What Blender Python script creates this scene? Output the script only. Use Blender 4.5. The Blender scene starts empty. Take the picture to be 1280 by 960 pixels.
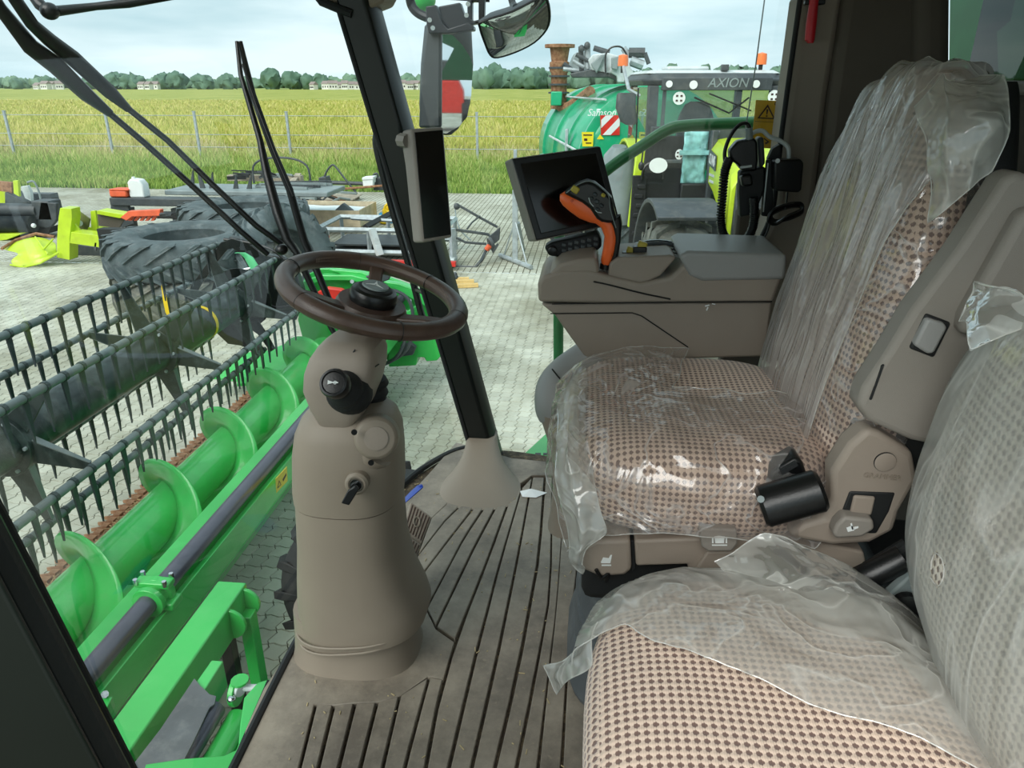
import bpy, bmesh, math, random
from mathutils import Vector, Matrix, noise
from mathutils.bvhtree import BVHTree
random.seed(7)
V=Vector; R=math.radians; PI=math.pi
scn=bpy.context.scene; COL=scn.collection
# ---------------------------------------------------------------- camera
FPX=900.0; TH=math.atan(373/900); PS=R(5.75); CZ=3.1
cd=bpy.data.cameras.new('camera'); cam=bpy.data.objects.new('camera',cd); COL.objects.link(cam)
cam.location=(0,0,CZ); cam.rotation_euler=(PI/2-TH,0,PS)
cd.sensor_fit='HORIZONTAL'; cd.sensor_width=36; cd.lens=36*FPX/1280; cd.clip_start=.02; cd.clip_end=4000
scn.camera=cam
# ---------------------------------------------------------------- sky, sun, exposure
scn.view_settings.view_transform='Standard'; scn.view_settings.look='None'
scn.view_settings.exposure=0.38; scn.view_settings.gamma=1; scn.view_settings.use_curve_mapping=False
w=bpy.data.worlds.new('overcast_sky'); scn.world=w; w.use_nodes=True
nt=w.node_tree; nt.nodes.clear()
def wn(t,**k):
    n=nt.nodes.new(t)
    for a,b in k.items(): setattr(n,a,b)
    return n
tc=wn('ShaderNodeTexCoord'); mp=wn('ShaderNodeMapping'); mp.inputs['Scale'].default_value=(1.6,1.6,9)
n1=wn('ShaderNodeTexNoise'); n1.inputs['Scale'].default_value=1.7; n1.inputs['Detail'].default_value=6; n1.inputs['Roughness'].default_value=.55
cr=wn('ShaderNodeValToRGB'); cr.color_ramp.elements[0].position=.36; cr.color_ramp.elements[1].position=.66
cr.color_ramp.elements[0].color=(.40,.56,.61,1); cr.color_ramp.elements[1].color=(.64,.76,.79,1)
bgn=wn('ShaderNodeBackground'); bgn.inputs['Strength'].default_value=1.15
wo=wn('ShaderNodeOutputWorld'); L=nt.links.new
L(tc.outputs['Generated'],mp.inputs[0]); L(mp.outputs[0],n1.inputs['Vector']); L(n1.outputs['Fac'],cr.inputs[0]); L(cr.outputs[0],bgn.inputs[0]); L(bgn.outputs[0],wo.inputs[0])
sl=bpy.data.lights.new('veiled_sun','SUN'); sl.energy=2.6; sl.angle=R(50); sl.color=(1,.98,.93)
so=bpy.data.objects.new('veiled_sun',sl); COL.objects.link(so)
sd=V((-.45,-.80,.85)).normalized()      # towards the sun
so.rotation_euler=(-sd).to_track_quat('-Z','Y').to_euler()
# ---------------------------------------------------------------- pixel -> point helper (real distances chosen per object)
_s,_c=math.sin(TH),math.cos(TH); _sp,_cp=math.sin(PS),math.cos(PS)
def P(u,v,x=None,y=None,z=None,d=None):
    a=(u-640)/FPX; b=(480-v)/FPX; Y=_c+b*_s
    r=V((a*_cp-Y*_sp, a*_sp+Y*_cp, -_s+b*_c))
    if z is not None: t=(z-CZ)/r.z
    elif x is not None: t=x/r.x
    elif y is not None: t=y/r.y
    else: t=d
    return V((r.x*t,r.y*t,CZ+r.z*t))
# ---------------------------------------------------------------- materials
def srgb(h):
    if isinstance(h,str):
        h=h.lstrip('#'); h=[int(h[i:i+2],16)/255 for i in (0,2,4)]
    return tuple((c/12.92 if c<=.04045 else ((c+.055)/1.055)**2.4) for c in h[:3])
def _new(name):
    m=bpy.data.materials.new(name); m.use_nodes=True; t=m.node_tree
    return m,t,t.nodes['Principled BSDF']
def pm(name,h,rough=.5,metal=0.,var=.12,scale=8,bump=.0,bscale=200,coat=0.,h2=None,spec=.5,dirt=None):
    m,t,p=_new(name); c=srgb(h); N=t.nodes.new; K=t.links.new
    tcn=N('ShaderNodeTexCoord'); nz=N('ShaderNodeTexNoise'); nz.inputs['Scale'].default_value=scale; nz.inputs['Detail'].default_value=5
    K(tcn.outputs['Object'],nz.inputs['Vector'])
    rp=N('ShaderNodeValToRGB'); rp.color_ramp.elements[0].position=.35; rp.color_ramp.elements[1].position=.65
    c2=srgb(h2) if h2 else tuple(min(1,k*(1+var)) for k in c)
    c1=c if h2 else tuple(k*(1-var) for k in c)
    rp.color_ramp.elements[0].color=(*c1,1); rp.color_ramp.elements[1].color=(*c2,1)
    K(nz.outputs['Fac'],rp.inputs[0]); out=rp.outputs[0]
    if dirt:
        dc,amt,ds=dirt; n2=N('ShaderNodeTexNoise'); n2.inputs['Scale'].default_value=ds; n2.inputs['Detail'].default_value=8; n2.inputs['Roughness'].default_value=.7
        K(tcn.outputs['Object'],n2.inputs['Vector']); r2=N('ShaderNodeMapRange'); r2.inputs[1].default_value=.5; r2.inputs[2].default_value=.72; r2.inputs[3].default_value=0; r2.inputs[4].default_value=amt
        K(n2.outputs['Fac'],r2.inputs[0]); mx=N('ShaderNodeMix'); mx.data_type='RGBA'; K(r2.outputs[0],mx.inputs[0]); K(out,mx.inputs[6]); mx.inputs[7].default_value=(*srgb(dc),1); out=mx.outputs[2]
    K(out,p.inputs['Base Color'])
    p.inputs['Roughness'].default_value=rough; p.inputs['Metallic'].default_value=metal
    p.inputs['Specular IOR Level'].default_value=spec; p.inputs['Coat Weight'].default_value=coat
    if bump:
        b=N('ShaderNodeTexNoise'); b.inputs['Scale'].default_value=bscale; b.inputs['Detail'].default_value=3; K(tcn.outputs['Object'],b.inputs['Vector'])
        bp=N('ShaderNodeBump'); bp.inputs['Strength'].default_value=bump; bp.inputs['Distance'].default_value=.01; K(b.outputs['Fac'],bp.inputs['Height']); K(bp.outputs[0],p.inputs['Normal'])
    return m
def emis(name,h,st=1):
    m,t,p=_new(name); p.inputs['Base Color'].default_value=(0,0,0,1); p.inputs['Emission Color'].default_value=(*srgb(h),1); p.inputs['Emission Strength'].default_value=st
    return m
def glass_mat(name,tint=(.93,.97,.95),haze=.0):
    m=bpy.data.materials.new(name); m.use_nodes=True; t=m.node_tree; t.nodes.clear(); N=t.nodes.new; K=t.links.new
    o=N('ShaderNodeOutputMaterial'); tr=N('ShaderNodeBsdfTransparent'); tr.inputs[0].default_value=(*tint,1)
    gl=N('ShaderNodeBsdfGlossy'); gl.inputs['Roughness'].default_value=.02; df=N('ShaderNodeBsdfDiffuse'); df.inputs[0].default_value=(.55,.6,.57,1)
    gm=N('ShaderNodeNewGeometry'); dt=N('ShaderNodeVectorMath'); dt.operation='DOT_PRODUCT'; K(gm.outputs['Normal'],dt.inputs[0]); K(gm.outputs['Incoming'],dt.inputs[1])
    def mth(op,a,b=None):
        n=N('ShaderNodeMath'); n.operation=op
        for i,q in enumerate((a,b)):
            if q is None: continue
            if isinstance(q,(int,float)): n.inputs[i].default_value=q
            else: K(q,n.inputs[i])
        return n.outputs[0]
    fo=mth('ADD',mth('MULTIPLY',mth('POWER',mth('SUBTRACT',1.0,mth('ABSOLUTE',dt.outputs['Value'])),5.0),.9),.05)
    mx=N('ShaderNodeMixShader'); m2=N('ShaderNodeMixShader')
    m2.inputs[0].default_value=haze
    if haze:
        tcn=N('ShaderNodeTexCoord'); nz=N('ShaderNodeTexNoise'); nz.inputs['Scale'].default_value=3.; nz.inputs['Detail'].default_value=6
        K(tcn.outputs['Object'],nz.inputs['Vector']); rr=N('ShaderNodeMapRange'); rr.inputs[1].default_value=.35; rr.inputs[2].default_value=.75; rr.inputs[3].default_value=haze*.3; rr.inputs[4].default_value=haze*1.8
        K(nz.outputs['Fac'],rr.inputs[0]); K(rr.outputs[0],m2.inputs[0])
    K(tr.outputs[0],m2.inputs[1]); K(df.outputs[0],m2.inputs[2]); K(fo,mx.inputs[0]); K(m2.outputs[0],mx.inputs[1]); K(gl.outputs[0],mx.inputs[2]); K(mx.outputs[0],o.inputs[0])
    return m
M={}
M['taupe']=pm('taupe_plastic','#8f8375',.48,var=.05,scale=4,bump=.12,bscale=900,spec=.4)
M['taupe_dk']=pm('dark_taupe_plastic','#968a7e',.5,var=.06,scale=4,bump=.15,bscale=900,spec=.4)
M['taupe_lt']=pm('grey_plastic_lid','#8a8884',.42,var=.06,scale=5,bump=.15,bscale=900)
M['trim']=pm('interior_trim','#91867a',.7,var=.06,scale=3,bump=.1,bscale=700)
M['trim_dk']=pm('rear_trim','#5c544b',.75,var=.08,scale=3,bump=.1,bscale=700)
M['seatgrey']=pm('seat_shell_plastic','#8b857d',.55,var=.05,scale=4,bump=.2,bscale=1000)
M['leather']=pm('brown_leather','#54423a',.34,var=.12,scale=30,bump=.12,bscale=500,spec=.5)
M['blk']=pm('black_plastic','#0f1011',.35,var=.15,scale=20,bump=.05)
M['blkm']=pm('matt_black_plastic','#17191a',.6,var=.2,scale=15,bump=.1,bscale=400)
M['blkgreen']=pm('dark_green_black_paint','#0b1210',.35,var=.2,scale=6)
M['rubber']=pm('black_rubber','#1d1f20',.75,var=.25,scale=12,bump=.1,bscale=200)
M['tyre']=pm('tyre_rubber','#4b5759',.75,var=.2,scale=6,bump=.2,bscale=60,dirt=('#8b9090',.5,5))
M['tyred']=pm('dusty_tyre_rubber','#5c5f58',.85,var=.2,scale=6,bump=.2,bscale=60,dirt=('#a39c8b',.6,4))
M['green']=pm('green_paint','#31ad4b',.32,var=.1,scale=3,coat=.35,bump=.01,dirt=('#7fae7c',.12,6))
M['green_in']=pm('green_paint_worn','#3bb556',.3,var=.08,scale=5,coat=.3,dirt=('#8a9f7c',.16,9))
M['green_rail']=pm('green_rail_paint','#2f7a45',.35,var=.1,scale=8,coat=.2)
M['reel']=pm('dark_grey_green_steel','#1f2a28',.42,var=.25,scale=6,coat=.1,dirt=('#5f6f6c',.4,8))
M['reelbar']=pm('grey_reel_bar_steel','#5c6766',.45,var=.15,scale=10,dirt=('#75705f',.4,8))
M['tine']=pm('grey_tine_plastic','#262f31',.5,var=.2,scale=10)
M['gun']=pm('dark_grey_tube','#555560',.3,metal=.3,var=.08,scale=10)
M['greyplate']=pm('scuffed_grey_rubber','#55595c',.6,var=.15,scale=10,bump=.1,bscale=60,dirt=('#80827f',.5,12))
M['galv']=pm('galvanised_steel','#a9b2b4',.45,metal=.35,var=.15,scale=10,dirt=('#74706a',.4,6))
M['chrome']=pm('chrome','#c9ccce',.15,metal=1,var=.03)
M['mirror']=pm('mirror_glass','#dfe6e8',.02,metal=1,var=0)
M['rust']=pm('rust','#7c5338',.85,var=.25,scale=15,bump=.3,bscale=100,h2='#a27a5a')
M['wood']=pm('pale_wood','#c2b296',.8,var=.15,scale=6,bump=.15,bscale=60,dirt=('#8e8370',.5,5))
M['wood2']=pm('weathered_wood','#9d9484',.85,var=.2,scale=6,bump=.15,bscale=60,dirt=('#6e675c',.5,5))
M['woody']=pm('fresh_wood','#d9b877',.75,var=.15,scale=8)
M['lime']=pm('lime_paint','#bcd62c',.4,var=.08,scale=3,coat=.2,dirt=('#7d8034',.3,8))
M['tank']=pm('tanker_green_paint','#13a171',.3,var=.12,scale=1.5,coat=.3,dirt=('#7fb79c',.45,3))
M['drk']=pm('dark_grey_machine','#3c4245',.5,var=.2,scale=4,dirt=('#7c7a70',.3,6))
M['gry']=pm('mid_grey_paint','#7f8a8a',.5,var=.15,scale=4)
M['lgry']=pm('light_grey_paint','#c4cccc',.5,var=.1,scale=4,dirt=('#7a7565',.45,7))
M['white']=pm('white_plastic','#e4e8e6',.5,var=.04,scale=4)
M['paper']=pm('white_paper','#f2f4f4',.7,var=.02,scale=4)
M['red']=pm('red_plastic','#c8202c',.4,var=.1,scale=6)
M['redp']=pm('red_paint','#d03026',.4,var=.12,scale=6)
M['orange']=pm('orange_plastic','#ff6c2c',.38,var=.05,scale=8,coat=.15,bump=.03,bscale=500)
M['orangep']=pm('orange_paint','#e0613a',.5,var=.12,scale=6)
M['yellow']=pm('yellow_plastic','#e6c318',.5,var=.1,scale=6)
M['sticker']=pm('yellow_sticker','#d9a612',.45,var=.05,scale=10)
M['stickerb']=pm('bright_yellow_sticker','#f0dc28',.45,var=.05,scale=10)
M['stink']=pm('sticker_print','#3a1d12',.6,var=.05)
M['knob']=pm('gold_button','#b8a63c',.5,var=.05)
M['blue']=pm('blue_plastic','#1f3f9a',.3,var=.1,scale=8,coat=.2)
M['bluebag']=pm('blue_bag','#2f9bc8',.5,var=.2,scale=9)
M['scr']=pm('black_screen','#0a0a0b',.12,var=.05,spec=.5)
M['tglass']=glass_mat('tractor_glass',(.55,.72,.72),.06)
M['glass']=glass_mat('windscreen_glass',(.97,.99,.985),.018)
M['sglass']=glass_mat('side_glass',(.96,.985,.98),.012)
M['cloth']=pm('white_sheet','#dfe8ea',.7,var=.05,bump=.2,bscale=15)
M['amber']=pm('amber_lens','#ef7a3c',.3,var=.05)
M['belt']=pm('belt_webbing','#3a312c',.7,var=.1,bump=.2,bscale=500)
M['shrink']=pm('grey_lid_plastic','#969694',.45,var=.05,scale=3,bump=.1,bscale=800)
M['teal']=pm('teal_glass_reflection','#7fb5b3',.4,var=.3,scale=9,bump=.3,bscale=30)  # bluish reflection on the tractor's lower glass, put into an opaque colour
# ---------------------------------------------------------------- geometry builders: each returns (verts, faces)
def G(*gs):
    vs=[];fs=[]
    for v,f in gs:
        o=len(vs); vs+=[V(p) for p in v]; fs+=[tuple(i+o for i in q) for q in f]
    return vs,fs
def box(c,s,rot=None):
    c=V(c); m=rot if rot is not None else Matrix.Identity(3)
    v=[c+m@V((x*s[0]/2,y*s[1]/2,z*s[2]/2)) for x in (-1,1) for y in (-1,1) for z in (-1,1)]
    return v,[(0,1,3,2),(4,6,7,5),(0,4,5,1),(2,3,7,6),(0,2,6,4),(1,5,7,3)]
def rz(a): return Matrix.Rotation(a,3,'Z')
def ry(a): return Matrix.Rotation(a,3,'Y')
def rx(a): return Matrix.Rotation(a,3,'X')
def smoothline(pts,k=6,closed=False):
    pts=[V(p) for p in pts]; n=len(pts); out=[]
    rng=n if closed else n-1
    for i in range(rng):
        g=(lambda j: pts[j%n]) if closed else (lambda j: pts[max(0,min(n-1,j))])
        a,b,c_,d=g(i-1),g(i),g(i+1),g(i+2)
        for j in range(k):
            t=j/k; out.append(.5*((2*b)+(c_-a)*t+(2*a-5*b+4*c_-d)*t*t+(3*b-a-3*c_+d)*t*t*t))
    if not closed: out.append(pts[-1])
    return out
def tube(pts,r,n=10,closed=False,caps=True,flat=None):
    pts=[V(p) for p in pts]; m=len(pts); rs=r if isinstance(r,(list,tuple)) else [r]*m
    vs=[];fs=[]; up=None
    for i,p in enumerate(pts):
        if closed: t=(pts[(i+1)%m]-pts[i-1]).normalized()
        else: t=(pts[min(i+1,m-1)]-pts[max(i-1,0)]).normalized()
        if up is None:
            up=V((0,0,1)) if abs(t.z)<.9 else V((0,1,0))
        a=(up-t*up.dot(t)).normalized(); b=t.cross(a); up=a
        fl=flat or (1,1)
        for k in range(n):
            q=2*PI*k/n; vs.append(p+(a*math.cos(q)*fl[0]+b*math.sin(q)*fl[1])*rs[i])
    for i in range(m if closed else m-1):
        j=(i+1)%m
        for k in range(n):
            l=(k+1)%n; fs.append((i*n+k,i*n+l,j*n+l,j*n+k))
    if caps and not closed: fs.append(tuple(range(n))[::-1]); fs.append(tuple((m-1)*n+k for k in range(n)))
    return vs,fs
def cyl(a,b,r,n=16,r2=None): return tube([a,b],[r,r2 if r2 is not None else r],n)
def lathe(prof,o,axis=(0,0,1),n=24,caps=True):
    q=V((0,0,1)).rotation_difference(V(axis)).to_matrix(); o=V(o); vs=[];fs=[]; m=len(prof)
    for r_,h in prof:
        for k in range(n):
            a=2*PI*k/n; vs.append(o+q@V((r_*math.cos(a),r_*math.sin(a),h)))
    for i in range(m-1):
        for k in range(n):
            l=(k+1)%n; fs.append((i*n+k,i*n+l,(i+1)*n+l,(i+1)*n+k))
    if caps: fs.append(tuple(range(n))[::-1]); fs.append(tuple((m-1)*n+k for k in range(n)))
    return vs,fs
def prism(pts,vec):
    pts=[V(p) for p in pts]; vec=V(vec); n=len(pts)
    vs=pts+[p+vec for p in pts]
    return vs,[tuple(range(n)),tuple(range(2*n-1,n-1,-1))]+[(i,i+n,(i+1)%n+n,(i+1)%n) for i in range(n)]
def loft(rings,caps=True,closed=True):
    n=len(rings[0]); vs=[V(p) for r_ in rings for p in r_]; fs=[]
    for i in range(len(rings)-1):
        for k in range(n if closed else n-1):
            l=(k+1)%n; fs.append((i*n+k,i*n+l,(i+1)*n+l,(i+1)*n+k))
    if caps: fs.append(tuple(range(n))[::-1]); fs.append(tuple((len(rings)-1)*n+k for k in range(n)))
    return vs,fs
def sring(c,rx_,ry_,n=28,e=2.5,ax=None,tilt=None):
    out=[]; c=V(c); m=tilt if tilt is not None else Matrix.Identity(3)
    for k in range(n):
        a=2*PI*k/n; C,S=math.cos(a),math.sin(a)
        out.append(c+m@V((rx_*math.copysign(abs(C)**(2/e),C),ry_*math.copysign(abs(S)**(2/e),S),0)))
    return out
def grid(fn,nu,nv,closed_u=False):
    vs=[fn(i/(nu if closed_u else nu-1),j/(nv-1)) for j in range(nv) for i in range(nu)]; fs=[]
    for j in range(nv-1):
        for i in range(nu if closed_u else nu-1):
            k=(i+1)%nu; fs.append((j*nu+i,j*nu+k,(j+1)*nu+k,(j+1)*nu+i))
    return vs,fs
def ell(c,r_,rot=None,n=16,m=10,e=2.0):
    c=V(c); q=rot if rot is not None else Matrix.Identity(3); vs=[];fs=[]
    sg=lambda x,p: math.copysign(abs(x)**p,x)
    for j in range(1,m):
        b=PI*j/m-PI/2
        for k in range(n):
            a=2*PI*k/n
            vs.append(c+q@V((r_[0]*sg(math.cos(b),2/e)*sg(math.cos(a),2/e),r_[1]*sg(math.cos(b),2/e)*sg(math.sin(a),2/e),r_[2]*sg(math.sin(b),2/e))))
    for j in range(m-2):
        for k in range(n):
            l=(k+1)%n; fs.append((j*n+k,j*n+l,(j+1)*n+l,(j+1)*n+k))
    vs.append(c+q@V((0,0,-r_[2]))); vs.append(c+q@V((0,0,r_[2]))); B_,T_=len(vs)-2,len(vs)-1
    for k in range(n):
        l=(k+1)%n; fs.append((B_,l,k)); fs.append(((m-2)*n+k,(m-2)*n+l,T_))
    return vs,fs
def xf(g,m=None,t=(0,0,0)):
    t=V(t); return [ (m@V(p) if m is not None else V(p))+t for p in g[0]],g[1]
# ---------------------------------------------------------------- object makers
ORG={}
def base(name,loc=(0,0,0)):
    o=bpy.data.objects.new(name,None); o.empty_display_size=.1; COL.objects.link(o); o.location=loc; ORG[o.name]=V(loc); return o
def thing(name,label,cat,loc,group=None):
    o=base(name,loc); o['label']=label; o['category']=cat
    if group:o['group']=group
    return o
def tag(o,label,cat,group=None,kind=None):
    o['label']=label; o['category']=cat
    if group:o['group']=group
    if kind:o['kind']=kind
    return o
def mk(name,g,mat,parent=None,bev=0,seg=2,ang=35,solid=0,sub=0,smooth=True,uv=None,kind=None,label=None):
    vs,fs=g; me=bpy.data.meshes.new(name)
    if parent is not None: org=ORG[parent.name]
    else:
        lo=V((min(p[0] for p in vs),min(p[1] for p in vs),min(p[2] for p in vs))); hi=V((max(p[0] for p in vs),max(p[1] for p in vs),max(p[2] for p in vs)))
        org=V(((lo.x+hi.x)/2,(lo.y+hi.y)/2,lo.z))
    me.from_pydata([tuple(V(p)-org) for p in vs],[],fs)
    bm=bmesh.new(); bm.from_mesh(me); bmesh.ops.recalc_face_normals(bm,faces=bm.faces)
    if uv:
        ul=bm.loops.layers.uv.new('UVMap')
        for f in bm.faces:
            nn=f.normal
            for l in f.loops:
                p=l.vert.co+org; a=[abs(k) for k in nn]
                if uv=='box':
                    q=(p.x,p.y) if a[2]>=max(a[0],a[1]) else ((p.x,p.z) if a[1]>=a[0] else (p.y,p.z))
                else: q=uv(p,nn)
                l[ul].uv=q
    bm.to_mesh(me); bm.free()
    if smooth:
        me.polygons.foreach_set('use_smooth',[True]*len(me.polygons)); me.set_sharp_from_angle(angle=R(ang))
    me.materials.append(mat)
    o=bpy.data.objects.new(name,me); COL.objects.link(o)
    if parent is not None: o.parent=parent
    else: o.location=org
    ORG[o.name]=org
    if bev:
        b=o.modifiers.new('bevel','BEVEL'); b.width=bev; b.segments=seg; b.limit_method='ANGLE'; b.angle_limit=R(ang); b.harden_normals=False
    if solid:
        s_=o.modifiers.new('solidify','SOLIDIFY'); s_.thickness=solid; s_.offset=0
    if sub:
        s_=o.modifiers.new('sub','SUBSURF'); s_.levels=sub; s_.render_levels=sub
    if kind:o['kind']=kind
    if label:o['label']=label
    return o
def struct(name,g,mat,parent=None,**k):
    o=mk(name,g,mat,parent,**k)
    if parent is None:o['kind']='structure'
    return o
def dup(o,delta,parent=None,rotz=None):
    c=o.copy(); COL.objects.link(c); c.parent=parent
    if parent is None: c.location=V(o.location)+V(delta); ORG[c.name]=c.location.copy()
    if rotz is not None: c.rotation_euler.z=rotz
    for ch in list(o.children): dup(ch,(0,0,0),c)
    return c
def text(name,s,size,o,xdir,ydir,mat,parent,depth=.0005,shear=0,align='CENTER'):
    cu=bpy.data.curves.new(name,'FONT'); cu.body=s; cu.size=size; cu.extrude=depth; cu.shear=shear; cu.align_x=align; cu.align_y='CENTER'; cu.resolution_u=3
    t=bpy.data.objects.new(name,cu); COL.objects.link(t); dg=bpy.context.evaluated_depsgraph_get(); me=bpy.data.meshes.new_from_object(t.evaluated_get(dg))
    x=V(xdir).normalized(); y=V(ydir); y=(y-x*y.dot(x)).normalized(); zz=x.cross(y); m=Matrix((x,y,zz)).transposed(); o=V(o)
    vs=[o+m@v.co for v in me.vertices]; fs=[tuple(p.vertices) for p in me.polygons]
    bpy.data.objects.remove(t); bpy.data.curves.remove(cu)
    return mk(name,(vs,fs),mat,parent,smooth=False)
# ================================================================ LAND
def nodes_mat(name): 
    m,t,p=_new(name); return m,t,p,t.nodes.new,t.links.new
# pavers: colour per stone from its grid cell
PSZ=.12
def paver_mat(name,joints):
    m,t,p,N,K=nodes_mat(name); geo=N('ShaderNodeNewGeometry')
    sc=N('ShaderNodeVectorMath'); sc.operation='DIVIDE'; sc.inputs[1].default_value=(PSZ,PSZ,1e6); K(geo.outputs['Position'],sc.inputs[0])
    fl=N('ShaderNodeVectorMath'); fl.operation='FLOOR'; K(sc.outputs[0],fl.inputs[0])
    wnz=N('ShaderNodeTexWhiteNoise'); wnz.noise_dimensions='3D'; K(fl.outputs[0],wnz.inputs['Vector'])
    big=N('ShaderNodeTexNoise'); big.inputs['Scale'].default_value=.55; big.inputs['Detail'].default_value=8; big.inputs['Roughness'].default_value=.65; K(geo.outputs['Position'],big.inputs['Vector'])
    r=N('ShaderNodeValToRGB'); r.color_ramp.elements[0].position=.38; r.color_ramp.elements[1].position=.62
    r.color_ramp.elements[0].color=(*srgb('#989784'),1); r.color_ramp.elements[1].color=(*srgb('#c8c9ba'),1); K(big.outputs['Fac'],r.inputs[0])
    mr=N('ShaderNodeMapRange'); mr.inputs[3].default_value=.86; mr.inputs[4].default_value=1.1; K(wnz.outputs['Value'],mr.inputs[0])
    mx=N('ShaderNodeVectorMath'); mx.operation='SCALE'; K(r.outputs[0],mx.inputs[0]); K(mr.outputs[0],mx.inputs['Scale']); col=mx.outputs[0]
    fn=N('ShaderNodeTexNoise'); fn.inputs['Scale'].default_value=60; K(geo.outputs['Position'],fn.inputs['Vector'])
    bp=N('ShaderNodeBump'); bp.inputs['Strength'].default_value=.25; bp.inputs['Distance'].default_value=.004; K(fn.outputs['Fac'],bp.inputs['Height']); K(bp.outputs[0],p.inputs['Normal'])
    if joints:
        fr=N('ShaderNodeVectorMath'); fr.operation='FRACTION'; K(sc.outputs[0],fr.inputs[0]); sx=N('ShaderNodeSeparateXYZ'); K(fr.outputs[0],sx.inputs[0])
        def edge(o):
            a=N('ShaderNodeMath'); a.operation='PINGPONG'; a.inputs[1].default_value=.5; K(o,a.inputs[0]); b=N('ShaderNodeMath'); b.operation='LESS_THAN'; b.inputs[1].default_value=.075; K(a.outputs[0],b.inputs[0]); return b.outputs[0]
        mm=N('ShaderNodeMath'); mm.operation='MAXIMUM'; K(edge(sx.outputs[0]),mm.inputs[0]); K(edge(sx.outputs[1]),mm.inputs[1])
        mc=N('ShaderNodeMix'); mc.data_type='RGBA'; K(mm.outputs[0],mc.inputs[0]); K(col,mc.inputs[6]); mc.inputs[7].default_value=(*srgb('#5a5644'),1); col=mc.outputs[2]
    K(col,p.inputs['Base Color']); p.inputs['Roughness'].default_value=.85
    return m
M['paver']=paver_mat('concrete_paver',False); M['paverfar']=paver_mat('concrete_paving_far',True)
M['sand']=pm('joint_sand','#4c4837',.95,var=.25,scale=8,bump=.3,bscale=80)
def project(p):
    q=cam.matrix_world_inv@p; return 640+FPX*q.x/-q.z,480-FPX*q.y/-q.z,-q.z
MI=(Matrix.Translation((0,0,CZ))@cam.rotation_euler.to_matrix().to_4x4()).inverted()
def project(p):
    q=MI@V(p); 
    if q.z>-.05: return None
    return 640+FPX*q.x/-q.z,480-FPX*q.y/-q.z,-q.z
def paver_outline(ins):
    h=PSZ/2; pts=[]
    wv=lambda t: {0:0,.18:-.0155,.5:0,.82:.0155,1:0}[t]      # long slant, short step back
    wh=lambda t: {0:0,.25:.009,.5:0,.75:-.009,1:0}[t]
    for t in (0,.25,.75): pts.append((-h+t*PSZ,-h+wh(t)))
    for t in (0,.18,.82): pts.append((h+wv(t),-h+t*PSZ))
    for t in (1,.75,.25): pts.append((-h+t*PSZ,h+wh(t)))
    for t in (1,.82,.18): pts.append((-h+wv(t),-h+t*PSZ))
    k=(h-ins)/h
    return [(x*k,y*k) for x,y in pts]
def paver_geo():
    a=paver_outline(.0048); b=paver_outline(.0018); n=len(a)
    vs=[(x,y,0) for x,y in a]+[(x,y,-.012) for x,y in b]
    return vs,[tuple(range(n))]+[(n+i,n+(i+1)%n,(i+1)%n,i) for i in range(n)]
ground=struct('ground',([(-30,-4,-.012),(14,-4,-.012),(14,12.6,-.012),(-30,12.6,-.012)],[(0,1,2,3)]),M['sand'])
far=struct('ground_paving',([(-40,12.6,0),(20,12.6,0),(20,22.9,0),(-40,22.9,0)],[(0,1,2,3)]),M['paverfar'])
pg=paver_geo(); pme=bpy.data.meshes.new('paver'); pme.from_pydata(pg[0],[],pg[1]); pme.materials.append(M['paver'])
cells=[]
for j in range(int(1.5/PSZ),int(12.6/PSZ)):
    for i in range(-140,40):
        c=((i+.5)*PSZ,(j+.5)*PSZ,0); q=project(c)
        if q is None: continue
        if -260<q[0]<1040 and 190<q[1]<1080: cells.append((q[2],c,q))
cells.sort(key=lambda t:t[0])
rr=random.Random(3); single=0; jv=[];jf=[]
for d_,c,q in cells:
    dz=-rr.random()*.004; t=(rr.uniform(-.012,.012),rr.uniform(-.012,.012))
    infr=0<q[0]<720 and 350<q[1]<960 and not (370<q[0]<500 and q[1]>500) and not(q[0]<360 and q[1]>700-.0*q[0] and q[0]<240)
    if single<300 and infr:
        o=bpy.data.objects.new('paver',pme); COL.objects.link(o); o.parent=ground; o.location=(c[0]-ground.location.x,c[1]-ground.location.y,-ground.location.z+dz); o.rotation_euler=(t[0],t[1],0); single+=1
    else:
        o_=len(jv)
        jv+=[(x+c[0],y+c[1],z+dz+x*t[0]+y*t[1]) for x,y,z in pg[0]]; jf+=[tuple(k+o_ for k in f) for f in pg[1]]
me=bpy.data.meshes.new('paver_field'); me.from_pydata([(a-ground.location.x,b-ground.location.y,c-ground.location.z) for a,b,c in jv],[],jf); me.materials.append(M['paver'])
o=bpy.data.objects.new('paver_surface',me); COL.objects.link(o); o.parent=ground; o['kind']='stuff'
struct('ground_side',([(14,-4,-.02),(90,-4,-.02),(90,23,-.02),(14,23,-.02)],[(0,1,2,3)]),M['paverfar'])
struct('ground_rear',([(-60,-60,-.02),(40,-60,-.02),(40,-4,-.02),(-60,-4,-.02)],[(0,1,2,3)]),M['paverfar'])
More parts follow.
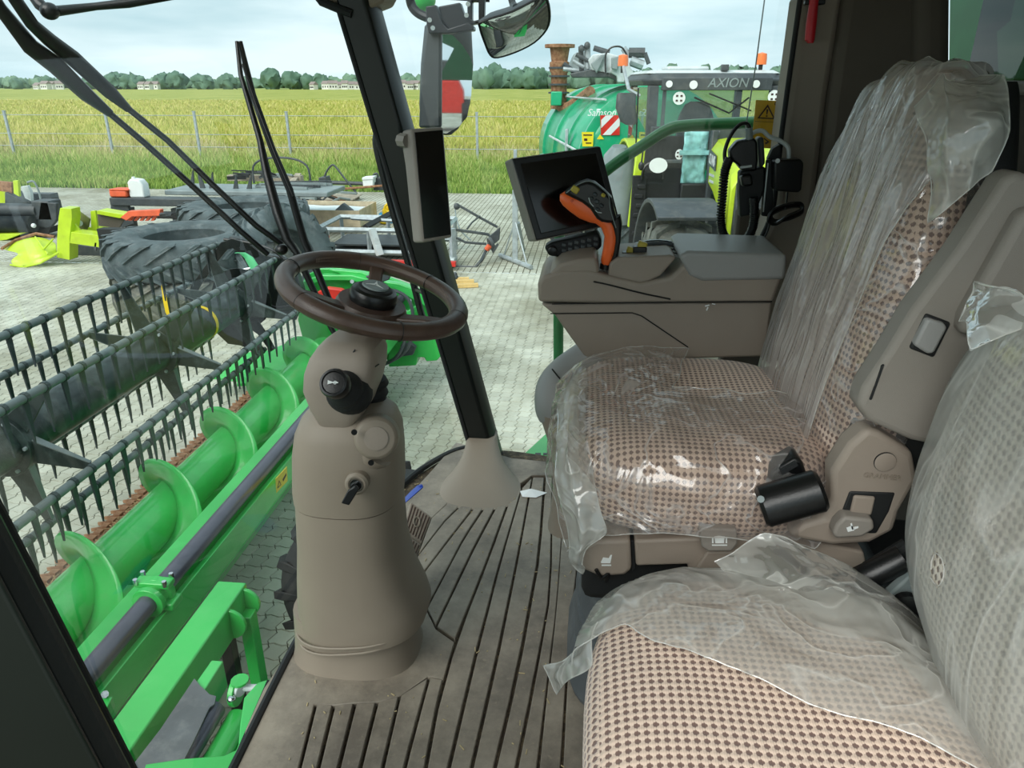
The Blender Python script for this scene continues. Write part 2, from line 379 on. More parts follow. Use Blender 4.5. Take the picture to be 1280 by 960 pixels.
# field
def field_mat():
    m,t,p,N,K=nodes_mat('crop_field'); geo=N('ShaderNodeNewGeometry'); sx=N('ShaderNodeSeparateXYZ'); K(geo.outputs['Position'],sx.inputs[0])
    nz=N('ShaderNodeTexNoise'); nz.inputs['Scale'].default_value=.12; nz.inputs['Detail'].default_value=9; nz.inputs['Roughness'].default_value=.75
    mp=N('ShaderNodeMapping'); mp.inputs['Scale'].default_value=(1,.35,1); K(geo.outputs['Position'],mp.inputs[0]); K(mp.outputs[0],nz.inputs['Vector'])
    r=N('ShaderNodeValToRGB'); r.color_ramp.elements[0].position=.36; r.color_ramp.elements[1].position=.62
    r.color_ramp.elements[0].color=(*srgb('#84913f'),1); r.color_ramp.elements[1].color=(*srgb('#acac5e'),1); K(nz.outputs['Fac'],r.inputs[0])
    f=N('ShaderNodeTexNoise'); f.inputs['Scale'].default_value=4; f.inputs['Detail'].default_value=6; f.inputs['Roughness'].default_value=.8; m2=N('ShaderNodeMapping'); m2.inputs['Scale'].default_value=(1,.25,1); K(geo.outputs['Position'],m2.inputs[0]); K(m2.outputs[0],f.inputs['Vector'])
    mr=N('ShaderNodeMapRange'); mr.inputs[1].default_value=.3; mr.inputs[2].default_value=.7; mr.inputs[3].default_value=.7; mr.inputs[4].default_value=1.2; K(f.outputs['Fac'],mr.inputs[0])
    s=N('ShaderNodeVectorMath'); s.operation='SCALE'; K(r.outputs[0],s.inputs[0]); K(mr.outputs[0],s.inputs['Scale']); K(s.outputs[0],p.inputs['Base Color'])
    p.inputs['Roughness'].default_value=.9; p.inputs['Specular IOR Level'].default_value=.1
    return m
M['field']=field_mat()
M['verge']=pm('verge_soil','#6b6f3c',.95,var=.3,scale=2)
struct('ground_verge',([(-60,22.9,.0),(30,22.9,.0),(40,34,.25),(-80,34,.25)],[(0,1,2,3)]),M['verge'])
struct('ground_field',([(-80,34,.45),(40,34,.45),(600,620,.2),(-900,620,.2)],[(0,1,2,3)]),M['field'])
M['hill']=pm('far_hill_grass','#8c9a5a',.95,var=.2,scale=.01)
struct('ground_hill',([(-1200,620,0),(800,620,0),(900,1100,12),(-1500,1100,12),(900,1500,8),(-1500,1500,8)],[(0,1,2,3),(3,2,4,5)]),M['hill'])
def blade_mat(name,stops):
    m,t,p,N,K=nodes_mat(name); at=N('ShaderNodeAttribute'); at.attribute_name='tone'
    r=N('ShaderNodeValToRGB'); e=r.color_ramp.elements; e[0].position=0; e[0].color=(*srgb(stops[0]),1); e[1].position=1; e[1].color=(*srgb(stops[-1]),1)
    for i,c in enumerate(stops[1:-1]):
        k=e.new((i+1)/(len(stops)-1)); k.color=(*srgb(c),1)
    K(at.outputs['Fac'],r.inputs[0]); K(r.outputs[0],p.inputs['Base Color']); p.inputs['Roughness'].default_value=.7; p.inputs['Specular IOR Level'].default_value=.2
    return m
M['blade']=blade_mat('grass_blades',['#5c7a36','#86a24a','#aab069','#c9bb8c'])
M['ear']=blade_mat('crop_ears',['#80903f','#9ea650','#b5b060','#cac284'])
def blades(name,n,y0,y1,fx,hz,wd,zb,mat,label,tone,seed):
    r=random.Random(seed); vs=[];fs=[];tn=[]
    for i in range(n):
        y=y0+(y1-y0)*(r.random()**1.4); xl,xr=fx(y); x=r.uniform(xl,xr)
        cl=noise.noise(V((x*.5,y*.5,seed)))
        h=hz(y)*(.6+.7*r.random())*(1+.5*cl); w_=wd*(.6+.8*r.random())*(y/28); a=r.uniform(-.6,.6); lx=r.gauss(0,.28)*h; ly=r.gauss(0,.2)*h
        z=zb(y); o_=len(vs); dx,dy=math.cos(a)*w_/2,math.sin(a)*w_/2
        vs+=[(x-dx,y-dy,z),(x+dx,y+dy,z),(x+lx*.4+dx*.7,y+ly*.4,z+h*.6),(x+lx*.4-dx*.7,y+ly*.4,z+h*.6),(x+lx,y+ly,z+h)]
        fs+=[(o_,o_+1,o_+2,o_+3),(o_+3,o_+2,o_+4)]; tv=max(0,min(1,tone(x,y,cl)+r.gauss(0,.16))); tn+=[tv-.1,tv-.1,tv,tv,tv+.12]
    me=bpy.data.meshes.new(name); me.from_pydata(vs,[],fs); at=me.attributes.new('tone','FLOAT','POINT'); at.data.foreach_set('value',tn); me.materials.append(mat)
    o=bpy.data.objects.new(name,me); COL.objects.link(o); tag(o,label,'grass' if 'grass' in name else 'crop',kind='stuff'); return o
fxv=lambda y:(-1.02*y-3,.42*y+1)

blades('verge_grass',75000,22.7,34,fxv,lambda y:.22+.045*(y-22.7),.045,lambda y:.0,M['blade'],'tall green grass growing along the edge of the paved yard',lambda x,y,c:.22+max(0,(y-26.5))*.09+.3*c,5)
blades('crop',80000,33,130,fxv,lambda y:.45,.06,lambda y:.4,M['ear'],'yellow green cereal crop filling the field behind the grass',lambda x,y,c:.5+.35*c,9)
# weeds edge: debris clods handled by blades. trees and houses at the horizon
M['tree']=pm('far_tree_leaves','#5c7a63',.9,var=.2,scale=.12,h2='#769078')
M['tree2']=pm('far_tree_leaves_dark','#4d6a58',.9,var=.2,scale=.1,h2='#678570')
M['hwall']=pm('house_wall','#d9d8d2',.8,var=.1,scale=.1); M['hroof']=pm('house_roof','#8d7f7a',.8,var=.15,scale=.1)
def crown(c,r_,h,seed,n=14,m=9):
    v,f=ell((c[0],c[1],c[2]+h/2),(r_,r_,h/2),n=n,m=m,e=2.3)
    return [p+V((noise.noise(p*.21+V((seed,0,0))),noise.noise(p*.23),noise.noise(p*.31+V((0,seed,0)))))*r_*.5+V((noise.noise(p*.9),noise.noise(p*.8+V((9,0,0))),noise.noise(p*.85+V((0,5,0)))))*r_*.16 for p in v],f
rt=random.Random(11)
def band(name,u0,u1,y,vt,label,mat,dens=1.0,seed=1):
    gs=[]; x0=P(u0,107,y=y).x; x1=P(u1,107,y=y).x; x=x0; r=random.Random(seed)
    while x<x1:
        h=(107-vt)/FPX*y*1.05+3.1; h*=r.uniform(.72,1.08); rad=r.uniform(3.5,6.5)*dens
        gs.append(crown((x,y+r.uniform(-10,25),-.5),rad*1.3,h,r.random()*50)); x+=rad*r.uniform(.8,1.3)
    o=mk(name,G(*gs),mat,ang=80); tag(o,label,'trees',kind='stuff'); return o
band('woodland',596,684,640,85,'dense green woodland on the horizon left of the slurry tanker',M['tree2'],seed=4)
band('tree_line',-40,440,660,98,'long hedge line of trees along the far edge of the field',M['tree'],seed=5)
band('tree_line',436,545,800,95,'far tree line behind the houses beside the cab pillar',M['tree'],seed=6)
band('tree_line',684,1010,640,88,'trees on the horizon behind the tractor roof',M['tree2'],seed=7)
ORD=['leftmost','second','third','fourth','fifth','sixth','seventh','eighth','ninth','tenth','eleventh','twelfth','thirteenth','fourteenth','fifteenth','sixteenth','seventeenth','eighteenth','nineteenth','twentieth','twenty-first','rightmost']
for ti,(u,h,r_) in enumerate([(20,9,5),(60,10,6),(110,8,6),(146,13,8),(158,12,8),(170,11,7),(205,12,7),(222,13,8),(255,12,8),(285,12,7),(340,15,7),(366,13,7),(386,12,6),(402,12,6)]):
    p=P(u,107,y=620); g=crown((p.x,620,0),r_,h,u*.3,18,12); t=thing('broadleaf_tree',ORD[ti]+('' if ti==0 else ' from the left')+' of the round trees before the far hedge','tree',(p.x,620,0),'round trees along the far hedge'); mk('crown',g,M['tree2'],t,ang=80); mk('trunk',cyl((p.x,620,-.3),(p.x,620,h*.4),.5,6),M['wood2'],t)
def house(u,v,y,w_,h,a,i):
    p=P(u,v,y=y); p.z=.1; t=thing('house',ORD[i]+('' if i in (0,21) else ' from the left')+' of the small pale far houses beyond the field','house',(p.x,y,p.z),'far houses')
    m=rz(a); f=lambda q: V((p.x,y,p.z))+m@V(q)
    mk('wall',box((p.x,y,p.z+h/2),(w_,5,h),m),M['hwall'],t)
    mk('roof',prism([f((-w_/2-.3,-3,h)),f((-w_/2-.3,3,h)),f((-w_/2-.3,0,h+2.2))],m@V((w_+.6,0,0))),M['hroof'],t)
    for k in (-.3,0,.3): mk('window',box(f((w_*k,-2.53,h*.5)),(.9,.1,1.2),m),M['blk'],t)
hr=random.Random(2)
hs=[(48,109),(58,110),(66,108),(75,109),(178,107),(186,106),(193,107),(392,107),(409,106),(416,107),(424,105),(431,107),(440,106),(449,107),(458,104),(462,106),(503,108),(507,106),(512,108),(517,107),(522,108),(494,107)]
for i,(u,v) in enumerate(sorted(hs)): house(u,v,(578 if i%2 else 597)+hr.random()*6,hr.uniform(4.0,7.5),hr.uniform(3,5),hr.uniform(-.5,.5),i)
# fence
fr=[]
for u,vb,vt in [(-120,199,140),(20,200,142),(143,200,143),(252,203,143),(365,206,144),(478,206,145),(597,205,144),(715,205,143)]:
    b=P(u,vb,y=30.5) ; b=V((b.x,30.5,0)); fr.append(b)
for i,b in enumerate(fr):
    if i in (0,5,7): continue
    t=thing('fence_post',['grey fence post outside the left edge of the windscreen view','grey fence post above the corrugated grey hose','grey fence post above the bright green tool frame','grey fence post above the big tractor tyres','grey fence post just right of the tall wiper blade','grey fence post hidden beside the front cab pillar','grey fence post right of the door mirror','grey fence post behind the slurry tanker'][i],'post',b)
    mk('post',box((b.x,b.y,1.05),(.09,.09,2.1)),M['galv'],t); mk('cap',box((b.x,b.y,2.11),(.11,.11,.03)),M['galv'],t)
wr=thing('fence_wire','thin wires strung between the grey field fence posts','fence',(fr[0].x,30.5,0))
for z in (.7,1.2,1.95): mk('wire',tube([p+V((0,0,z)) for p in fr],.012,4),M['galv'],wr)
# ================================================================ CAB SHELL
ZF=1.82
def PLN(u,v,a,n):
    a=V(a); n=V(n); r=P(u,v,d=1)-V((0,0,CZ)); t=(a-V((0,0,CZ))).dot(n)/r.dot(n); return V((0,0,CZ))+r*t
def floor_mat():
    m,t,p,N,K=nodes_mat('rubber_floor_mat'); tcn=N('ShaderNodeTexCoord')
    a=N('ShaderNodeTexNoise'); a.inputs['Scale'].default_value=5; a.inputs['Detail'].default_value=9; a.inputs['Roughness'].default_value=.7; K(tcn.outputs['Object'],a.inputs['Vector'])
    r=N('ShaderNodeValToRGB'); e=r.color_ramp.elements; e[0].position=.35; e[0].color=(*srgb('#6a6157'),1); e[1].position=.62; e[1].color=(*srgb('#9c9182'),1); K(a.outputs['Fac'],r.inputs[0])
    b=N('ShaderNodeTexNoise'); b.inputs['Scale'].default_value=70; b.inputs['Detail'].default_value=4; K(tcn.outputs['Object'],b.inputs['Vector'])
    q=N('ShaderNodeMapRange'); q.inputs[1].default_value=.62; q.inputs[2].default_value=.72; q.inputs[4].default_value=.5; K(b.outputs['Fac'],q.inputs[0])
    mx=N('ShaderNodeMix'); mx.data_type='RGBA'; K(q.outputs[0],mx.inputs[0]); K(r.outputs[0],mx.inputs[6]); mx.inputs[7].default_value=(*srgb('#9a8f7c'),1)
    K(mx.outputs[2],p.inputs['Base Color']); p.inputs['Roughness'].default_value=.55
    bp=N('ShaderNodeBump'); bp.inputs['Strength'].default_value=.3; bp.inputs['Distance'].default_value=.003; K(b.outputs['Fac'],bp.inputs['Height']); K(bp.outputs[0],p.inputs['Normal'])
    return m
M['mat']=floor_mat(); M['groove']=pm('groove_dirt','#4d4337',.9,var=.35,scale=40,bump=.4,bscale=300,dirt=('#8d7c5e',.8,60))
edge=[(-.655,.3),(-.66,.7),(-.668,1.0),(-.675,1.39),(-.655,1.8),(-.60,2.12),(-.50,2.34),(-.40,2.43),(-.25,2.44),(-.05,2.40),(.92,2.38),(.92,.3)]
es=[V((a,b,0)) for a,b in edge]; es=smoothline(es[:10],4)+es[10:]
flo=struct('floor',prism([V((p.x,p.y,ZF-.012)) for p in es],(0,0,-.07)),M['groove'],bev=.006)
struct('floor_platform',prism([V((p.x*.97+.01,p.y*.99,ZF-.085)) for p in es],(0,0,-.12)),M['blkm'])
def cp(x,y): return (320+x/2,480+y/2)
gl=[[(515,268),(478,300),(440,335)],[(545,272),(470,345),(405,430)],[(568,280),(490,380),(410,485)],[(592,278),(520,385),(428,560)],[(617,276),(545,410),(450,607)],
    [(641,270),(580,440),(500,640),(455,800),(425,960),(392,1160)],[(665,262),(610,450),(550,680),(483,960),(440,1160)],[(690,235),(655,430),(600,700),(540,960),(500,1160)],
    [(722,235),(708,430),(655,720),(598,960),(562,1160)],[(742,235),(738,520),(702,720),(652,960),(618,1160)],[(770,300),(752,560),(728,760),(706,960),(684,1160)],[(805,440),(786,600),(774,760),(764,960),(752,1160)],[(850,440),(835,600),(830,760),(825,960),(820,1160)]]
hl=[[(150,800),(110,960),(60,1160)],[(195,805),(157,960),(110,1160)],[(248,800),(208,960),(165,1160)],[(303,798),(262,960),(220,1160)],[(360,782),(318,960),(278,1160)],[(432,735),(372,960),(335,1160)]]
def pol(l,t):
    a=[P(*cp(*q),z=ZF) for q in l]; L_=[0]
    for i in range(1,len(a)): L_.append(L_[-1]+(a[i]-a[i-1]).length)
    s=t*L_[-1]
    for i in range(1,len(a)):
        if s<=L_[i]+1e-9:
            k=(s-L_[i-1])/(L_[i]-L_[i-1]); return a[i-1].lerp(a[i],k)
    return a[-1]
def rib(l,r_,k=9,gap=.0038):
    A=[];B_=[]
    for i in range(k):
        a,b=pol(l,i/(k-1)),pol(r_,i/(k-1)); d=(b-a); w_=d.length; d.normalize(); A.append(a+d*min(gap,w_*.3)); B_.append(b-d*min(gap,w_*.3))
    up=V((0,0,.003)); dn=V((0,0,-.0125)); vs=[];fs=[]
    for a,b in zip(A,B_): vs+=[a+dn,a+up,b+up,b+dn]
    for i in range(k-1):
        for q in range(3): fs.append((i*4+q,i*4+q+1,i*4+q+5,i*4+q+4))
    fs+=[(0,1,2,3),((k-1)*4,(k-1)*4+3,(k-1)*4+2,(k-1)*4+1)]
    mk('floor_rib',(vs,fs),M['mat'],flo,bev=.002,seg=1)
for i in range(len(gl)-1): rib(gl[i],gl[i+1] if i!=4 else gl[5][:3])
for i in range(len(hl)-1): rib(hl[i],hl[i+1])
rib(hl[-1],[(470,742),(455,800),(425,960),(392,1160)])
# smooth surround of the mat
def patch(px,nm='floor_border'):
    mk(nm,prism([P(*cp(*q),z=ZF+.003) for q in px],(0,0,-.015)),M['mat'],flo,bev=.002,seg=1)
patch([(145,800),(195,803),(248,797),(303,795),(360,779),(430,730),(468,738),(496,645),(449,612),(425,563),(406,487),(400,432),(436,338),(512,266),(545,269),(590,272),(640,262),(690,228),(722,228),(744,228),(765,228),(740,195),(640,185),(500,145),(440,215),(380,280),(330,300),(250,330),(160,500),(140,560),(110,610),(60,700),(20,760),(-25,860),(-50,960),(-65,1160),(55,1160),(106,960)])
mk('floor_border',prism([P(*cp(768,228),z=ZF+.003),P(*cp(772,300),z=ZF+.003),P(*cp(805,436),z=ZF+.003),P(*cp(830,760),z=ZF+.003),P(*cp(825,1160),z=ZF+.003),V((.9,.35,ZF+.003)),V((.9,2.36,ZF+.003)),V((-.03,2.37,ZF+.003))],(0,0,-.015)),M['mat'],flo)
# crumbs and straw on the mat
cb=random.Random(5); gs=[]
for i in range(260):
    x,y=cb.uniform(-.6,.1),cb.uniform(.7,2.2); a=cb.uniform(0,PI); l=cb.choice((.003,.005,.012))*cb.uniform(.6,1.3)
    if (x+.5)**2/.03+(y-1.38)**2/.03<1: continue
    gs.append(box((x,y,ZF+.0045),(l,.0018,.0015),rz(a)))
o=mk('straw_crumbs',G(*gs),pm('straw','#b7a57d',.8,var=.2)); tag(o,'scattered straw crumbs lying on the ribbed cab floor mat','crumbs',kind='stuff')
# rubber lip round the mat
struct('trim_1',tube([V((p.x,p.y,ZF+.0)) for p in es[3:30]],.011,8),M['blkm'])
# windscreen
def wsx(y):   # plan curve at floor level
    k=smooth_ws; 
    for i in range(len(k)-1):
        if k[i].y<=y<=k[i+1].y: t=(y-k[i].y)/(k[i+1].y-k[i].y); return k[i].x+(k[i+1].x-k[i].x)*t
    return k[-1].x
smooth_ws=smoothline([V((-.47,.60,0)),V((-.60,.76,0)),V((-.69,1.08,0)),V((-.71,1.4,0)),V((-.69,1.75,0)),V((-.62,2.08,0)),V((-.42,2.385,0))],6)
def wsf(u,v):
    p=smooth_ws[int(round(u*(len(smooth_ws)-1)))]; z=1.70+v*1.70
    e=math.sin(PI*u)
    return V((p.x-.30*v-(.05*e)*math.sin(PI*v*.9)-.06*e*v,p.y-.04*v*(u-.5)*2,z))
wf=grid(wsf,len(smooth_ws),14); struct('window_1',wf,M['glass'])
struct('window_2',([(-.36,2.41,1.78),(.56,2.36,1.78),(.58,2.26,3.42),(-.66,2.34,3.42)],[(0,1,2,3)]),M['sglass'])
# pillars
t=base('pillar_front_right',(-.34,2.37,1.86)); t['kind']='structure'
b0=P(604,545,y=2.37); b1=P(452,14,y=2.24); dirp=(b0-b1).normalized()
sec=[(-.050,-.05),(.030,-.05),(.050,-.02),(.050,.05),(-.050,.05)]
rg=[[c_+V((x*s,y*s,0)) for x,y in sec] for c_,s in ((b0-(b1-b0)*.12,.95),(b0,.95),(b0.lerp(b1,.5),.98),(b1,1.0),(b1+(b1-b0)*.2,1.05))]
mk('pillar_tube',loft(rg),M['blkgreen'],t,bev=.008)
mk('window_seal',tube([b0+V((-.05,-.045,0)),b1+V((-.052,-.045,0))],.008,8),M['rubber'],t)
b2=P(600,612,z=ZF)
def boot(h):
    c=b2.lerp(b0+(b1-b0).normalized()*.015,h); k=(1-h)**2.2
    return sring(c,.056+.085*k,.062+.07*k,24,2.6)
mk('pillar_boot',loft([boot(h/10) for h in range(11)]),M['taupe'],t,bev=.004)
t=base('pillar_front_left',(-.45,.6,1.7)); t['kind']='structure'
XF=lambda y,z:-1.0167*y+(3.1-.7*y-z)*.186
rg=[[V((XF(.60,z),.60,z)),V((XF(.56,z)-.004,.56,z)),V((XF(.52,z)-.03,.52,z)),V((XF(.45,z)-.015,.45,z)),V((XF(.38,z)-.03,.38,z)),V((XF(.3,z)-.02,.3,z)),V((XF(.3,z)-.25,.3,z)),V((XF(.6,z)-.12,.56,z))] for z in (1.6,2.1,2.6,3.1,3.45)]
mk('pillar_tube',loft(rg),M['blkgreen'],t,bev=.006)
for k,(dx,yy,r_) in enumerate(((-.018,.50,.009),(-.022,.415,.010),(-.002,.598,.007),(-.02,.345,.012))): mk('door_seal',tube([V((XF(yy,z)+dx,yy,z)) for z in (1.6,2.5,3.45)],r_,8),M['rubber'],t)
struct('trim_2',prism([P(394,-14,y=2.2),P(396,0,y=2.2),P(418,7,y=2.2),P(438,12,y=2.2),P(460,11,y=2.2),P(478,4,y=2.2),P(487,-14,y=2.2)],(0,.12,0)),M['taupe'],bev=.006)
mk('rubber_edge',tube([P(392,-12,y=2.19),P(402,2,y=2.19),P(424,11,y=2.19),P(440,17,y=2.19)],.012,8),M['rubber'],bpy.data.objects['trim_2'])
# roof, walls
struct('ceiling',G(box((.05,1.35,3.42),(2.0,2.1,.05))),pm('headliner','#b5ab9c',.9,var=.04),bev=.01)
# right rear pillar trim and panels
def wallp(px,y,dy,name,mat,bev=.012,**k): return struct(name,prism([P(u,v,y=y) for u,v in px],(0,dy,0)),mat,bev=bev,**k)
wallp([(1003,-14),(1058,-14),(1036,120),(1020,250),(1012,330),(1008,420),(905,420),(930,345),(946,308),(960,282),(968,258),(972,225),(978,167),(985,115),(993,60)],2.14,.14,'wall_right_pillar',M['trim'],bev=.02)
mk('window_seal',tube([P(1002,-14,y=2.13),P(984,115,y=2.13),P(977,167,y=2.13),P(971,225,y=2.13),P(967,258,y=2.13),P(959,282,y=2.13),P(929,345,y=2.13)],.007,8),M['rubber'],bpy.data.objects['wall_right_pillar'])
wallp([(1060,-20),(1180,-20),(1168,60),(1168,420),(1012,420),(1014,330),(1024,250),(1040,120)],2.10,.12,'wall_right',M['trim_dk'],bev=.02)

struct('wall_right_corner',prism([P(1148,-20,y=2.06),P(1192,-20,y=2.06),P(1188,420,y=2.06),P(1142,420,y=2.06)],(0,.1,0)),M['trim_dk'],bev=.03,seg=3)
struct('wall_right_lower',box((.74,2.30,2.28),(.56,.05,.95)),M['trim_dk'],bev=.01)
XB=.98
struct('trim_4',box((1.0,2.19,2.42),(.10,.26,1.24)),M['trim_dk'],bev=.01)
zs=P(1240,104,x=XB).z
struct('wall_back',G(box((XB+.03,1.25,(1.75+zs)/2),(.06,1.9,zs-1.75)),box((XB+.03,1.25,3.42),(.06,1.9,.06))),M['trim_dk'])
struct('trim_3',box((XB-.02,1.25,zs-.01),(.06,1.9,.03)),M['seatgrey'],bev=.008)
M['rearglass']=glass_mat('rear_window_glass',(.10,.17,.11),.02)
struct('window_3',box((XB+.02,1.25,(zs+3.4)/2),(.006,1.9,3.4-zs)),M['rearglass'])
# green grain tank wall seen through the rear window
t=thing('grain_tank','green grain tank wall showing through the tinted rear window','machine',(2.2,1.6,1.6))
mk('tank_wall',box((2.2,.7,2.7),(1.2,2.8,2.4)),pm('tank_green','#3f6b38',.5,var=.1),t,bev=.03)
mk('frame_post',prism([P(1188,-30,x=1.4),P(1232,-30,x=1.4),P(1252,-10,x=1.4),P(1244,26,x=1.4),P(1228,40,x=1.4),P(1230,110,x=1.4),P(1186,110,x=1.4)],(.05,0,0)),pm('green_post','#124a2a',.5),t)
# hammer
t=thing('emergency_hammer','red emergency hammer clipped to the dark pillar beside the side window','hammer',P(1016,30,y=2.12))
mk('handle',loft([sring(P(u,v,y=2.115),r_,.012,12,2.5) for u,v,r_ in ((1013,54,.006),(1012,50,.012),(1014,30,.013),(1017,5,.011),(1019,-15,.010))]),M['red'],t)
mk('clip',box(P(1018,3,y=2.13),(.05,.02,.012)),M['blk'],t,bev=.003)
# ================================================================ outside mirrors, wiper, rails
def pprism(px,y,dy,name,mat,par=None,bev=.004,**k): return mk(name,prism([P(u,v,y=y) for u,v in px],(0,dy,0)),mat,par,bev=bev,**k)
t=thing('door_mirror','tall grey-backed wing mirror with black bracket beyond the front cab pillar','mirror',P(560,85,y=3.2))
Ym=3.2
hs_=[]
def mring(v,ul,ur,dep):
    a=P(ul,v,y=Ym);b=P(ur,v,y=Ym); c=(a+b)/2; r_=(b-a).length/2
    return sring(c,max(.02,(r_-.037)/.68),.05 if r_>.03 else .03,24,3.2,tilt=rz(R(47)))
mk('housing',loft([mring(v,a,b,d) for v,a,b,d in ((18,560,575,.02),(24,535,588,.06),(34,528,593,.09),(80,524,595,.10),(130,522,591,.09),(150,523,584,.08),(162,530,576,.05),(168,540,566,.02))]),M['drk'],t,bev=0)
pprism([(533,26),(551,26),(551,160),(523,160),(526,90)],Ym-.17,.05,'side_cover',M['drk'],t,bev=.01)
gn=V((.55,-.83,-.02)).normalized(); ga=P(571,100,y=Ym-.095)
gp=[(552,42),(566,44),(578,56),(588,72),(591,82),(589,120),(584,146),(574,158),(558,167),(551,166)]
gn=V((.755,-.655,-.014)).normalized(); gc=P(571,100,y=Ym-.085); mk('mirror_glass',prism([PLN(u,v,gc,gn) for u,v in gp],gn*-.004),M['mirror'],t)
br=thing('mirror_bracket','black bolted steel bracket above the tall wing mirror','bracket',P(565,20,y=3.0))
pprism([(532,8),(545,6),(552,28),(560,36),(585,28),(592,33),(592,38),(560,42),(536,42),(533,30)],3.0,.06,'bracket_plate',M['blk'],br)
pprism([(548,8),(575,3),(580,18),(592,26),(600,24),(602,28),(580,33),(562,38),(553,26)],3.02,.05,'bracket_arm',M['blk'],br)
pprism([(584,-6),(606,-6),(605,26),(598,28),(598,2),(590,2),(590,26),(584,24)],3.03,.04,'bracket_fork',M['blk'],br)
for u,v in ((537,25),(541,35),(583,19),(585,5)): mk('bolt',cyl(P(u,v,y=2.99),P(u,v,y=3.01),.009,8),M['chrome'],br)
mk('tube_arm',tube(smoothline([P(510,-20,y=3.1),P(514,5,y=3.1),P(522,16,y=3.1),P(534,22,y=3.1)]),.018,10),M['blk'],br)
mk('green_cap',ell(P(530,-2,y=3.3),(.05,.05,.05)),M['green'],br)
mk('top_rail',tube([P(500,-10,y=3.1),P(560,-3,y=3.1),P(612,0,y=3.1)],.008,8),M['blk'],br)
t=thing('wide_angle_mirror','small rounded wide angle mirror hanging from a stalk at the top','mirror',P(645,35,y=2.9))
mpx=[(603,26),(640,14),(676,-4),(684,0),(687,20),(683,36),(668,52),(645,64),(622,71),(613,68),(607,55),(600,34)]
mc=P(645,34,y=2.9); mn=V((.10,-.77,-.63)).normalized()
ring0=[PLN(p.x,p.y,mc,mn) for p in smoothline([V((a,b,0)) for a,b in mpx],3,closed=True)]
cc=sum(ring0,V())/len(ring0)
mk('shell',loft([[p for p in ring0],[cc+(p-cc)*1.02-mn*.012 for p in ring0],[cc+(p-cc)*.75-mn*.06 for p in ring0],[cc+(p-cc)*.3-mn*.075 for p in ring0]]),M['drk'],t)
rings=[[cc+(p-cc)*s+mn*(.004+.022*(1-s*s)) for p in ring0] for s in (.965,.8,.6,.4,.2,.03)]
mk('mirror_glass',loft(rings),M['mirror'],t,ang=60)
mk('rim',tube([p+mn*.002 for p in ring0],.005,6,closed=True),M['blk'],t)
mk('stalk',tube([PLN(645,16,mc,mn)-mn*.03,P(641,5,y=2.95),P(634,-20,y=2.95)],.013,8),M['drk'],t)
# handle outside pillar
o=mk('grab_handle',tube(smoothline([P(476,160,y=2.5),P(471,168,y=2.5),P(472,190,y=2.5),P(490,260,y=2.5),P(512,335,y=2.5),P(526,390,y=2.5),P(532,402,y=2.5)]),.013,10),M['blk']); [mk('standoff',cyl(P(u,v,y=2.5),P(u+10,v+4,y=2.34),.008,8),M['blk'],o) for u,v in ((473,180),(520,362))]; tag(o,'slim black vertical handle outside just left of the front cab pillar','handle')
# wiper
t=thing('windscreen_wiper','large black parallel-arm windscreen wiper outside the glass','wiper',P(345,340,d=1.9))
def wl(px,r_,name,d0=1.75,d1=2.05,mat='blk',flat=None):
    n=len(px); mk(name,tube([P(u,v,d=d0+(d1-d0)*i/(n-1)) for i,(u,v) in enumerate(px)],r_,8,flat=flat),M[mat],t,ang=50)
wl([(-20,-22),(0,10),(38,58),(70,82),(108,118),(138,142)],[.013,.014,.019,.021,.018,.010],'wiper_arm',1.5,1.8)
wl([(10,-14),(40,30),(62,50),(90,72),(138,116),(160,136)],[.013,.014,.017,.020,.018,.010],'wiper_arm',1.52,1.82)
wl([(135,140),(180,178),(240,232),(300,288),(335,318)],.008,'arm_rod',1.8,2.0); wl([(158,134),(210,176),(265,230),(320,282),(352,305)],.008,'arm_rod',1.82,2.0)
wl([(300,52),(316,119),(341,188),(362,237),(380,300),(430,420),(474,520)],[.007,.010,.010,.011,.012,.010,.007],'blade_rubber',1.95,2.15)
wl([(296,52),(301,94),(312,131),(325,175),(334,219),(347,266),(359,300),(372,318)],[.005,.007,.008,.009,.013,.015,.013,.009],'blade_bridge',1.94,1.98)
wl([(303,80),(320,130),(345,195),(366,245)],[.003,.004,.004,.003],'blade_frame',1.94,1.99)
wl([(370,316),(386,350),(414,410),(450,470),(480,520)],[.011,.010,.008,.006,.005],'blade_bridge',1.98,2.12)
mk('pivot',ell(P(352,312,d=1.98),(.018,.018,.015)),M['blk'],t)
t=thing('roof_wiper_motor_arm','black jointed wiper drive arm crossing the top left of the windscreen','wiper',P(60,10,d=1.6))
def wl2(px,r_,name,d0,d1):
    n=len(px); mk(name,tube([P(u,v,d=d0+(d1-d0)*i/(n-1)) for i,(u,v) in enumerate(px)],r_,8),M['blk'],t,ang=50)
wl2([(36,-14),(50,6),(62,16)],[.012,.013,.011],'drive_link',1.6,1.6); wl2([(58,16),(70,14),(120,8),(160,4),(200,-2),(240,-8)],[.013,.011,.008,.010,.008,.006],'drive_rod',1.6,1.7)
mk('joint',ell(P(62,14,d=1.6),(.02,.02,.018)),M['blk'],t)
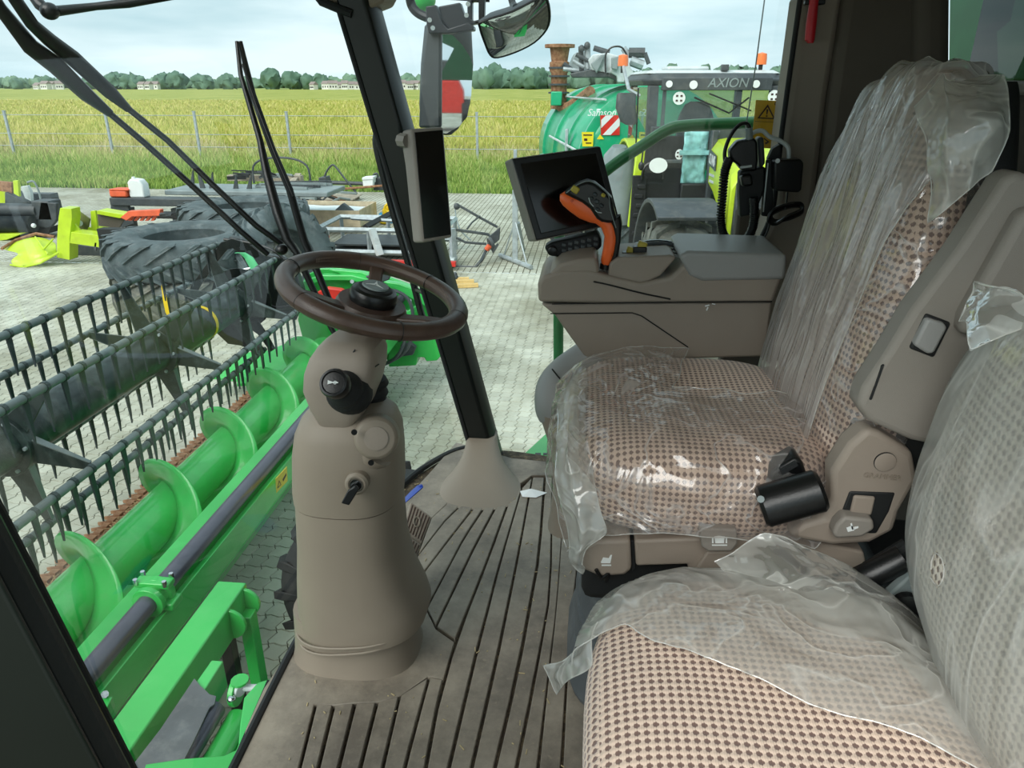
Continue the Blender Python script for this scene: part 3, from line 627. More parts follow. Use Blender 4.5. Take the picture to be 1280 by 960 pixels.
# green rails outside right
t=thing('green_grab_rail','bent green tubular grab rail outside the side window','rail',P(762,210,y=2.62))
mk('rail_tube',tube(smoothline([P(700,262,y=2.62),P(762,210,y=2.62),P(800,184,y=2.62),P(835,162,y=2.62),P(860,157,y=2.62),P(900,155,y=2.62),P(970,152,y=2.62)]),.0195,14),M['green_rail'],t)
mk('rail_post',tube([P(700,262,y=2.62),P(698,400,y=2.62),P(698,520,y=2.62),P(699,600,y=2.62)],.0195,14),M['green_rail'],t)
st=thing('platform_step','light green perforated step plate below the side window','step',P(680,566,z=1.72))
mk('step_plate',prism([P(u,v,z=1.74) for u,v in ((646,575),(682,542),(760,520),(800,600),(690,590))],(0,0,-.02)),M['green_in'],st,bev=.004)
for u,v in ((672,567),(674,573),(682,567),(684,573)): mk('anti_slip_hole',prism([P(u-3,v-1,z=1.7415),P(u+4,v-1,z=1.7415),P(u+4,v+1.5,z=1.7415),P(u-3,v+1.5,z=1.7415)],(0,0,-.002)),M['blk'],st)
mk('bolt',cyl(P(679,581,z=1.74),P(679,581,z=1.755),.012,8),M['blk'],st)
o=mk('antenna_wire',tube([P(957,-10,y=2.5),P(945,80,y=2.5),P(932,160,y=2.5)],.0022,5),M['gry']); tag(o,'thin whip antenna standing outside the side window','antenna')
def tyre(name,label,c,axis,ro,ri,wd,mat,nl,parent=None,lugh=.05,tilt=None,cat='tyre',rim=None,skew=.22,group=None):
    t=thing(name,label,cat,(c[0],c[1],c[2]-(ro if abs(V(axis).normalized().z)<.5 else wd/2)),group) if parent is None else parent
    ax=V(axis).normalized(); h=wd/2; rs=ro-lugh
    prof=[(ri,-h*.75),(ri+.04,-h*.95),(ri+(rs-ri)*.5,-h*1.05),(rs-.06,-h*.98),(rs,-h*.78),(rs+.012,0),(rs,h*.78),(rs-.06,h*.98),(ri+(rs-ri)*.5,h*1.05),(ri+.04,h*.95),(ri,h*.75),(ri+.05,0)]
    g=lathe(prof+[prof[0]],c,ax,48,caps=False); mk('carcass' if parent is None else 'tyre',g,mat,t,ang=50)
    q=V((0,0,1)).rotation_difference(ax).to_matrix(); cc_=V(c)
    def pt(r_,a,z): return cc_+q@V((r_*math.cos(a),r_*math.sin(a),z))
    def lug(k,s):
        a0=2*PI*(k+(.5 if s<0 else 0))/nl; vs=[]
        for (z,da,w_) in ((.02*s,0,.42),(h*.5*s,skew*.45,.40),(h*.98*s,skew,.5)):
            for rr_ in (rs-.02,ro-.006 if abs(z)<h*.9 else ro-.03):
                for sg in (-1,1):
                    ww=(PI/nl)*w_*(1.25 if rr_<rs else .85); vs.append(pt(rr_,a0+da+sg*ww*.5*1.0,z))
        # shoulder drop
        for sg in (-1,1): vs.append(pt(rs-.14,a0+skew*1.05+sg*(PI/nl)*.2,h*1.04*s))
        f=[(0,1,3,2),(2,3,7,6),(6,7,11,10),(0,2,6,4),(4,6,10,8),(1,5,7,3),(5,9,11,7),(10,11,13,12),(8,10,12),(9,13,11)]
        return vs,f
    [mk('tread_lug',lug(k,s),mat,t,smooth=False) for k in range(nl) for s in (-1,1)]
    return t
# ================================================================ GRAIN HEADER
Y0,Y1=.2,7.2
hd=thing('grain_header','wide bright green cutting header stretching away beside the cab','header',(-2.2,3,0))
def yprism(xz,name,mat,y0=Y0,y1=Y1,par=None,bev=.004,**k): return mk(name,prism([(x,y0,z) for x,z in xz],(0,y1-y0,0)),mat,par or hd,bev=bev,**k)
yprism([(-1.90,.84),(-1.87,.84),(-1.86,.70),(-1.93,.62),(-1.96,.60),(-2.12,.31),(-2.16,.30),(-2.16,.33),(-1.99,.62),(-1.95,.70)],'back_panel',M['green'])
yprism([(-1.99,.875),(-2.07,.90),(-2.08,.86),(-2.00,.70),(-1.95,.70)],'top_flange',M['green'])
mk('crease_bead',tube([V((-1.872,Y0,.69)),V((-1.872,Y1,.69))],.012,8),M['green'],hd)
mk('torque_tube',tube([V((-1.93,Y0,.905)),V((-1.93,Y1,.905))],.046,20),M['gun'],hd)
# trough
tr=[(-2.1,.8)]+[(-2.75+.42*math.cos(a),.47+.42*math.sin(a)) for a in [R(k) for k in (0,-20,-40,-60,-80,-100)]]+[(-3.0,.10),(-3.24,.12)]
yprism(tr+[(x,z-.02) for x,z in tr[::-1]],'auger_trough',M['green_in'],ang=60)
yprism([(-3.22,.10),(-3.22,.135),(-3.27,.145),(-3.27,.10)],'wear_strip',M['galv'])
yprism([(-3.275,.10),(-3.275,.165),(-3.315,.165),(-3.325,.10)],'knife_back',M['rust'])
yprism([(-3.325,.09),(-3.325,.125),(-3.38,.12),(-3.38,.09)],'knife_bar',M['rust'])
kg=mk('knife_guard',G(prism([(-3.37,1.0,.12),(-3.37,1.045,.12),(-3.52,1.028,.10),(-3.52,1.018,.10)],(0,0,-.025)),box((-3.40,1.02,.125),(.05,.05,.03))),M['rust'],hd)
for k in range(1,80):
    c=kg.copy(); COL.objects.link(c); c.parent=hd; c.location=(0,k*.078,0)
ks=random.Random(8); gs=[]
for i in range(700):
    y=ks.uniform(1.5,7); x=ks.uniform(-3.36,-3.26); l=ks.uniform(.02,.06); gs.append(box((x,y,.172 if x>-3.32 else .128),(l,.006,.004),rz(ks.uniform(0,PI))))
mk('dry_stalks',G(*gs),pm('dry_stalk','#a98b63',.9,var=.3),hd,kind='stuff')
# clamp on the torque tube
ck=base('saddle_clamp'); ck.parent=hd; ck.name='saddle_clamp'; ORG[ck.name]=ORG[hd.name]
mk('clamp_body',lathe([(.05,-.05),(.075,-.05),(.075,-.02),(.062,-.015),(.062,.02),(.078,.025),(.078,.06),(.05,.06)],(-1.93,2.53,.905),(0,1,0),20),M['green'],ck,bev=.003)
mk('clamp_cap',box((-1.93,2.56,.965),(.17,.06,.03)),M['green'],ck,bev=.006); mk('clamp_foot',box((-1.93,2.56,.86),(.19,.09,.04)),M['green'],ck,bev=.008)
for sx in (-1,1):
    for sy in (-1,1): mk('bolt',cyl(V((-1.93+sx*.07,2.56+sy*.03,.97)),V((-1.93+sx*.07,2.56+sy*.03,1.0)),.011,6),M['chrome'],ck)
mk('second_clamp',G(lathe([(.05,-.03),(.07,-.03),(.07,.03),(.05,.03)],(-1.93,5.1,.905),(0,1,0),16),box((-1.93,5.1,.96),(.15,.06,.03))),M['green'],hd)
mk('lug',prism([P(109,893,z=.95),P(120,873,z=.95),P(141,870,z=.95),P(131,890,z=.95)],(0,0,-.05)),M['green'],hd,bev=.004); mk('lug_bolt',cyl(P(131,868,z=.95),P(131,868,z=.975),.014,8),M['chrome'],hd)
# warning decal on the panel
dc=[PLN(u,v,(-1.93,3,.60),V((.9,0,-.45)).normalized()) for u,v in ((342,597),(356,582),(357,600),(343,615))]
nn=(dc[1]-dc[0]).cross(dc[3]-dc[0]).normalized(); nn=nn if nn.dot(V((0,0,3.1))-dc[0])>0 else -nn
mk('warning_decal',prism([p+nn*.012 for p in dc],nn*.002),M['stickerb'],hd,bev=0); a,b,c_,d=[p+nn*.0145 for p in dc]
q=lambda s,t:(a.lerp(b,s)).lerp(d.lerp(c_,s),t)
mk('decal_triangle',prism([q(.08,.75),q(.42,.75),q(.25,.3)],nn*.001),M['stink'],hd); mk('decal_triangle_inner',prism([q(.15,.68),q(.35,.68),q(.25,.42)],nn*.0016),M['stickerb'],hd); mk('decal_symbol',prism([q(.55,.5),q(.9,.35),q(.9,.5),q(.6,.7)],nn*.001),M['stink'],hd)
# right end divider
def yp(px,y,name,mat,th=.06,bev=.01,par=None,**k): return mk(name,prism([P(u,v,y=y) for u,v in px],(0,th,0)),M[mat],par or hd,bev=bev,**k)
yp([(372,400),(380,345),(400,336),(440,334),(480,345),(500,352),(520,360),(540,372),(548,382),(552,400),(556,425),(556,440),(546,450),(533,451),(530,446),(522,446),(520,456),(486,457),(480,440),(440,470),(390,470)],7.3,'end_panel','green')
yp([(484,420),(500,425),(528,424),(554,420),(556,440),(546,451),(533,452),(530,447),(522,447),(520,457),(486,459)],7.1,'lower_cover','green',.2)
yp([(378,352),(402,344),(440,344),(470,352),(462,358),(438,351),(404,351),(382,358)],7.15,'arched_rib','green_in',.1)
yp([(410,337),(452,340),(478,352),(440,348)],7.2,'shield_lip','green_in',.08)
yp([(478,352),(500,355),(535,368),(552,392),(556,415),(545,412),(535,385),(505,368)],7.12,'outer_rim','green_in',.1)
yp([(395,366),(408,360),(425,362),(443,372),(437,376),(415,376),(398,376)],6.95,'red_lever','redp',.08)
yp([(408,374),(420,376),(418,384),(406,384)],6.9,'red_lever_end','drk',.08)
yp([(500,432),(512,428),(520,434),(516,444),(502,446)],7.0,'gear_guard','drk',.06)
yp([(418,386),(440,374),(444,378),(422,391)],6.9,'strap','green_in',.08)
mk('drive_shaft',cyl(P(488,392,y=7.0),P(502,372,y=7.25),.045,14),M['gun'],hd)
for i,(u,v) in enumerate(((476,367),(493,370),(512,376),(470,384),(508,390),(440,352))): mk('bolt',cyl(P(u,v,y=7.08),P(u,v,y=7.3),.022,6),M['galv'],hd)
yp([(500,395),(520,382),(524,386),(506,400)],7.0,'bracket','green_in',.06); yp([(488,402),(530,400),(530,404),(490,408)],7.05,'bracket','green_in',.06)
mk('hydraulic_hose',tube(smoothline([P(462,372,y=6.95),P(470,365,y=6.95),P(485,362,y=6.95),P(504,368,y=6.95),P(514,382,y=6.95),P(516,405,y=6.95),P(512,430,y=6.9),P(500,445,y=6.9),P(480,455,y=6.9)],5),.018,8),M['drk'],hd)
mk('hydraulic_hose',tube(smoothline([P(508,420,y=6.9),P(500,440,y=6.85),P(488,452,y=6.85),P(472,458,y=6.85)],5),.018,8),M['drk'],hd)
yp([(474,340),(480,334),(490,338),(486,350),(470,356),(456,346)],6.8,'hose_holder','drk',.05)
# sloping floor of the divider seen under the reel
mk('divider_slope',prism([P(258,470,z=.25),P(300,441,z=.32),P(335,438,z=.4),P(380,420,z=.5),P(400,470,z=.25),P(300,475,z=.2)],(0,0,-.03)),M['green_in'],hd,bev=.005)
mk('divider_plate',prism([P(300,466,z=.25),P(358,462,z=.3),P(350,475,z=.2),P(296,480,z=.2)],(0,0,-.03)),M['green'],hd)
# frame between header and cab: feeder beams
fh=thing('feeder_frame','bright green box beams and grey roller of the feeder frame close below the windscreen','machine frame',(-1.4,1.5,1.0))
def zp(px,z,name,mat,th,bev=.004,**k): return mk(name,prism([P(u,v,z=z) for u,v in px],(0,0,-th)),M[mat],fh,bev=bev,**k)
a=P(271,728,z=1.2); b=P(308,728,z=1.2)
mk('main_beam',prism([V((a.x,.6,1.2)),V((b.x,.6,1.2)),V((b.x,b.y,1.2)),V((a.x,b.y,1.2))],(0,0,-.15)),M['green'],fh,bev=.006)
for yy in (2.16,2.29): mk('end_lug',lathe([(.07,-.008),(.07,.008)],(b.x-.01,yy,1.12),(0,1,0),16),M['green'],fh,bev=.003)
mk('upright',box((b.x+.02,2.25,.75),(.05,.06,.7)),M['green'],fh,bev=.004); mk('upright',box((b.x-.07,2.22,.55),(.05,.05,.9)),M['blkgreen'],fh,bev=.004)
a2=P(263,827,z=1.2); b2_=P(279,826,z=1.2)
mk('second_beam',prism([V((a2.x-.04,.6,1.2)),V((b2_.x,.6,1.2)),V((b2_.x,b2_.y,1.2)),V((a2.x,b2_.y,1.2))],(0,0,-.12)),M['green_in'],fh,bev=.004)
jag=[(243,848),(250,857),(256,862),(262,868),(270,870),(268,880),(262,884),(252,905),(240,930),(222,965),(150,975),(166,956),(200,912)]
mk('grey_plate',prism([P(u,v,z=1.207) for u,v in jag],(0,0,-.006)),M['greyplate'],fh)
r0=P(268,883,z=1.17); mk('rubber_roller',tube([V((r0.x,r0.y,1.16)),V((r0.x,.6,1.16))],.036,16),M['gun'],fh)
mk('side_tube',tube([V((r0.x+.07,r0.y+.02,1.10)),V((r0.x+.07,.6,1.10))],.045,16),M['green'],fh)
mk('side_rail',box((r0.x+.125,r0.y-.45,1.06),(.012,1.0,.10)),M['green_in'],fh); 
for k in range(3): mk('bolt',cyl(V((r0.x+.13,r0.y-.07-k*.13,1.06)),V((r0.x+.145,r0.y-.07-k*.13,1.06)),.012,8),M['chrome'],fh)
ek=V((r0.x+.07,r0.y+.06,1.18)); mk('pivot_ear',lathe([(.05,-.01),(.05,.01)],ek+V((-.02,0,0)),(1,0,0),14),M['green'],fh,bev=.003)
mk('link_pin',cyl(ek+V((-.03,0,.015)),ek+V((.10,.01,.02)),.012,10),M['lgry'],fh); mk('pin_ring',lathe([(.024,-.008),(.024,.008)],ek+V((.0,-.01,.02)),(.9,-.4,0),14),M['lgry'],fh,bev=.003); mk('pin_cap',lathe([(.03,-.004),(.03,.004)],ek+V((.0,.0,.05)),(0,0,1),12),M['green'],fh)
mk('latch_bolt',ell(ek+V((-.01,-.05,.02)),(.014,.014,.01)),M['chrome'],fh)
gp_=thing('platform_fender','green curved fender plate with a serrated edge hugging the floor mat edge','fender',(-.75,.9,1.5))
mk('fender_plate',prism([P(u,v,z=1.62) for u,v in ((338,848),(322,853),(305,872),(300,905),(298,930),(285,960),(270,1000),(330,1000),(345,960))],(0,0,-.02)),M['green_in'],gp_,bev=.003)
mk('fender_front',prism([P(u,v,z=1.5) for u,v in ((182,955),(230,948),(280,944),(300,935),(290,1000),(170,1000))],(0,0,-.02)),M['green'],gp_,bev=.003)
gs=[]
A_=P(336,852,z=1.626);B_=P(288,965,z=1.626)
for i in range(46):
    p=A_.lerp(B_,i/45); gs.append(box(p,(.010,.004,.008)))
mk('serrated_edge',G(*gs),M['blkm'],gp_,kind='stuff')
# auger
ag=thing('header_auger','bright green auger screw lying in the header trough','auger',(-2.75,3.5,.45))
mk('auger_tube',lathe([(.155,0),(.155,Y1-.6)],(-2.75,.5,.45),(0,1,0),40),M['green_in'],ag)
def helix(u,v):
    th=u*2*PI*7.8-2*PI*1.4; r_=.15+v*.185; return V((-2.75+r_*math.cos(th),2.92+.86*th/(2*PI),.45+r_*math.sin(th)))
mk('auger_flight',grid(helix,330,5),M['green_in'],ag,solid=.008,ang=60)
# reel
rl=thing('header_reel','dark grey pickup reel with six rows of hanging tines above the auger','reel',(-3.33,3.5,1.17))
A0=R(30.2); RC=V((-3.33,0,1.17)); pv=V((math.sin(A0),0,-math.cos(A0))); vv=V((-math.cos(A0),0,-math.sin(A0)))
mk('reel_tube',lathe([(.15,0),(.15,6.1)],RC+V((0,.6,0)),(0,1,0),28),M['reel'],rl)
mk('yellow_band',lathe([(.152,-.02),(.155,-.02),(.155,.02),(.152,.02)],RC+V((0,5.75,0)),(0,1,0),28,caps=False),M['yellow'],rl)
mk('end_disc',lathe([(.02,0),(.30,0),(.30,.012),(.02,.012)],RC+V((0,6.55,0)),(0,1,0),24),M['blkgreen'],rl)
tv=[(-.016,0),(.016,0),(.013,-.06),(.008,-.16),(-.004,-.25),(-.012,-.275),(-.010,-.25),(-.010,-.14),(-.014,-.06)]
# tine: faces the y direction (seen broad side on), tapers downwards
def tine_geo(): return prism([(-.012,y,z) for y,z in [(-.021,-.01),(.021,-.01),(.017,-.09),(.010,-.19),(-.006,-.275),(-.009,-.275),(-.012,-.17),(-.018,-.08)]],(.012,0,0))
first=None; angs=[137,77,17,-43,-103,-165]; bars=[]
for bi,ph in enumerate(angs):
    c=RC+.55*(math.sin(R(ph))*pv+math.cos(R(ph))*vv); ye=6.56; bars.append(c)
    o=mk('tine_bar',tube([V((c.x,.8,c.z)),V((c.x,ye,c.z))],.0255,12),M['reelbar'],rl)
    n_=int((ye-1.0)/.155)
    if first is None:
        for k in range(n_):
            y=ye-.06-k*.155; col_=[]
            if k==0:
                g1=mk('tine',xf(tine_geo(),None,(c.x,y,c.z)),M['tine'],o,bev=0); g2=mk('tine_collar',lathe([(.031,-.012),(.031,.012)],(c.x,y,c.z),(0,1,0),10),M['reel'],o)
                first=(g1,g2,c,y)
            else:
                for g_ in first[:2]:
                    q=g_.copy(); COL.objects.link(q); q.parent=o; q.location=(0,y-first[3],0)
    else:
        for k in range(n_):
            y=ye-.06-k*.155
            for gi,g_ in enumerate(first[:2]):
                q=g_.copy(); COL.objects.link(q); q.parent=o; q.location=(c.x-first[2].x,y-first[3],c.z-first[2].z)
                if gi==0: q.rotation_euler=(0,0,0)
# spiders
for sy,pl in ((1.4,0),(3.42,0),(5.02,0),(6.35,1)):
    hub=mk('spider_hub',lathe([(.15,-.03),(.2,-.03),(.2,.03),(.15,.03)],RC+V((0,sy,0)),(0,1,0),24),M['reel'],rl,bev=.004)
    for c in bars:
        d=V((c.x-RC.x,0,c.z-RC.z)); L_=d.length; d/=L_; n_=V((-d.z,0,d.x)); o_=RC+V((0,sy,0))
        w1,w2=(.075,.022)
        mk('spider_arm',prism([o_+d*.17+n_*w1,o_+d*.17-n_*w1,o_+d*(L_-.01)-n_*w2,o_+d*(L_-.01)+n_*w2],(0,.012,0)),M['reel'],rl,bev=.002)
        mk('arm_flange',prism([o_+d*.17+n_*w1,o_+d*.17+n_*w1+V((0,.05,0)),o_+d*(L_-.02)+n_*w2+V((0,.02,0)),o_+d*(L_-.02)+n_*w2],n_*.006),M['reelbar'],rl)
    for k in range(6):
        a=2*PI*k/6; mk('hub_bolt',cyl(RC+V((.175*math.cos(a),sy-.045,.175*math.sin(a))),RC+V((.175*math.cos(a),sy-.03,.175*math.sin(a))),.012,6),M['galv'],rl)
# curved eccentric plates at the end
for px,nm in (([(232,372),(240,355),(262,325),(276,303),(290,298),(302,302),(300,308),(284,312),(268,332),(252,355),(240,378)],'eccentric_plate'),([(262,408),(285,400),(300,408),(315,420),(330,436),(322,440),(300,432),(285,430)],'eccentric_plate'),([(300,402),(322,400),(334,418),(344,436),(338,440),(322,418)],'eccentric_plate'),([(315,378),(345,388),(372,396),(370,400),(340,398),(312,396)],'eccentric_plate')):
    mk(nm,prism([P(u,v,y=6.5) for u,v in px],(0,.015,0)),M['blkgreen'],rl,bev=.003)
# reel support arm
ra=thing('reel_support_arm','black reel lift arm with hoses at the far end of the header','arm',(-3.3,6.9,.9))
mk('arm_beam',prism([P(u,v,y=6.9) for u,v in ((286,296),(305,300),(330,318),(352,322),(372,345),(380,372),(368,400),(340,398),(312,392),(316,345),(300,318),(284,306))],(0,.1,0)),M['blkgreen'],ra,bev=.01)
mk('hose',tube(smoothline([P(280,299,y=6.85),P(310,303,y=6.85),P(340,312,y=6.85),P(362,330,y=6.85)],5),.016,8),M['blk'],ra)
mk('hose',tube(smoothline([P(330,378,y=6.8),P(345,385,y=6.8),P(365,383,y=6.8),P(395,380,y=6.8)],5),.02,8),M['blk'],ra)
mk('ram_rod',cyl(P(302,338,y=6.8),P(318,334,y=6.8),.016,8),M['chrome'],ra)
mk('green_spring_arm',loft([sring(P(u,v,y=6.6),r_,.02,10,3) for u,v,r_ in ((295,316,.012),(303,316,.03),(311,322,.045),(318,334,.05),(322,342,.04))]),pm('mint_green','#5fd08a',.4,var=.05),ra)
mk('yellow_strap',loft([[P(u-w_,v,y=5.9),P(u+w_,v,y=5.9),P(u+w_,v,y=5.93),P(u-w_,v,y=5.93)] for u,v,w_ in ((202,344,.6),(204,360,2.2),(206,374,2.6),(209,390,2.4),(211,395,2.0))]),M['yellow'],ra)
t=tyre('front_tyre','black front wheel of the harvester behind the steering column',(-.95,3.15,.62),(0,1,0),.62,.3,.5,M['rubber'],18)
mk('wheel_rim',lathe([(.30,-.2),(.26,-.15),(.20,-.05),(.1,-.02),(.1,.0)],(-.95,3.15,.62),(0,1,0),24),M['stickerb'],t)
uc=thing('axle_housing','dark underside axle housing hidden behind the steering column','machine part',(-1.5,4.2,.2))
mk('housing',box((-1.0,2.2,.5),(.4,1.2,.4)),M['blkgreen'],uc,bev=.03)
# ================================================================ YARD BEHIND THE HEADER
c1=(-5.95,10.25)
TL=['big tractor tyre lying flat, top of the nearer stack behind the reel','big tractor tyre lying under another, bottom of the nearer stack behind the reel','big tractor tyre lying flat on top of the farther stack','big tractor tyre at the bottom of the farther stack']
for i,(cx,cy,z,m,a) in enumerate(((c1[0],c1[1],.82,'tyre',0),(c1[0]+.03,c1[1],.27,'tyred',.2),(-6.2,12.8,.86,'tyre',.1),(-6.2,12.8,.29,'tyred',.3))):
    tyre('tractor_tyre',TL[i],(cx,cy,z),(0,0,1),1.16,.58,.54,M[m],20,lugh=.06,group='tractor tyres stacked in the yard',skew=.34)
tyre('tractor_tyre','big tractor tyre leaning upright against the nearer stack',(-4.5,10.4,.68),(.80,-.55,.35),.82,.42,.46,M['tyre'],18,lugh=.06,group='tractor tyres stacked in the yard',skew=.34)
# long grey toolbar
t=thing('folded_toolbar','long dark grey implement bar lying behind the stacked tyres','implement',(-8.3,15,0))
mk('main_beam',box((-7.9,14.6,.86),(4.0,.35,.16)),M['drk'],t,bev=.02); mk('top_tray',box((-7.2,15.6,.98),(3.6,1.2,.10)),M['gry'],t,bev=.02); mk('lower_beam',box((-7.9,14.7,.56),(4.1,.25,.12)),M['blkm'],t,bev=.02)
for x in (-9.7,-8.6,-7.2,-6.2): mk('support_leg',box((x,14.7,.35),(.18,.2,.72)),M['drk'],t,bev=.01)
for x,h,l in ((-8.6,.4,.1),(-8.35,.5,-.06),(-8.15,.35,.08),(-7.6,.3,.05),(-7.3,.32,.1)): mk('coulter_point',prism([(x-.05,15.4,1.02),(x+.06,15.4,1.02),(x+l,15.4,1.02+h)],(0,.05,0)),M['drk'],t)
mk('end_bracket',prism([(-9.9,14.5,.95),(-9.6,14.5,.95),(-9.5,14.5,.4),(-9.8,14.5,.3),(-10.0,14.5,.55)],(0,.1,0)),M['drk'],t,bev=.01)
mk('guard_hoop',tube(smoothline([(-7.9,17,.95),(-7.85,17,1.35),(-7.5,17,1.52),(-6.9,17,1.52),(-6.55,17,1.35),(-6.5,17,.95)]),.025,8),M['drk'],t)
for i in range(7): mk('loose_bar',box((-6.6+.05*i,15.5+.12*i,1.06+.02*(i%3)),(1.3,.05,.05),rz(.2*((i%3)-1))),M['drk' if i%2 else 'gry'],t)
t=thing('white_canister','white plastic canister standing on the grey implement bar','canister',(-9.3,14.6,.94))
mk('body',prism([(-9.48,14.5,.94),(-9.15,14.5,.94),(-9.15,14.5,1.2),(-9.22,14.5,1.3),(-9.4,14.5,1.32),(-9.48,14.5,1.25)],(0,.24,0)),M['white'],t,bev=.03,seg=3); mk('cap',cyl((-9.38,14.6,1.31),(-9.38,14.6,1.35),.035,10),M['white'],t)
t=thing('orange_crate','small orange plastic part beside the white canister','crate',(-9.72,14.6,.94)); mk('body',box((-9.7,14.6,1.02),(.38,.3,.14)),M['orangep'],t,bev=.03); mk('top_lip',box((-9.66,14.6,1.1),(.42,.32,.03)),M['orangep'],t,bev=.01)
t=thing('orange_tine_frame','orange painted tine frame lying behind the nearest tyre stack','frame',(-8.3,12.6,.3))
g=[P(u,v,y=12.2) for u,v in ((150,272),(160,264),(200,262),(200,270),(165,271),(158,276))]
mk('frame_rail',prism(g,(0,.12,0)),M['orangep'],t,bev=.01)
for k in range(5): mk('frame_bar',prism([P(168+k*7,264,y=12.3),P(172+k*7,264,y=12.3),P(164+k*7,276,y=12.3),P(160+k*7,276,y=12.3)],(0,.05,0)),M['orangep'],t)
mk('spring',tube([P(200+i*.35,268+2*math.sin(i*1.6),y=12.2)+V((0,.04*math.cos(i*1.6),0)) for i in range(44)],.01,5),M['drk'],t)
mk('frame_foot',box((-8.2,12.4,.35),(1.2,.2,.7)),M['blkm'],t)
# lime frame
t=thing('lime_mounting_frame','bright lime green steel mounting frame standing on the paving','frame',(-9.2,12.6,0))
def lp(px,y,nm,th=.05,m='lime',b=.006): mk(nm,prism([P(u,v,y=y) for u,v in px],(0,th,0)),M[m],t,bev=b)
lp([(75,260),(89,261),(90,272),(87,298),(87,325),(71,322),(71,300),(73,272)],12.4,'side_plate',.25)
lp([(89,290),(136,296),(136,311),(87,304)],12.3,'cross_beam',.3)
lp([(110,284),(136,287),(136,296),(108,294)],12.9,'rear_beam',.2)
lp([(122,263),(158,269),(150,273),(118,267)],13.3,'top_rail',.3)
lp([(118,266),(156,273),(146,290),(118,286)],13.4,'brown_panel',.04,'trim_dk')
lp([(89,274),(104,294),(90,293)],12.5,'gusset'); lp([(91,259),(112,274),(108,294),(100,290),(90,276)],12.9,'inner_plate',.04,'verge')
lp([(113,264),(119,263),(122,288),(114,289)],12.8,'hook_plate'); mk('round_hub',cyl(P(99,279,y=12.7),P(99,279,y=12.85),.06,14),M['lgry'],t)
lp([(118,303),(121,303),(120,314),(117,312)],12.3,'pin',.03,'drk'); lp([(128,310),(131,310),(134,322),(131,322)],12.3,'leg',.03)
lp([(90,305),(134,311),(134,322),(90,325)],13.2,'dark_underframe',.3,'drk')
t=thing('lime_deflector_shell','crumpled lime green deflector shell lying on the paving at the far left','panel',P(38,328,z=0))
sh=[[P(4,308,y=12.6),P(24,300,y=12.7),P(44,294,y=12.8),P(60,298,y=12.8),P(70,304,y=12.7)],[P(2,313,y=12.4),P(20,312,y=12.4),P(40,310,y=12.4),P(58,308,y=12.5),P(71,307,y=12.6)],[P(30,316,y=12.3),P(33,320,y=12.3),P(45,320,y=12.2),P(58,318,y=12.3),P(71,312,y=12.5)],[P(11,324,y=12.3),P(25,327,y=12.3),P(42,326,y=12.2),P(58,322,y=12.3),P(72,316,y=12.5)],[P(15,332,y=12.2),P(28,333,y=12.2),P(44,331,y=12.2),P(58,326,y=12.2),P(72,318,y=12.4)]]
mk('shell',loft(sh,caps=False,closed=False),M['lime'],t,solid=.02,sub=2)
mk('rusty_lip',tube([P(2,311,y=12.35),P(20,300,y=12.7),P(45,292,y=12.8),P(68,296,y=12.8)],.03,6),M['rust'],t)
mk('strut',tube([P(54,312,y=12.25),P(66,299,y=12.5)],.02,6),M['lime'],t); mk('strut',tube([P(44,296,y=12.6),P(60,318,y=12.2)],.015,6),M['lime'],t)
mk('rim_strip',tube([P(13,331,y=12.15),P(30,334,y=12.15),P(50,329,y=12.15),P(73,316,y=12.35)],.02,6),M['lime'],t)
# grey machine with corrugated hose
t=thing('grey_drum_machine','dark grey machine with a ribbed hose drum at the far left of the yard','machine',(-12.5,15,0))
mk('upper_drum',cyl(P(-30,261,y=14.8),P(48,263,y=14.8),.14,16),M['drk'],t)
mk('ribbed_hose',tube([P(-20+i*.9,280,y=14.6) for i in range(70)],[.155+(.022 if i%2 else -.01) for i in range(70)],14),M['drk'],t,ang=20)
mk('end_box',box(P(60,262,y=14.9),(.42,.4,.42)),M['drk'],t,bev=.03); mk('end_plate',prism([P(50,252,y=14.7),P(70,254,y=14.7),P(71,275,y=14.7),P(62,286,y=14.7),P(46,283,y=14.7)],(0,.1,0)),M['drk'],t,bev=.02)
mk('base_frame',prism([P(-20,288,y=14.7),P(40,290,y=14.7),P(64,283,y=14.7),P(60,292,y=14.7),P(-20,298,y=14.7)],(0,.6,0)),M['blkm'],t); mk('lime_foot',prism([P(-10,293,y=14.4),P(28,292,y=14.4),P(8,300,y=14.4),P(-10,302,y=14.4)],(0,.2,0)),M['lime'],t,bev=.01)
mk('support',box((-12.6,15,.3),(1.2,.3,.6)),M['blkm'],t); mk('white_knob',ell(P(42,282,y=14.5),(.05,.05,.05)),M['white'],t)
t=thing('rusty_lime_hitch','rusty lime green hitch frame with white flaking paint behind the drum machine','frame',(-15,18,0))
def lp(px,y,nm,th=.08,m='lime',b=.01): mk(nm,prism([P(u,v,y=y) for u,v in px],(0,th,0)),M[m],t,bev=b)
lp([(-10,226),(14,228),(15,244),(22,252),(14,252),(8,240),(-10,238)],17.5,'rusty_plate',.1,'rust'); lp([(-10,236),(6,238),(36,252),(36,262),(6,262),(-10,262)],17.8,'lime_side',.1,'lime'); lp([(26,233),(34,232),(38,240),(40,258),(36,260),(28,240)],17.6,'white_plate',.1,'lgry'); lp([(6,240),(34,254),(34,262),(6,262)],17.4,'dark_body',.5,'drk'); lp([(16,226),(22,225),(24,246),(17,242)],17.3,'lime_post')
mk('hose_loop',tube(smoothline([P(34,228,y=17.5),P(42,227,y=17.5),P(48,238,y=17.5),P(51,250,y=17.5)]),.025,6),M['gry'],t); mk('ground_foot',box((-14.6,18,.25),(1.5,.3,.5)),M['drk'],t)
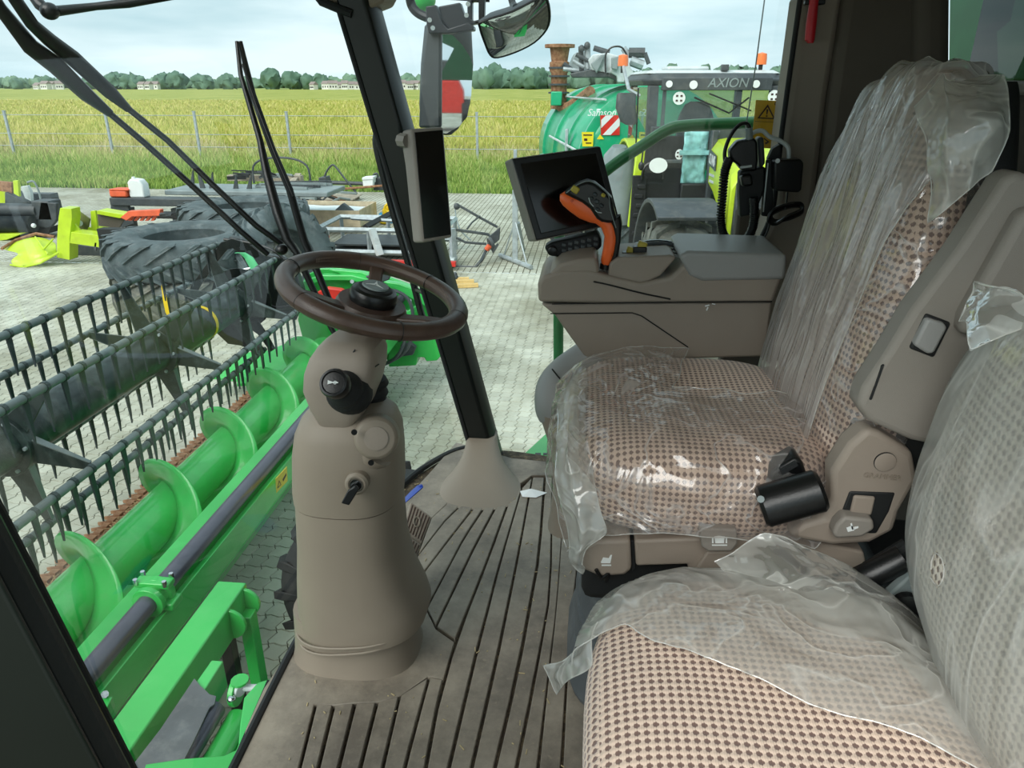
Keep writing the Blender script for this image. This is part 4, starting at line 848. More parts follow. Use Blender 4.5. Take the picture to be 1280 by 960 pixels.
# pallets
def pallet(cx,cy,z,w_,d_,a,label,nb=5,mat='wood2',name='pallet'):
    t=thing(name,label,'pallet',(cx,cy,z)); m=rz(a); f=lambda q:V((cx,cy,z))+m@V(q)
    for k in range(nb): mk('deck_board',box(f((0,-d_/2+(k+.5)*d_/nb,.13)),(w_,d_/nb*.72,.022),m),M[mat],t)
    for k in (-1,0,1):
        mk('stringer',box(f((k*w_*.45,0,.108)),(.09,d_,.02),m),M[mat],t)
        for j in (-1,0,1): mk('block',box(f((k*w_*.45,j*d_*.42,.058)),(.12,.1,.08),m),M[mat],t)
        mk('bottom_board',box(f((k*w_*.45,0,.011)),(.1,d_,.018),m),M[mat],t)
    return t
def junk(t,c,n,w_,d_,z,seed,mats):
    r=random.Random(seed)
    for i in range(n):
        x,y=c[0]+r.uniform(-w_,w_)*.5,c[1]+r.uniform(-d_,d_)*.5; l=r.uniform(.25,.9)
        if r.random()<.5: mk('metal_bar',box((x,y,z+r.uniform(.03,.2)),(l,r.uniform(.03,.08),r.uniform(.03,.1)),rz(r.uniform(-.6,.6))),M[r.choice(mats)],t)
        else: mk('metal_rod',tube([(x-l/2,y-.1,z+.05),(x,y,z+r.uniform(.08,.25)),(x+l/2,y+r.uniform(-.3,.3),z+.06)],r.uniform(.015,.035),6),M[r.choice(mats)],t)
pallet(-8.0,20.6,0,2.9,1.2,.05,'weathered pallet under dark machine parts left of the long bar, by the grass')
c=P(356,236,z=0)
t=thing('scrap_frame','dark scrap implement parts piled on timber beside the tall wiper blade','scrap',(-9.2,20.5,.3)); 
mk('timber',box((-9.3,20.4,.35),(2.4,.3,.2)),M['wood2'],t); mk('timber',box((-9.3,20.8,.62),(2.2,.25,.16)),M['wood2'],t); mk('pale_post',box((-8.35,20.2,.45),(.18,1.6,.14),rx(.3)),M['wood2'],t,bev=.01); mk('pale_post',box((-8.25,20.2,.22),(.18,1.6,.12),rx(.3)),M['wood2'],t,bev=.01); mk('bearer',box((-9.6,20.4,.13),(1.6,.6,.26)),M['wood2'],t)
junk(t,(-9.4,20.4),12,1.6,.8,.66,4,['blkm','drk','gry'])
pallet(-6.9,19.2,0,2.1,1.1,.03,'pale pallet carrying the black box and hooped bar near the grass',6,'wood')
t=thing('black_attachment','black implement attachment with a tall bent hoop lying on the pale pallet','implement',(-6.9,19.2,.15))
a=P(405,231,y=19.0); 
mk('end_plate',prism([P(398,222,y=19.0),P(407,221,y=19.0),P(411,237,y=19.0),P(410,240,y=19.0),P(398,238,y=19.0)],(0,.35,0)),M['drk'],t,bev=.02); mk('end_plate',prism([P(470,222,y=19.2),P(480,221,y=19.2),P(480,238,y=19.2),P(466,238,y=19.2)],(0,.4,0)),M['drk'],t,bev=.02)
mk('axle_bar',tube([P(408,228,y=19.1),P(470,230,y=19.1)],.05,8),M['drk'],t); mk('rust_bar',tube([P(430,236,y=18.9),P(480,232,y=18.9)],.03,6),M['rust'],t); mk('lower_bar',tube([P(402,238,y=18.9),P(446,242,y=18.9)],.035,6),M['gry'],t)
mk('hoop',tube(smoothline([P(404,226,y=19.2),P(408,215,y=19.2),P(414,207,y=19.2),P(419,208,y=19.2),P(430,222,y=19.1),P(446,242,y=18.9)],5),.026,6),M['drk'],t)
mk('hook',tube(smoothline([P(466,228,y=19.3),P(467,219,y=19.3),P(471,217,y=19.3),P(473,222,y=19.3)],4),.03,6),M['drk'],t); junk(t,(-7.1,19.1),8,1.2,.5,.18,6,['drk','rust','gry'])
t=thing('white_box','white box standing among black parts on the pale pallet','box',P(458,234,y=19.0)); mk('body',prism([P(453,223,y=18.9),P(466,222,y=18.9),P(466,235,y=18.9),P(454,235,y=18.9)],(0,.3,0)),M['white'],t,bev=.01); mk('lid',prism([P(452.5,222,y=18.88),P(466.5,221,y=18.88),P(466.5,224,y=18.88),P(452.5,225,y=18.88)],(0,.34,0)),M['white'],t,bev=.005)
# crate with sheet
t=thing('wooden_crate','low pale plywood crate holding white sheet material','crate',(-6.0,16.6,.14))
X0,X1,YA,YB,Z0,Z1=-8.0,-5.05,15.9,17.3,.16,.52
for nm,c_,s_ in (('crate_front',((X0+X1)/2,YA,(Z0+Z1)/2),(X1-X0,.03,Z1-Z0)),('crate_back',((X0+X1)/2,YB,(Z0+Z1)/2),(X1-X0,.03,Z1-Z0)),('crate_side',(X1,(YA+YB)/2,(Z0+Z1)/2),(.03,YB-YA,Z1-Z0)),('crate_side',(X0,(YA+YB)/2,(Z0+Z1)/2),(.03,YB-YA,Z1-Z0)),('crate_floor',((X0+X1)/2,(YA+YB)/2,Z0),(X1-X0,YB-YA,.02)),('front_batten',((X0+X1)/2,YA-.02,Z1-.04),(X1-X0,.02,.08)),('front_batten',((X0+X1)/2,YA-.02,Z0+.05),(X1-X0,.02,.09)),('corner_post',(X1,YA-.01,(Z0+Z1)/2),(.07,.06,Z1-Z0))): mk(nm,box(c_,s_),M['wood'],t)
def shf(u,v): x=X0+.05+u*(X1-X0-.1); y=YA+.05+v*(YB-YA-.1); return V((x,y,Z1-.10+.03*noise.noise(V((x*2,y*2,0)))+.04*(1-abs(2*v-1))))
o=mk('white_sheet',grid(shf,24,12),M['cloth']); tag(o,'white sheet lying folded inside the plywood crate','sheet')
o=mk('net_bag',prism([P(418,263,y=16.2),P(428,254,y=16.4),P(441,264,y=16.2)],(0,.15,.0)),M['drk'],bev=.02); tag(o,'small dark patterned bag on the white sheet in the crate','bag')
for k in range(2): pallet(-7.0+k*1.35,16.6,0,1.25,1.2,0,['weathered pallet under the left half of the plywood crate','weathered pallet under the right half of the plywood crate'][k])
t=thing('brick_pile','small pile of orange bricks beside the pallet under the crate','bricks',P(398,302,z=0))
for i in range(8): c=P(392+4.5*(i%4),304-3*(i//4),z=.03); mk('brick',box((c.x,c.y,.035+.07*(i//4)),(.2,.1,.065),rz(.1*i)),M['orangep'],t)
# galvanised frame
t=thing('galvanised_frame','galvanised steel ladder frame lying on the paving right of the crate','frame',(-3.9,13.4,0))
def gb(a,b,w_=.07,nm='frame_bar',m='galv'): mk(nm,tube([a,b],w_*.7,4),M[m],t,smooth=False)
F0,F1,F2,F3=(-5.0,13.1,.62),(-2.6,13.1,.62),(-5.0,14.5,.62),(-2.6,14.5,.62)
gb(V(F0),V(F1));gb(V(F2),V(F3));gb(V(F0),V(F2));gb(V(F1),V(F3)); gb(V((-5,13.05,.22)),V((-2.5,13.05,.22)));gb(V((-5,14.5,.2)),V((-2.5,14.5,.2)))
for x in (-4.98,-4.0,-3.2,-2.62): gb(V((x,13.1,.0)),V((x,13.1,.62)),.06); gb(V((x,14.5,0)),V((x,14.5,.62)),.06)
gb(V((-4.9,13.08,.25)),V((-4.75,13.08,.6)),.04); gb(V((-3.2,13.06,.6)),V((-2.8,13.06,.2)),.04); gb(V((-2.4,13.0,.05)),V((-2.4,13.0,.7)),.09); gb(V((-3.9,13.0,.66)),V((-3.75,12.9,.2)),.11,'tag_plate','lgry')
gb(V((-4.6,14.0,.68)),V((-2.9,13.6,.68)),.05,'loose_rail'); gb(V((-4.05,13.1,.68)),V((-3.95,14.5,.7)),.08,'dark_strap','blkm')
mk('coiled_strap',G(*[tube([V((-3.15+.16*math.cos(a)+.05*k,13.9+.1*math.sin(a),.7+.02*k)) for a in [i*.5 for i in range(13)]],.02,5) for k in range(4)]),M['drk'],t)
mk('red_bar',box((-3.1,12.7,.12),(1.6,.12,.08)),M['redp'],t); mk('pale_tray',box((-2.7,13.0,.12),(.7,.35,.12)),M['lgry'],t,bev=.02)
for k in range(2): mk('dark_shelf',box((-3.8,13.8,.3-.1*k),(2.0,1.0,.03)),M['drk'],t)
# yellow and blue
t=thing('yellow_container','yellow plastic container partly hidden by the front cab pillar','container',P(494,268,z=0)); yb=P(492,262,y=18)
mk('body',loft([sring(P(u,v,y=17.5),r_,.2,16,2.6) for u,v,r_ in ((492,273,.26),(492,262,.28),(494,255,.22),(492,246,.08),(489,241,.05))]),M['yellow'],t,bev=0); mk('handle_ring',tube([P(486+5*math.cos(a),260+5*math.sin(a),y=17.2) for a in [k*.6 for k in range(11)]],.03,6),M['yellow'],t)
t=thing('blue_bag','crumpled bright blue bag in front of the yellow container','bag',P(492,277,z=0))
def bb(u,v): a=u*2*PI; b=v*PI/2; p=P(490,277,z=0); return p+V((.36*math.cos(a)*math.cos(b),.25*math.sin(a)*math.cos(b),.26*math.sin(b)))*(1+.35*noise.noise(V((math.cos(a)*2,math.sin(a)*2,b*2))))
mk('bag_body',grid(bb,24,8,closed_u=True),M['bluebag'],t)
mk('yellow_corner',ell(P(480,277,z=.06),(.12,.1,.06)),M['yellow'],t)
# harrow frame
t=thing('bent_tube_harrow','light tubular towed frame with a dark pointed plate standing on the paving','frame',(-2.4,13.9,0))
def ht(px,ys,r_=.022,m='drk'): mk('frame_tube',tube([P(u,v,y=y) for (u,v),y in zip(px,ys)],r_,6),M[m],t)
ht([(569,260),(572,256),(600,272),(622,284)],[15.5]*4,.028); ht([(600,270),(590,278),(584,286)],[15.5,15.2,15],.02); ht([(560,286),(590,290),(610,293),(614,297)],[14.5]*4,.03); ht([(562,298),(572,298),(582,303),(608,305)],[14]*4,.025); ht([(569,262),(570,272),(575,288),(588,300)],[15.5,15.2,14.6,14.2],.015,'gry'); ht([(614,298),(608,312),(602,325),(594,334),(585,334),(560,333)],[13.6,13.4,13.1,13,13,13],.03)
mk('pointed_plate',prism([P(u,v,y=13.8) for u,v in ((625,284),(624,300),(618,305),(612,302),(611,296))],(0,.08,0)),M['drk'],t,bev=.01); mk('dark_wheel',lathe([(.05,-.03),(.13,-.03),(.13,.03),(.05,.03)],P(614,305,y=13.5),(.8,.4,.3),14),M['drk'],t); mk('orange_joint',cyl(P(608,312,y=13.35),P(612,307,y=13.35),.05,10),M['orangep'],t); mk('hook_plate',prism([P(614,312,y=13.4),P(622,304,y=13.4),P(623,307,y=13.4),P(616,317,y=13.4)],(0,.05,0)),M['drk'],t)
mk('top_corner',ell(P(571,258,y=15.5),(.07,.05,.07)),M['drk'],t)
# galvanised stand
t=thing('tripod_stand','galvanised metal stand with a T-shaped foot on open paving','stand',P(643,326,z=0))
A_=P(625,319,z=.05);B_=P(664,334,z=.05); top=P(643,238,y=13.5); fo=A_.lerp(B_,.5)
mk('foot_tube',tube([A_,B_],.045,8),M['galv'],t); mk('post',box((fo+V((0,0,.65))),(.10,.05,1.3)),M['galv'],t,bev=.005); mk('post_head',box((fo+V((0,0,1.6))),(.06,.04,.8)),M['galv'],t,bev=.005)
for k in (.12,.88): p=A_.lerp(B_,k); mk('brace',tube([p,fo+V((0,0,.75))],.014,6),M['galv'],t)
mk('rear_leg',tube([fo+V((.05,.1,.7)),fo+V((.1,.8,.02))],.03,6),M['galv'],t)
for (u,v,i) in ((574,349,0),(580,352,1),(585,357,2)):
    c=P(u,v,z=.03); o=mk('timber_offcut',box((c.x,c.y,.03+.002*i),(.34,.09,.06),rz(.15+.05*i)),M['woody'],bev=.004); tag(o,['short pale timber offcut lying farthest from the cab by the pillar','short pale timber offcut in the middle of three by the pillar','short pale timber offcut lying nearest the cab by the pillar'][i],'timber','timber offcuts on the paving')
c=P(566,351,z=0); t=thing('dark_rag','small dark crumpled object beside the timber offcuts','rag',c); mk('lump',ell(c+V((0,0,.05)),(.1,.08,.06),e=2.6),M['drk'],t); mk('lump_top',ell(c+V((.04,.02,.1)),(.04,.04,.05)),M['drk'],t)
# ================================================================ SLURRY TANKER
tk=thing('slurry_tanker','big green slurry tanker with pump and arms on top behind the tractor','tanker',(.7,13,0))
KT=1.2; A_=V((1.22,14.28,1.684)); ax=V((-.20,.98,0)).normalized(); sx=V((.98,.20,0)).normalized(); up=V((0,0,1)); LT=4.6
def tp(s,l,z): return A_+(sx*s+ax*l+up*z)*KT
def tring(r_,l,n=48): return [tp(r_*math.cos(2*PI*k/n),l,r_*math.sin(2*PI*k/n)) for k in range(n)]
mk('tank_shell',loft([tring(.7,-.10),tring(1.0,-.06),tring(1.14,0),tring(1.17,.05),tring(1.17,LT),tring(1.0,LT+.2),tring(.4,LT+.3)]),M['tank'],tk,ang=50)
for l in (0.02,1.25,2.5,3.8): mk('ring_rib',loft([tring(1.165,l-.05),tring(1.21,l-.04),tring(1.21,l+.04),tring(1.165,l+.05)]),M['tank'],tk,ang=30)
mk('side_rail',tube([tp(-1.2,.1,.25),tp(-1.22,LT*.6,.3)],.025,6),M['lgry'],tk); mk('level_gauge',box(tp(-1.2,1.0,.1),(.06,.2,1.0)),M['galv'],tk,bev=.01); mk('side_rail',tube([tp(-.75,.2,.98),tp(-.78,LT*.8,.98)],.02,6),M['lgry'],tk)
mk('side_lamp',box(tp(-.85,.05,.78),(.16,.05,.18)),M['lgry'],tk,bev=.01)
for l in (1.3,3.0):
    g=lathe([(.25,-.25),(.62,-.25),(.62,.25),(.25,.25)],tp(-1.15,l-.2,-1.3),sx,24); mk('tanker_wheel',g,M['rubber'],tk,bev=.03)
for k,l in enumerate((.5,1.7)): mk('fender_pipe',cyl(tp(-1.42,l,-.2),tp(-1.35,l+.9,-.18),.22,18),M['tank'],tk); mk('pipe_end',lathe([(.17,-.02),(.23,-.02),(.23,.03),(.17,.03)],tp(-1.42,l-.01,-.2),ax,18),M['drk'],tk); mk('pipe_bracket',box(tp(-1.2,l+.5,-.3),(.4,.3,.12)),M['tank'],tk)
# funnel
fu=P(692,110,y=18.00)
mk('filling_funnel',lathe([(.19,-.9),(.19,-.12),(.23,-.06),(.23,.12),(.19,.14),(.24,.48),(.35,.50),(.35,.43)],V((-.744,18.5,3.484)),(0,0,1),20),M['rust'],tk); mk('funnel_rings',G(*[lathe([(.19,z*1.2-.02),(.25,z*1.2-.02),(.25,z*1.2+.02),(.19,z*1.2+.02)],V((-.744,18.5,3.484)),(0,0,1),18) for z in (-.45,-.3,-.15,0)]),M['drk'],tk)
mk('funnel_valve',box(tp(-1.0,LT-1.2,.95),(.25,.4,.3)),M['tank'],tk,bev=.02); mk('funnel_elbow',tube(smoothline([V((-.744,18.5,2.68)),V((-.54,18.0,2.62)),V((-.24,17.4,2.8)),V((.0,16.8,2.98))]),.12,10),M['rust'],tk)
# top gear
def tb(px,y,nm,m='lgry',th=.3,b=.02):
    y*=1.2
    mk(nm,prism([P(u,v,y=y) for u,v in px],(0,th,0)),M[m],tk,bev=b)
tb([(735,75),(741,68),(760,66),(774,70),(776,88),(760,94),(740,90)],12.6,'pump_housing'); tb([(738,80),(752,68),(757,68),(746,92)],12.5,'pump_rib','gry',.1)
tb([(774,68),(783,66),(788,84),(795,95),(790,103),(772,103),(771,95),(762,90),(764,84),(772,80)],12.3,'crane_arm'); tb([(764,72),(774,70),(772,88),(764,86)],12.2,'crane_plate','gry',.1)
tb([(711,80),(717,67),(726,64),(736,66),(738,88),(726,92),(712,88)],13.2,'side_cage','gry',.3,.05)
for k,(a,b,r_) in enumerate((((704,80),(722,93),.05),((704,86),(736,90),.04),((726,58),(727,88),.05),((734,55),(735,86),.06),((720,68),(735,76),.04),((716,76),(730,84),.035),((742,60),(762,66),.05),((779,60),(786,70),.06),((786,66),(806,66),.09),((788,76),(804,82),.09),((806,66),(811,80),.04),((757,92),(757,66),.02))): mk('steel_pipe',cyl(P(*a,y=15.60-.05*k),P(*b,y=15.60-.05*k),r_,8),M['galv' if k%2 else 'drk'],tk)
mk('lever_head',ell(P(734,57,y=15.36),(.06,.06,.07)),M['drk'],tk); mk('lever_head',ell(P(727,61,y=15.36),(.06,.06,.07)),M['drk'],tk); mk('hose_arch',tube(smoothline([P(757,92,y=14.64),P(757,70,y=14.64),P(762,61,y=14.64),P(770,58,y=14.64),P(778,60,y=14.64),P(784,70,y=14.64)],4),.018,6),M['blk'],tk)
mk('dirt_cover',prism([P(712,92,y=15.12),P(740,86,y=15.12),P(775,92,y=15.12),P(795,100,y=15.12),P(790,106,y=15.12),P(760,97,y=15.12),P(715,97,y=15.12)],(0,.8,0)),M['drk'],tk,bev=.02)
# front plate marks: plane facing the tractor
nA=-ax; fp=tp(0,-.115,0)
def onT(u,v): return PLN(u,v,fp,nA)
mk('front_disc',loft([tring(.98,-.07),tring(.98,-.11)]),M['tank'],tk)
def plate(px,nm,m,o=.004): 
    mk(nm,prism([onT(u,v)+nA*o for u,v in px],nA*.003),M[m],tk,bev=0)
plate([(750,144),(775,144),(774,169),(751,169)],'warning_board','redp',.01)
plate([(757,144.3),(767,144.3),(751.3,160),(751.3,150)],'white_stripe','white',.014); plate([(774.5,146),(774.3,157),(763,168.6),(753,168.6)],'white_stripe','white',.014)
plate([(774.3,161),(774.2,168.6),(767,168.6)],'red_stripe','redp',.018)
plate([(727,165),(742,165),(741,183),(728,183)],'yellow_label','stickerb'); plate([(729,168),(740,168),(740,169.5),(729,169.5)],'label_print','stink',.008); plate([(730,173),(734,173),(734,176),(730,176)],'label_print','stink',.008); plate([(732,178),(739,178),(739,179.5),(732,179.5)],'label_print','stink',.008)
plate([(746,174),(750,168),(755,174)],'yellow_triangle','stickerb')
text('maker_lettering','Samson',.17,onT(752,141)+nA*.006,sx,up,M['white'],tk,.003,shear=.25); 
sd_=V((-1,-.17,0)).normalized(); text('side_lettering','Samson',.4,tp(-1.195,.55,-.25),-ax,up,M['lgry'],tk,.003,shear=.25)
mk('drawbar',box(tp(0,-.8,-1.1),(.3,1.8,.25)),M['tank'],tk)
for s_ in (-.9,.9): mk('axle_leg',box(tp(s_*.6,2,-1.3),(.2,2.5,.9)),M['drk'],tk)
# ================================================================ TRACTOR
tr=thing('lime_tractor','lime green tractor with black cab facing the harvester, marked with round white stickers','tractor',(1.45,8,0))
TC=V((1.70,11.0,0)); TF=V((.10,-1,0)).normalized(); TS=V((1,.10,0)).normalized()
def T(s,f,z): return TC+TS*s+TF*f+V((0,0,z))
TM=Matrix((TS,-TF,V((0,0,1)))).transposed()
def tbx(nm,c,s_,m,b=.01): return mk(nm,box(T(*c),s_,TM),M[m] if isinstance(m,str) else m,tr,bev=b)
def tpr(nm,pts,vec,m,b=.01): 
    v=TS*vec[0]+TF*vec[1]+V((0,0,vec[2])); return mk(nm,prism([T(*p) for p in pts],v),M[m],tr,bev=b)
mk('roof',loft([[T(-.95,-1.8,3.10),T(.95,-1.8,3.10),T(.95,-.1,3.10),T(.7,.12,3.10),T(-.7,.12,3.10),T(-.95,-.1,3.10)],[T(-1.0,-1.85,3.17),T(1.0,-1.85,3.17),T(1.0,-.08,3.17),T(.74,.16,3.17),T(-.74,.16,3.17),T(-1.0,-.08,3.17)],[T(-.9,-1.75,3.26),T(.9,-1.75,3.26),T(.9,-.1,3.26),T(.66,.05,3.26),T(-.66,.05,3.26),T(-.9,-.1,3.26)]]),M['drk'],tr,bev=.02)
mk('roof_cap',loft([[T(-.93,-1.75,3.255),T(.93,-1.75,3.255),T(.93,-.05,3.255),T(-.93,-.05,3.255)],[T(-.85,-1.65,3.30),T(.85,-1.65,3.30),T(.85,-.15,3.30),T(-.85,-.15,3.30)]]),M['lgry'],tr,bev=.02)
tpr('roof_front_panel',[(-.75,.10,3.04),(.75,.10,3.04),(.75,.10,3.2),(-.75,.10,3.2)],(0,.07,0),'drk')
text('roof_lettering','AXION',.17,T(.14,.175,3.13),TS,up,M['gry'],tr,.003,shear=.2)
def disc(s,f,z,r_,cross=False,sx_=1.0):
    o=T(s,f,z); mk('round_sticker',[ (o+TS*(r_*sx_*math.cos(2*PI*k/18))+V((0,0,r_*math.sin(2*PI*k/18)))+TF*.004*j) for j in (0,1) for k in range(18)] and (lambda vs:(vs,[tuple(range(18)),tuple(range(35,17,-1))]+[(k,18+k,18+(k+1)%18,(k+1)%18) for k in range(18)]))([ (o+TS*(r_*sx_*math.cos(2*PI*k/18))+V((0,0,r_*math.sin(2*PI*k/18)))+TF*.006*j) for j in (0,1) for k in range(18)]),M['white'],tr)
    if cross:
        for a in range(4): mk('sticker_mark',box(o+TS*(r_*.5*math.cos(a*PI/2+.78))+V((0,0,r_*.5*math.sin(a*PI/2+.78)))+TF*.01,(r_*.35,.004,r_*.28),TM),M['stink'],tr)
disc(-.66,.19,3.12,.045);disc(-.33,.19,3.11,.055);disc(.52,.19,3.12,.05)
for s_,w_ in ((-.84,.14),(.84,.12)): mk('cab_pillar',loft([[T(s_-w_/2,f,z),T(s_+w_/2,f,z),T(s_+w_/2,f-.12,z),T(s_-w_/2,f-.12,z)] for f,z in ((.22,1.2),(.14,2.2),(.06,3.1))]),M['drk'],tr,bev=.01); mk('rear_pillar',box(T(s_,-1.7,2.4),(.1,.1,1.5),TM),M['drk'],tr)
tbx('inner_post',(-.68,.02,2.6),(.05,.04,1.0),'drk')
mk('windscreen',([T(-.78,.2,1.6),T(.78,.2,1.6),T(.78,.06,3.08),T(-.78,.06,3.08)],[(0,1,2,3)]),M['tglass'],tr); mk('side_window',([T(-.9,.1,1.6),T(-.9,-1.6,1.6),T(-.9,-1.6,3.08),T(-.9,.0,3.08)],[(0,1,2,3)]),M['tglass'],tr); mk('rear_window',([T(-.85,-1.75,2.0),T(.85,-1.75,2.0),T(.85,-1.75,3.08),T(-.85,-1.75,3.08)],[(0,1,2,3)]),M['tglass'],tr)
disc(-.50,.14,2.94,.085,True);disc(.80,.14,2.96,.085,True);disc(-.48,.36,2.22,.07,True,.8)
mk('cab_seat',loft([sring(T(-.02,-.8,z),a,.08,16,3) for z,a in ((1.9,.28),(2.6,.28),(2.72,.24),(2.84,.18),(2.88,.1))]),M['drk'],tr); tbx('dashboard',(.1,-.1,2.40),(.8,.25,.12),'drk',.03)
mk('wiper_arm',tube([T(-.3,.18,2.95),T(.2,.17,2.75),T(.45,.18,2.95)],.012,6),M['blk'],tr); mk('wiper_arm',tube([T(-.1,.18,3.0),T(.5,.17,2.78)],.010,6),M['blk'],tr)
mk('lower_black_panel',prism([T(-1.0,.3,1.15),T(-.42,.3,1.15),T(-.40,.26,2.46),T(-.93,.26,2.46)],TF*.05),M['blkm'],tr,bev=.01)
mk('teal_lower_glass',grid(lambda u,v:T(-.43+.33*u,.36+.04*noise.noise(V((u*5,v*7,0))),1.82+.70*v),12,14),M['teal'],tr,solid=.01)  # lower windscreen glass; its bluish reflection is painted as opaque teal
mk('lower_glass_bracket',box(T(-.28,.42,2.25),(.42,.04,.06),TM),M['teal'],tr); mk('exhaust_duct',prism([T(-.10,.4,1.2),T(-.02,.4,1.2),T(.0,.4,2.55),T(-.09,.4,2.55)],TF*.1),M['drk'],tr,bev=.02); mk('black_collar',prism([T(-.44,.32,1.45),T(-.02,.32,1.45),T(-.02,.32,1.84),T(-.44,.32,1.84)],TF*.15),M['blkm'],tr,bev=.02); mk('dark_cowl',prism([T(-.06,.3,2.2),T(.8,.3,2.2),T(.8,.3,2.58),T(.02,.3,2.58)],TF*.1),M['drk'],tr,bev=.03)
tbx('mirror_stalk',(-.64,.5,2.14),(.36,.05,.05),'drk'); 
disc(-.81,.62,2.10,.10,False,1.25)
# hood
hood=[(.22,.35,1.25),(.22,.35,2.22),(.32,.35,2.34),(.12,2.3,2.05),(.02,2.4,1.85),(.02,2.4,1.0)]
def hx(f): return -.06-.26*((f-.35)/2.05)
HR=lambda f,zt,zb: [T(hx(f),f,zb),T(hx(f),f,zt-.14),T(hx(f)+.08,f,zt-.02),T(hx(f)+.2,f,zt),T(hx(f)+.6,f,zt),T(hx(f)+.72,f,zt-.02),T(hx(f)+.8,f,zt-.14),T(hx(f)+.8,f,zb)]
mk('hood',loft([HR(.35,2.44,1.86),HR(1.0,2.42,1.80),HR(1.7,2.37,1.66),HR(2.3,2.28,1.45),HR(2.42,2.15,1.40)]),M['lime'],tr,bev=.015)
mk('front_grille',box(T(.06,2.45,1.72),(.66,.08,.75),TM),M['drk'],tr,bev=.02)
hd_=T(hx(.75)-.008,.75,2.08); hdx=(T(hx(1.0),1.0,0)-T(hx(.35),.35,0)).normalized()
nx_=hdx.cross(up).normalized(); nx_=nx_ if nx_.x<0 else -nx_
mk('badge_plate',prism([T(hx(.45),.45,2.30)+nx_*.01,T(hx(1.15),1.15,2.27)+nx_*.01,T(hx(1.15),1.15,2.08)+nx_*.01,T(hx(.45),.45,2.10)+nx_*.01],nx_*.006),M['drk'],tr,bev=0)
text('hood_lettering','CLAAS',.19,T(hx(.80),.80,2.18)+nx_*.02,hdx,up,M['lgry'],tr,.003); mk('vent_mark',G(*[box(T(hx(.9),.9,2.0-.08*k)+nx_*.01,(.01,.3-.06*k,.03),TM) for k in range(2)]),M['lgry'],tr)
# wheels and fenders
def fender(c,ro,wd,a0,a1,m,nm):
    g=[]
    for k in range(13):
        a=R(a0+(a1-a0)*k/12); o=c; d=TF*math.cos(a)+V((0,0,math.sin(a)))
        g.append([o+d*ro-TS*wd/2,o+d*ro+TS*wd/2,o+d*(ro+.05)+TS*wd/2,o+d*(ro+.05)-TS*wd/2])
    mk(nm,loft(g),M[m],tr,bev=.01)
fc=T(-.86,2.4,.84); fender(fc,1.02,.72,62,175,'drk','front_fender'); tyre('','',fc,TS,.84,.38,.66,M['tyred'],16,parent=tr,lugh=.07,skew=.3)
fc2=T(.86,2.4,.84); tyre('','',fc2,TS,.84,.38,.66,M['tyred'],16,parent=tr,lugh=.07,skew=.3)
rc=T(-1.0,-1.0,1.08); tyre('','',rc,TS,1.02,.5,.62,M['tyre'],18,parent=tr,lugh=.07,skew=.3); fender(rc+V((.22,0,0)),1.22,.55,10,150,'lime','rear_fender'); mk('fender_inner',prism([T(-.55,.18,2.3),T(-.55,.2,1.2),T(-1.12,.2,1.2),T(-1.05,.18,2.42)],TF*.06),M['lime'],tr,bev=.02)
rc2=T(1.1,-.9,1.05); tyre('','',rc2,TS,1.02,.5,.62,M['tyre'],18,parent=tr,lugh=.07,skew=.3)
mk('grey_tank_cover',loft([sring(T(-1.22,-.3,z),a,.40,16,2.8) for z,a in ((1.2,.24),(1.8,.26),(2.15,.22),(2.28,.1))]),M['gry'],tr)
for k in range(6): tbx('step_plate_part',(-1.02+.03*(k%2),.45,1.15+.13*k),(.12,.05,.06),'blkm')
mk('step_frame',prism([T(-1.12,.42,1.0),T(-.92,.42,1.0),T(-.92,.42,1.95),T(-1.12,.42,1.95)],TF*.03),M['blkm'],tr,bev=.01); mk('hand_rail',tube(smoothline([T(-1.0,.5,1.9),T(-.98,.5,2.05),T(-.9,.5,2.12),T(-.86,.5,2.1)]),.02,6),M['blk'],tr); mk('hand_rail',tube([T(-1.0,.5,2.45),T(-1.02,.5,2.1)],.012,6),M['blk'],tr); mk('rail_knob',ell(T(-1.02,.5,2.08),(.04,.03,.06)),M['blk'],tr)
for u,v,y in ((779,75,11.4),(952,73,11.4)): c=P(u,v,y=y); mk('beacon',lathe([(.075,-.08),(.075,.0),(.068,.06),(.0,.08)],c,(0,0,1),14),M['amber'],tr); mk('beacon_stem',cyl(c-V((0,0,.17)),c-V((0,0,.05)),.03,8),M['blk'],tr)
c=P(779,80,y=11.4); mk('mirror_arm',tube([c,P(781,92,y=11.2),P(786,112,y=10.8),P(800,120,y=10.8)],.026,6),M['galv'],tr)
mk('cab_mirror',loft([sring(P(u,v,y=10.6),r_*1.3,.06,16,3.5) for u,v,r_ in ((783,116,.08),(783,118,.10),(782,135,.105),(786,152,.09),(788,156,.05))]),M['drk'],tr)
mk('mirror_wire',tube([P(798,110,y=10.7),P(795,180,y=10.7)],.012,6),M['blk'],tr); tbx('mirror_box',(-.78,.3,2.5),(.2,.12,.16),'drk')
tbx('roof_lamp',(.15,-.1,3.33),(.1,.08,.08),'drk'); tbx('roof_hatch',(-.25,-.8,3.33),(.6,.5,.06),'lgry',.03)
tbx('chassis',(.45,.8,.85),(.6,3.4,.7),'drk',.03); tbx('cab_body',(0,-.8,1.35),(1.6,1.6,.6),'drk',.03)

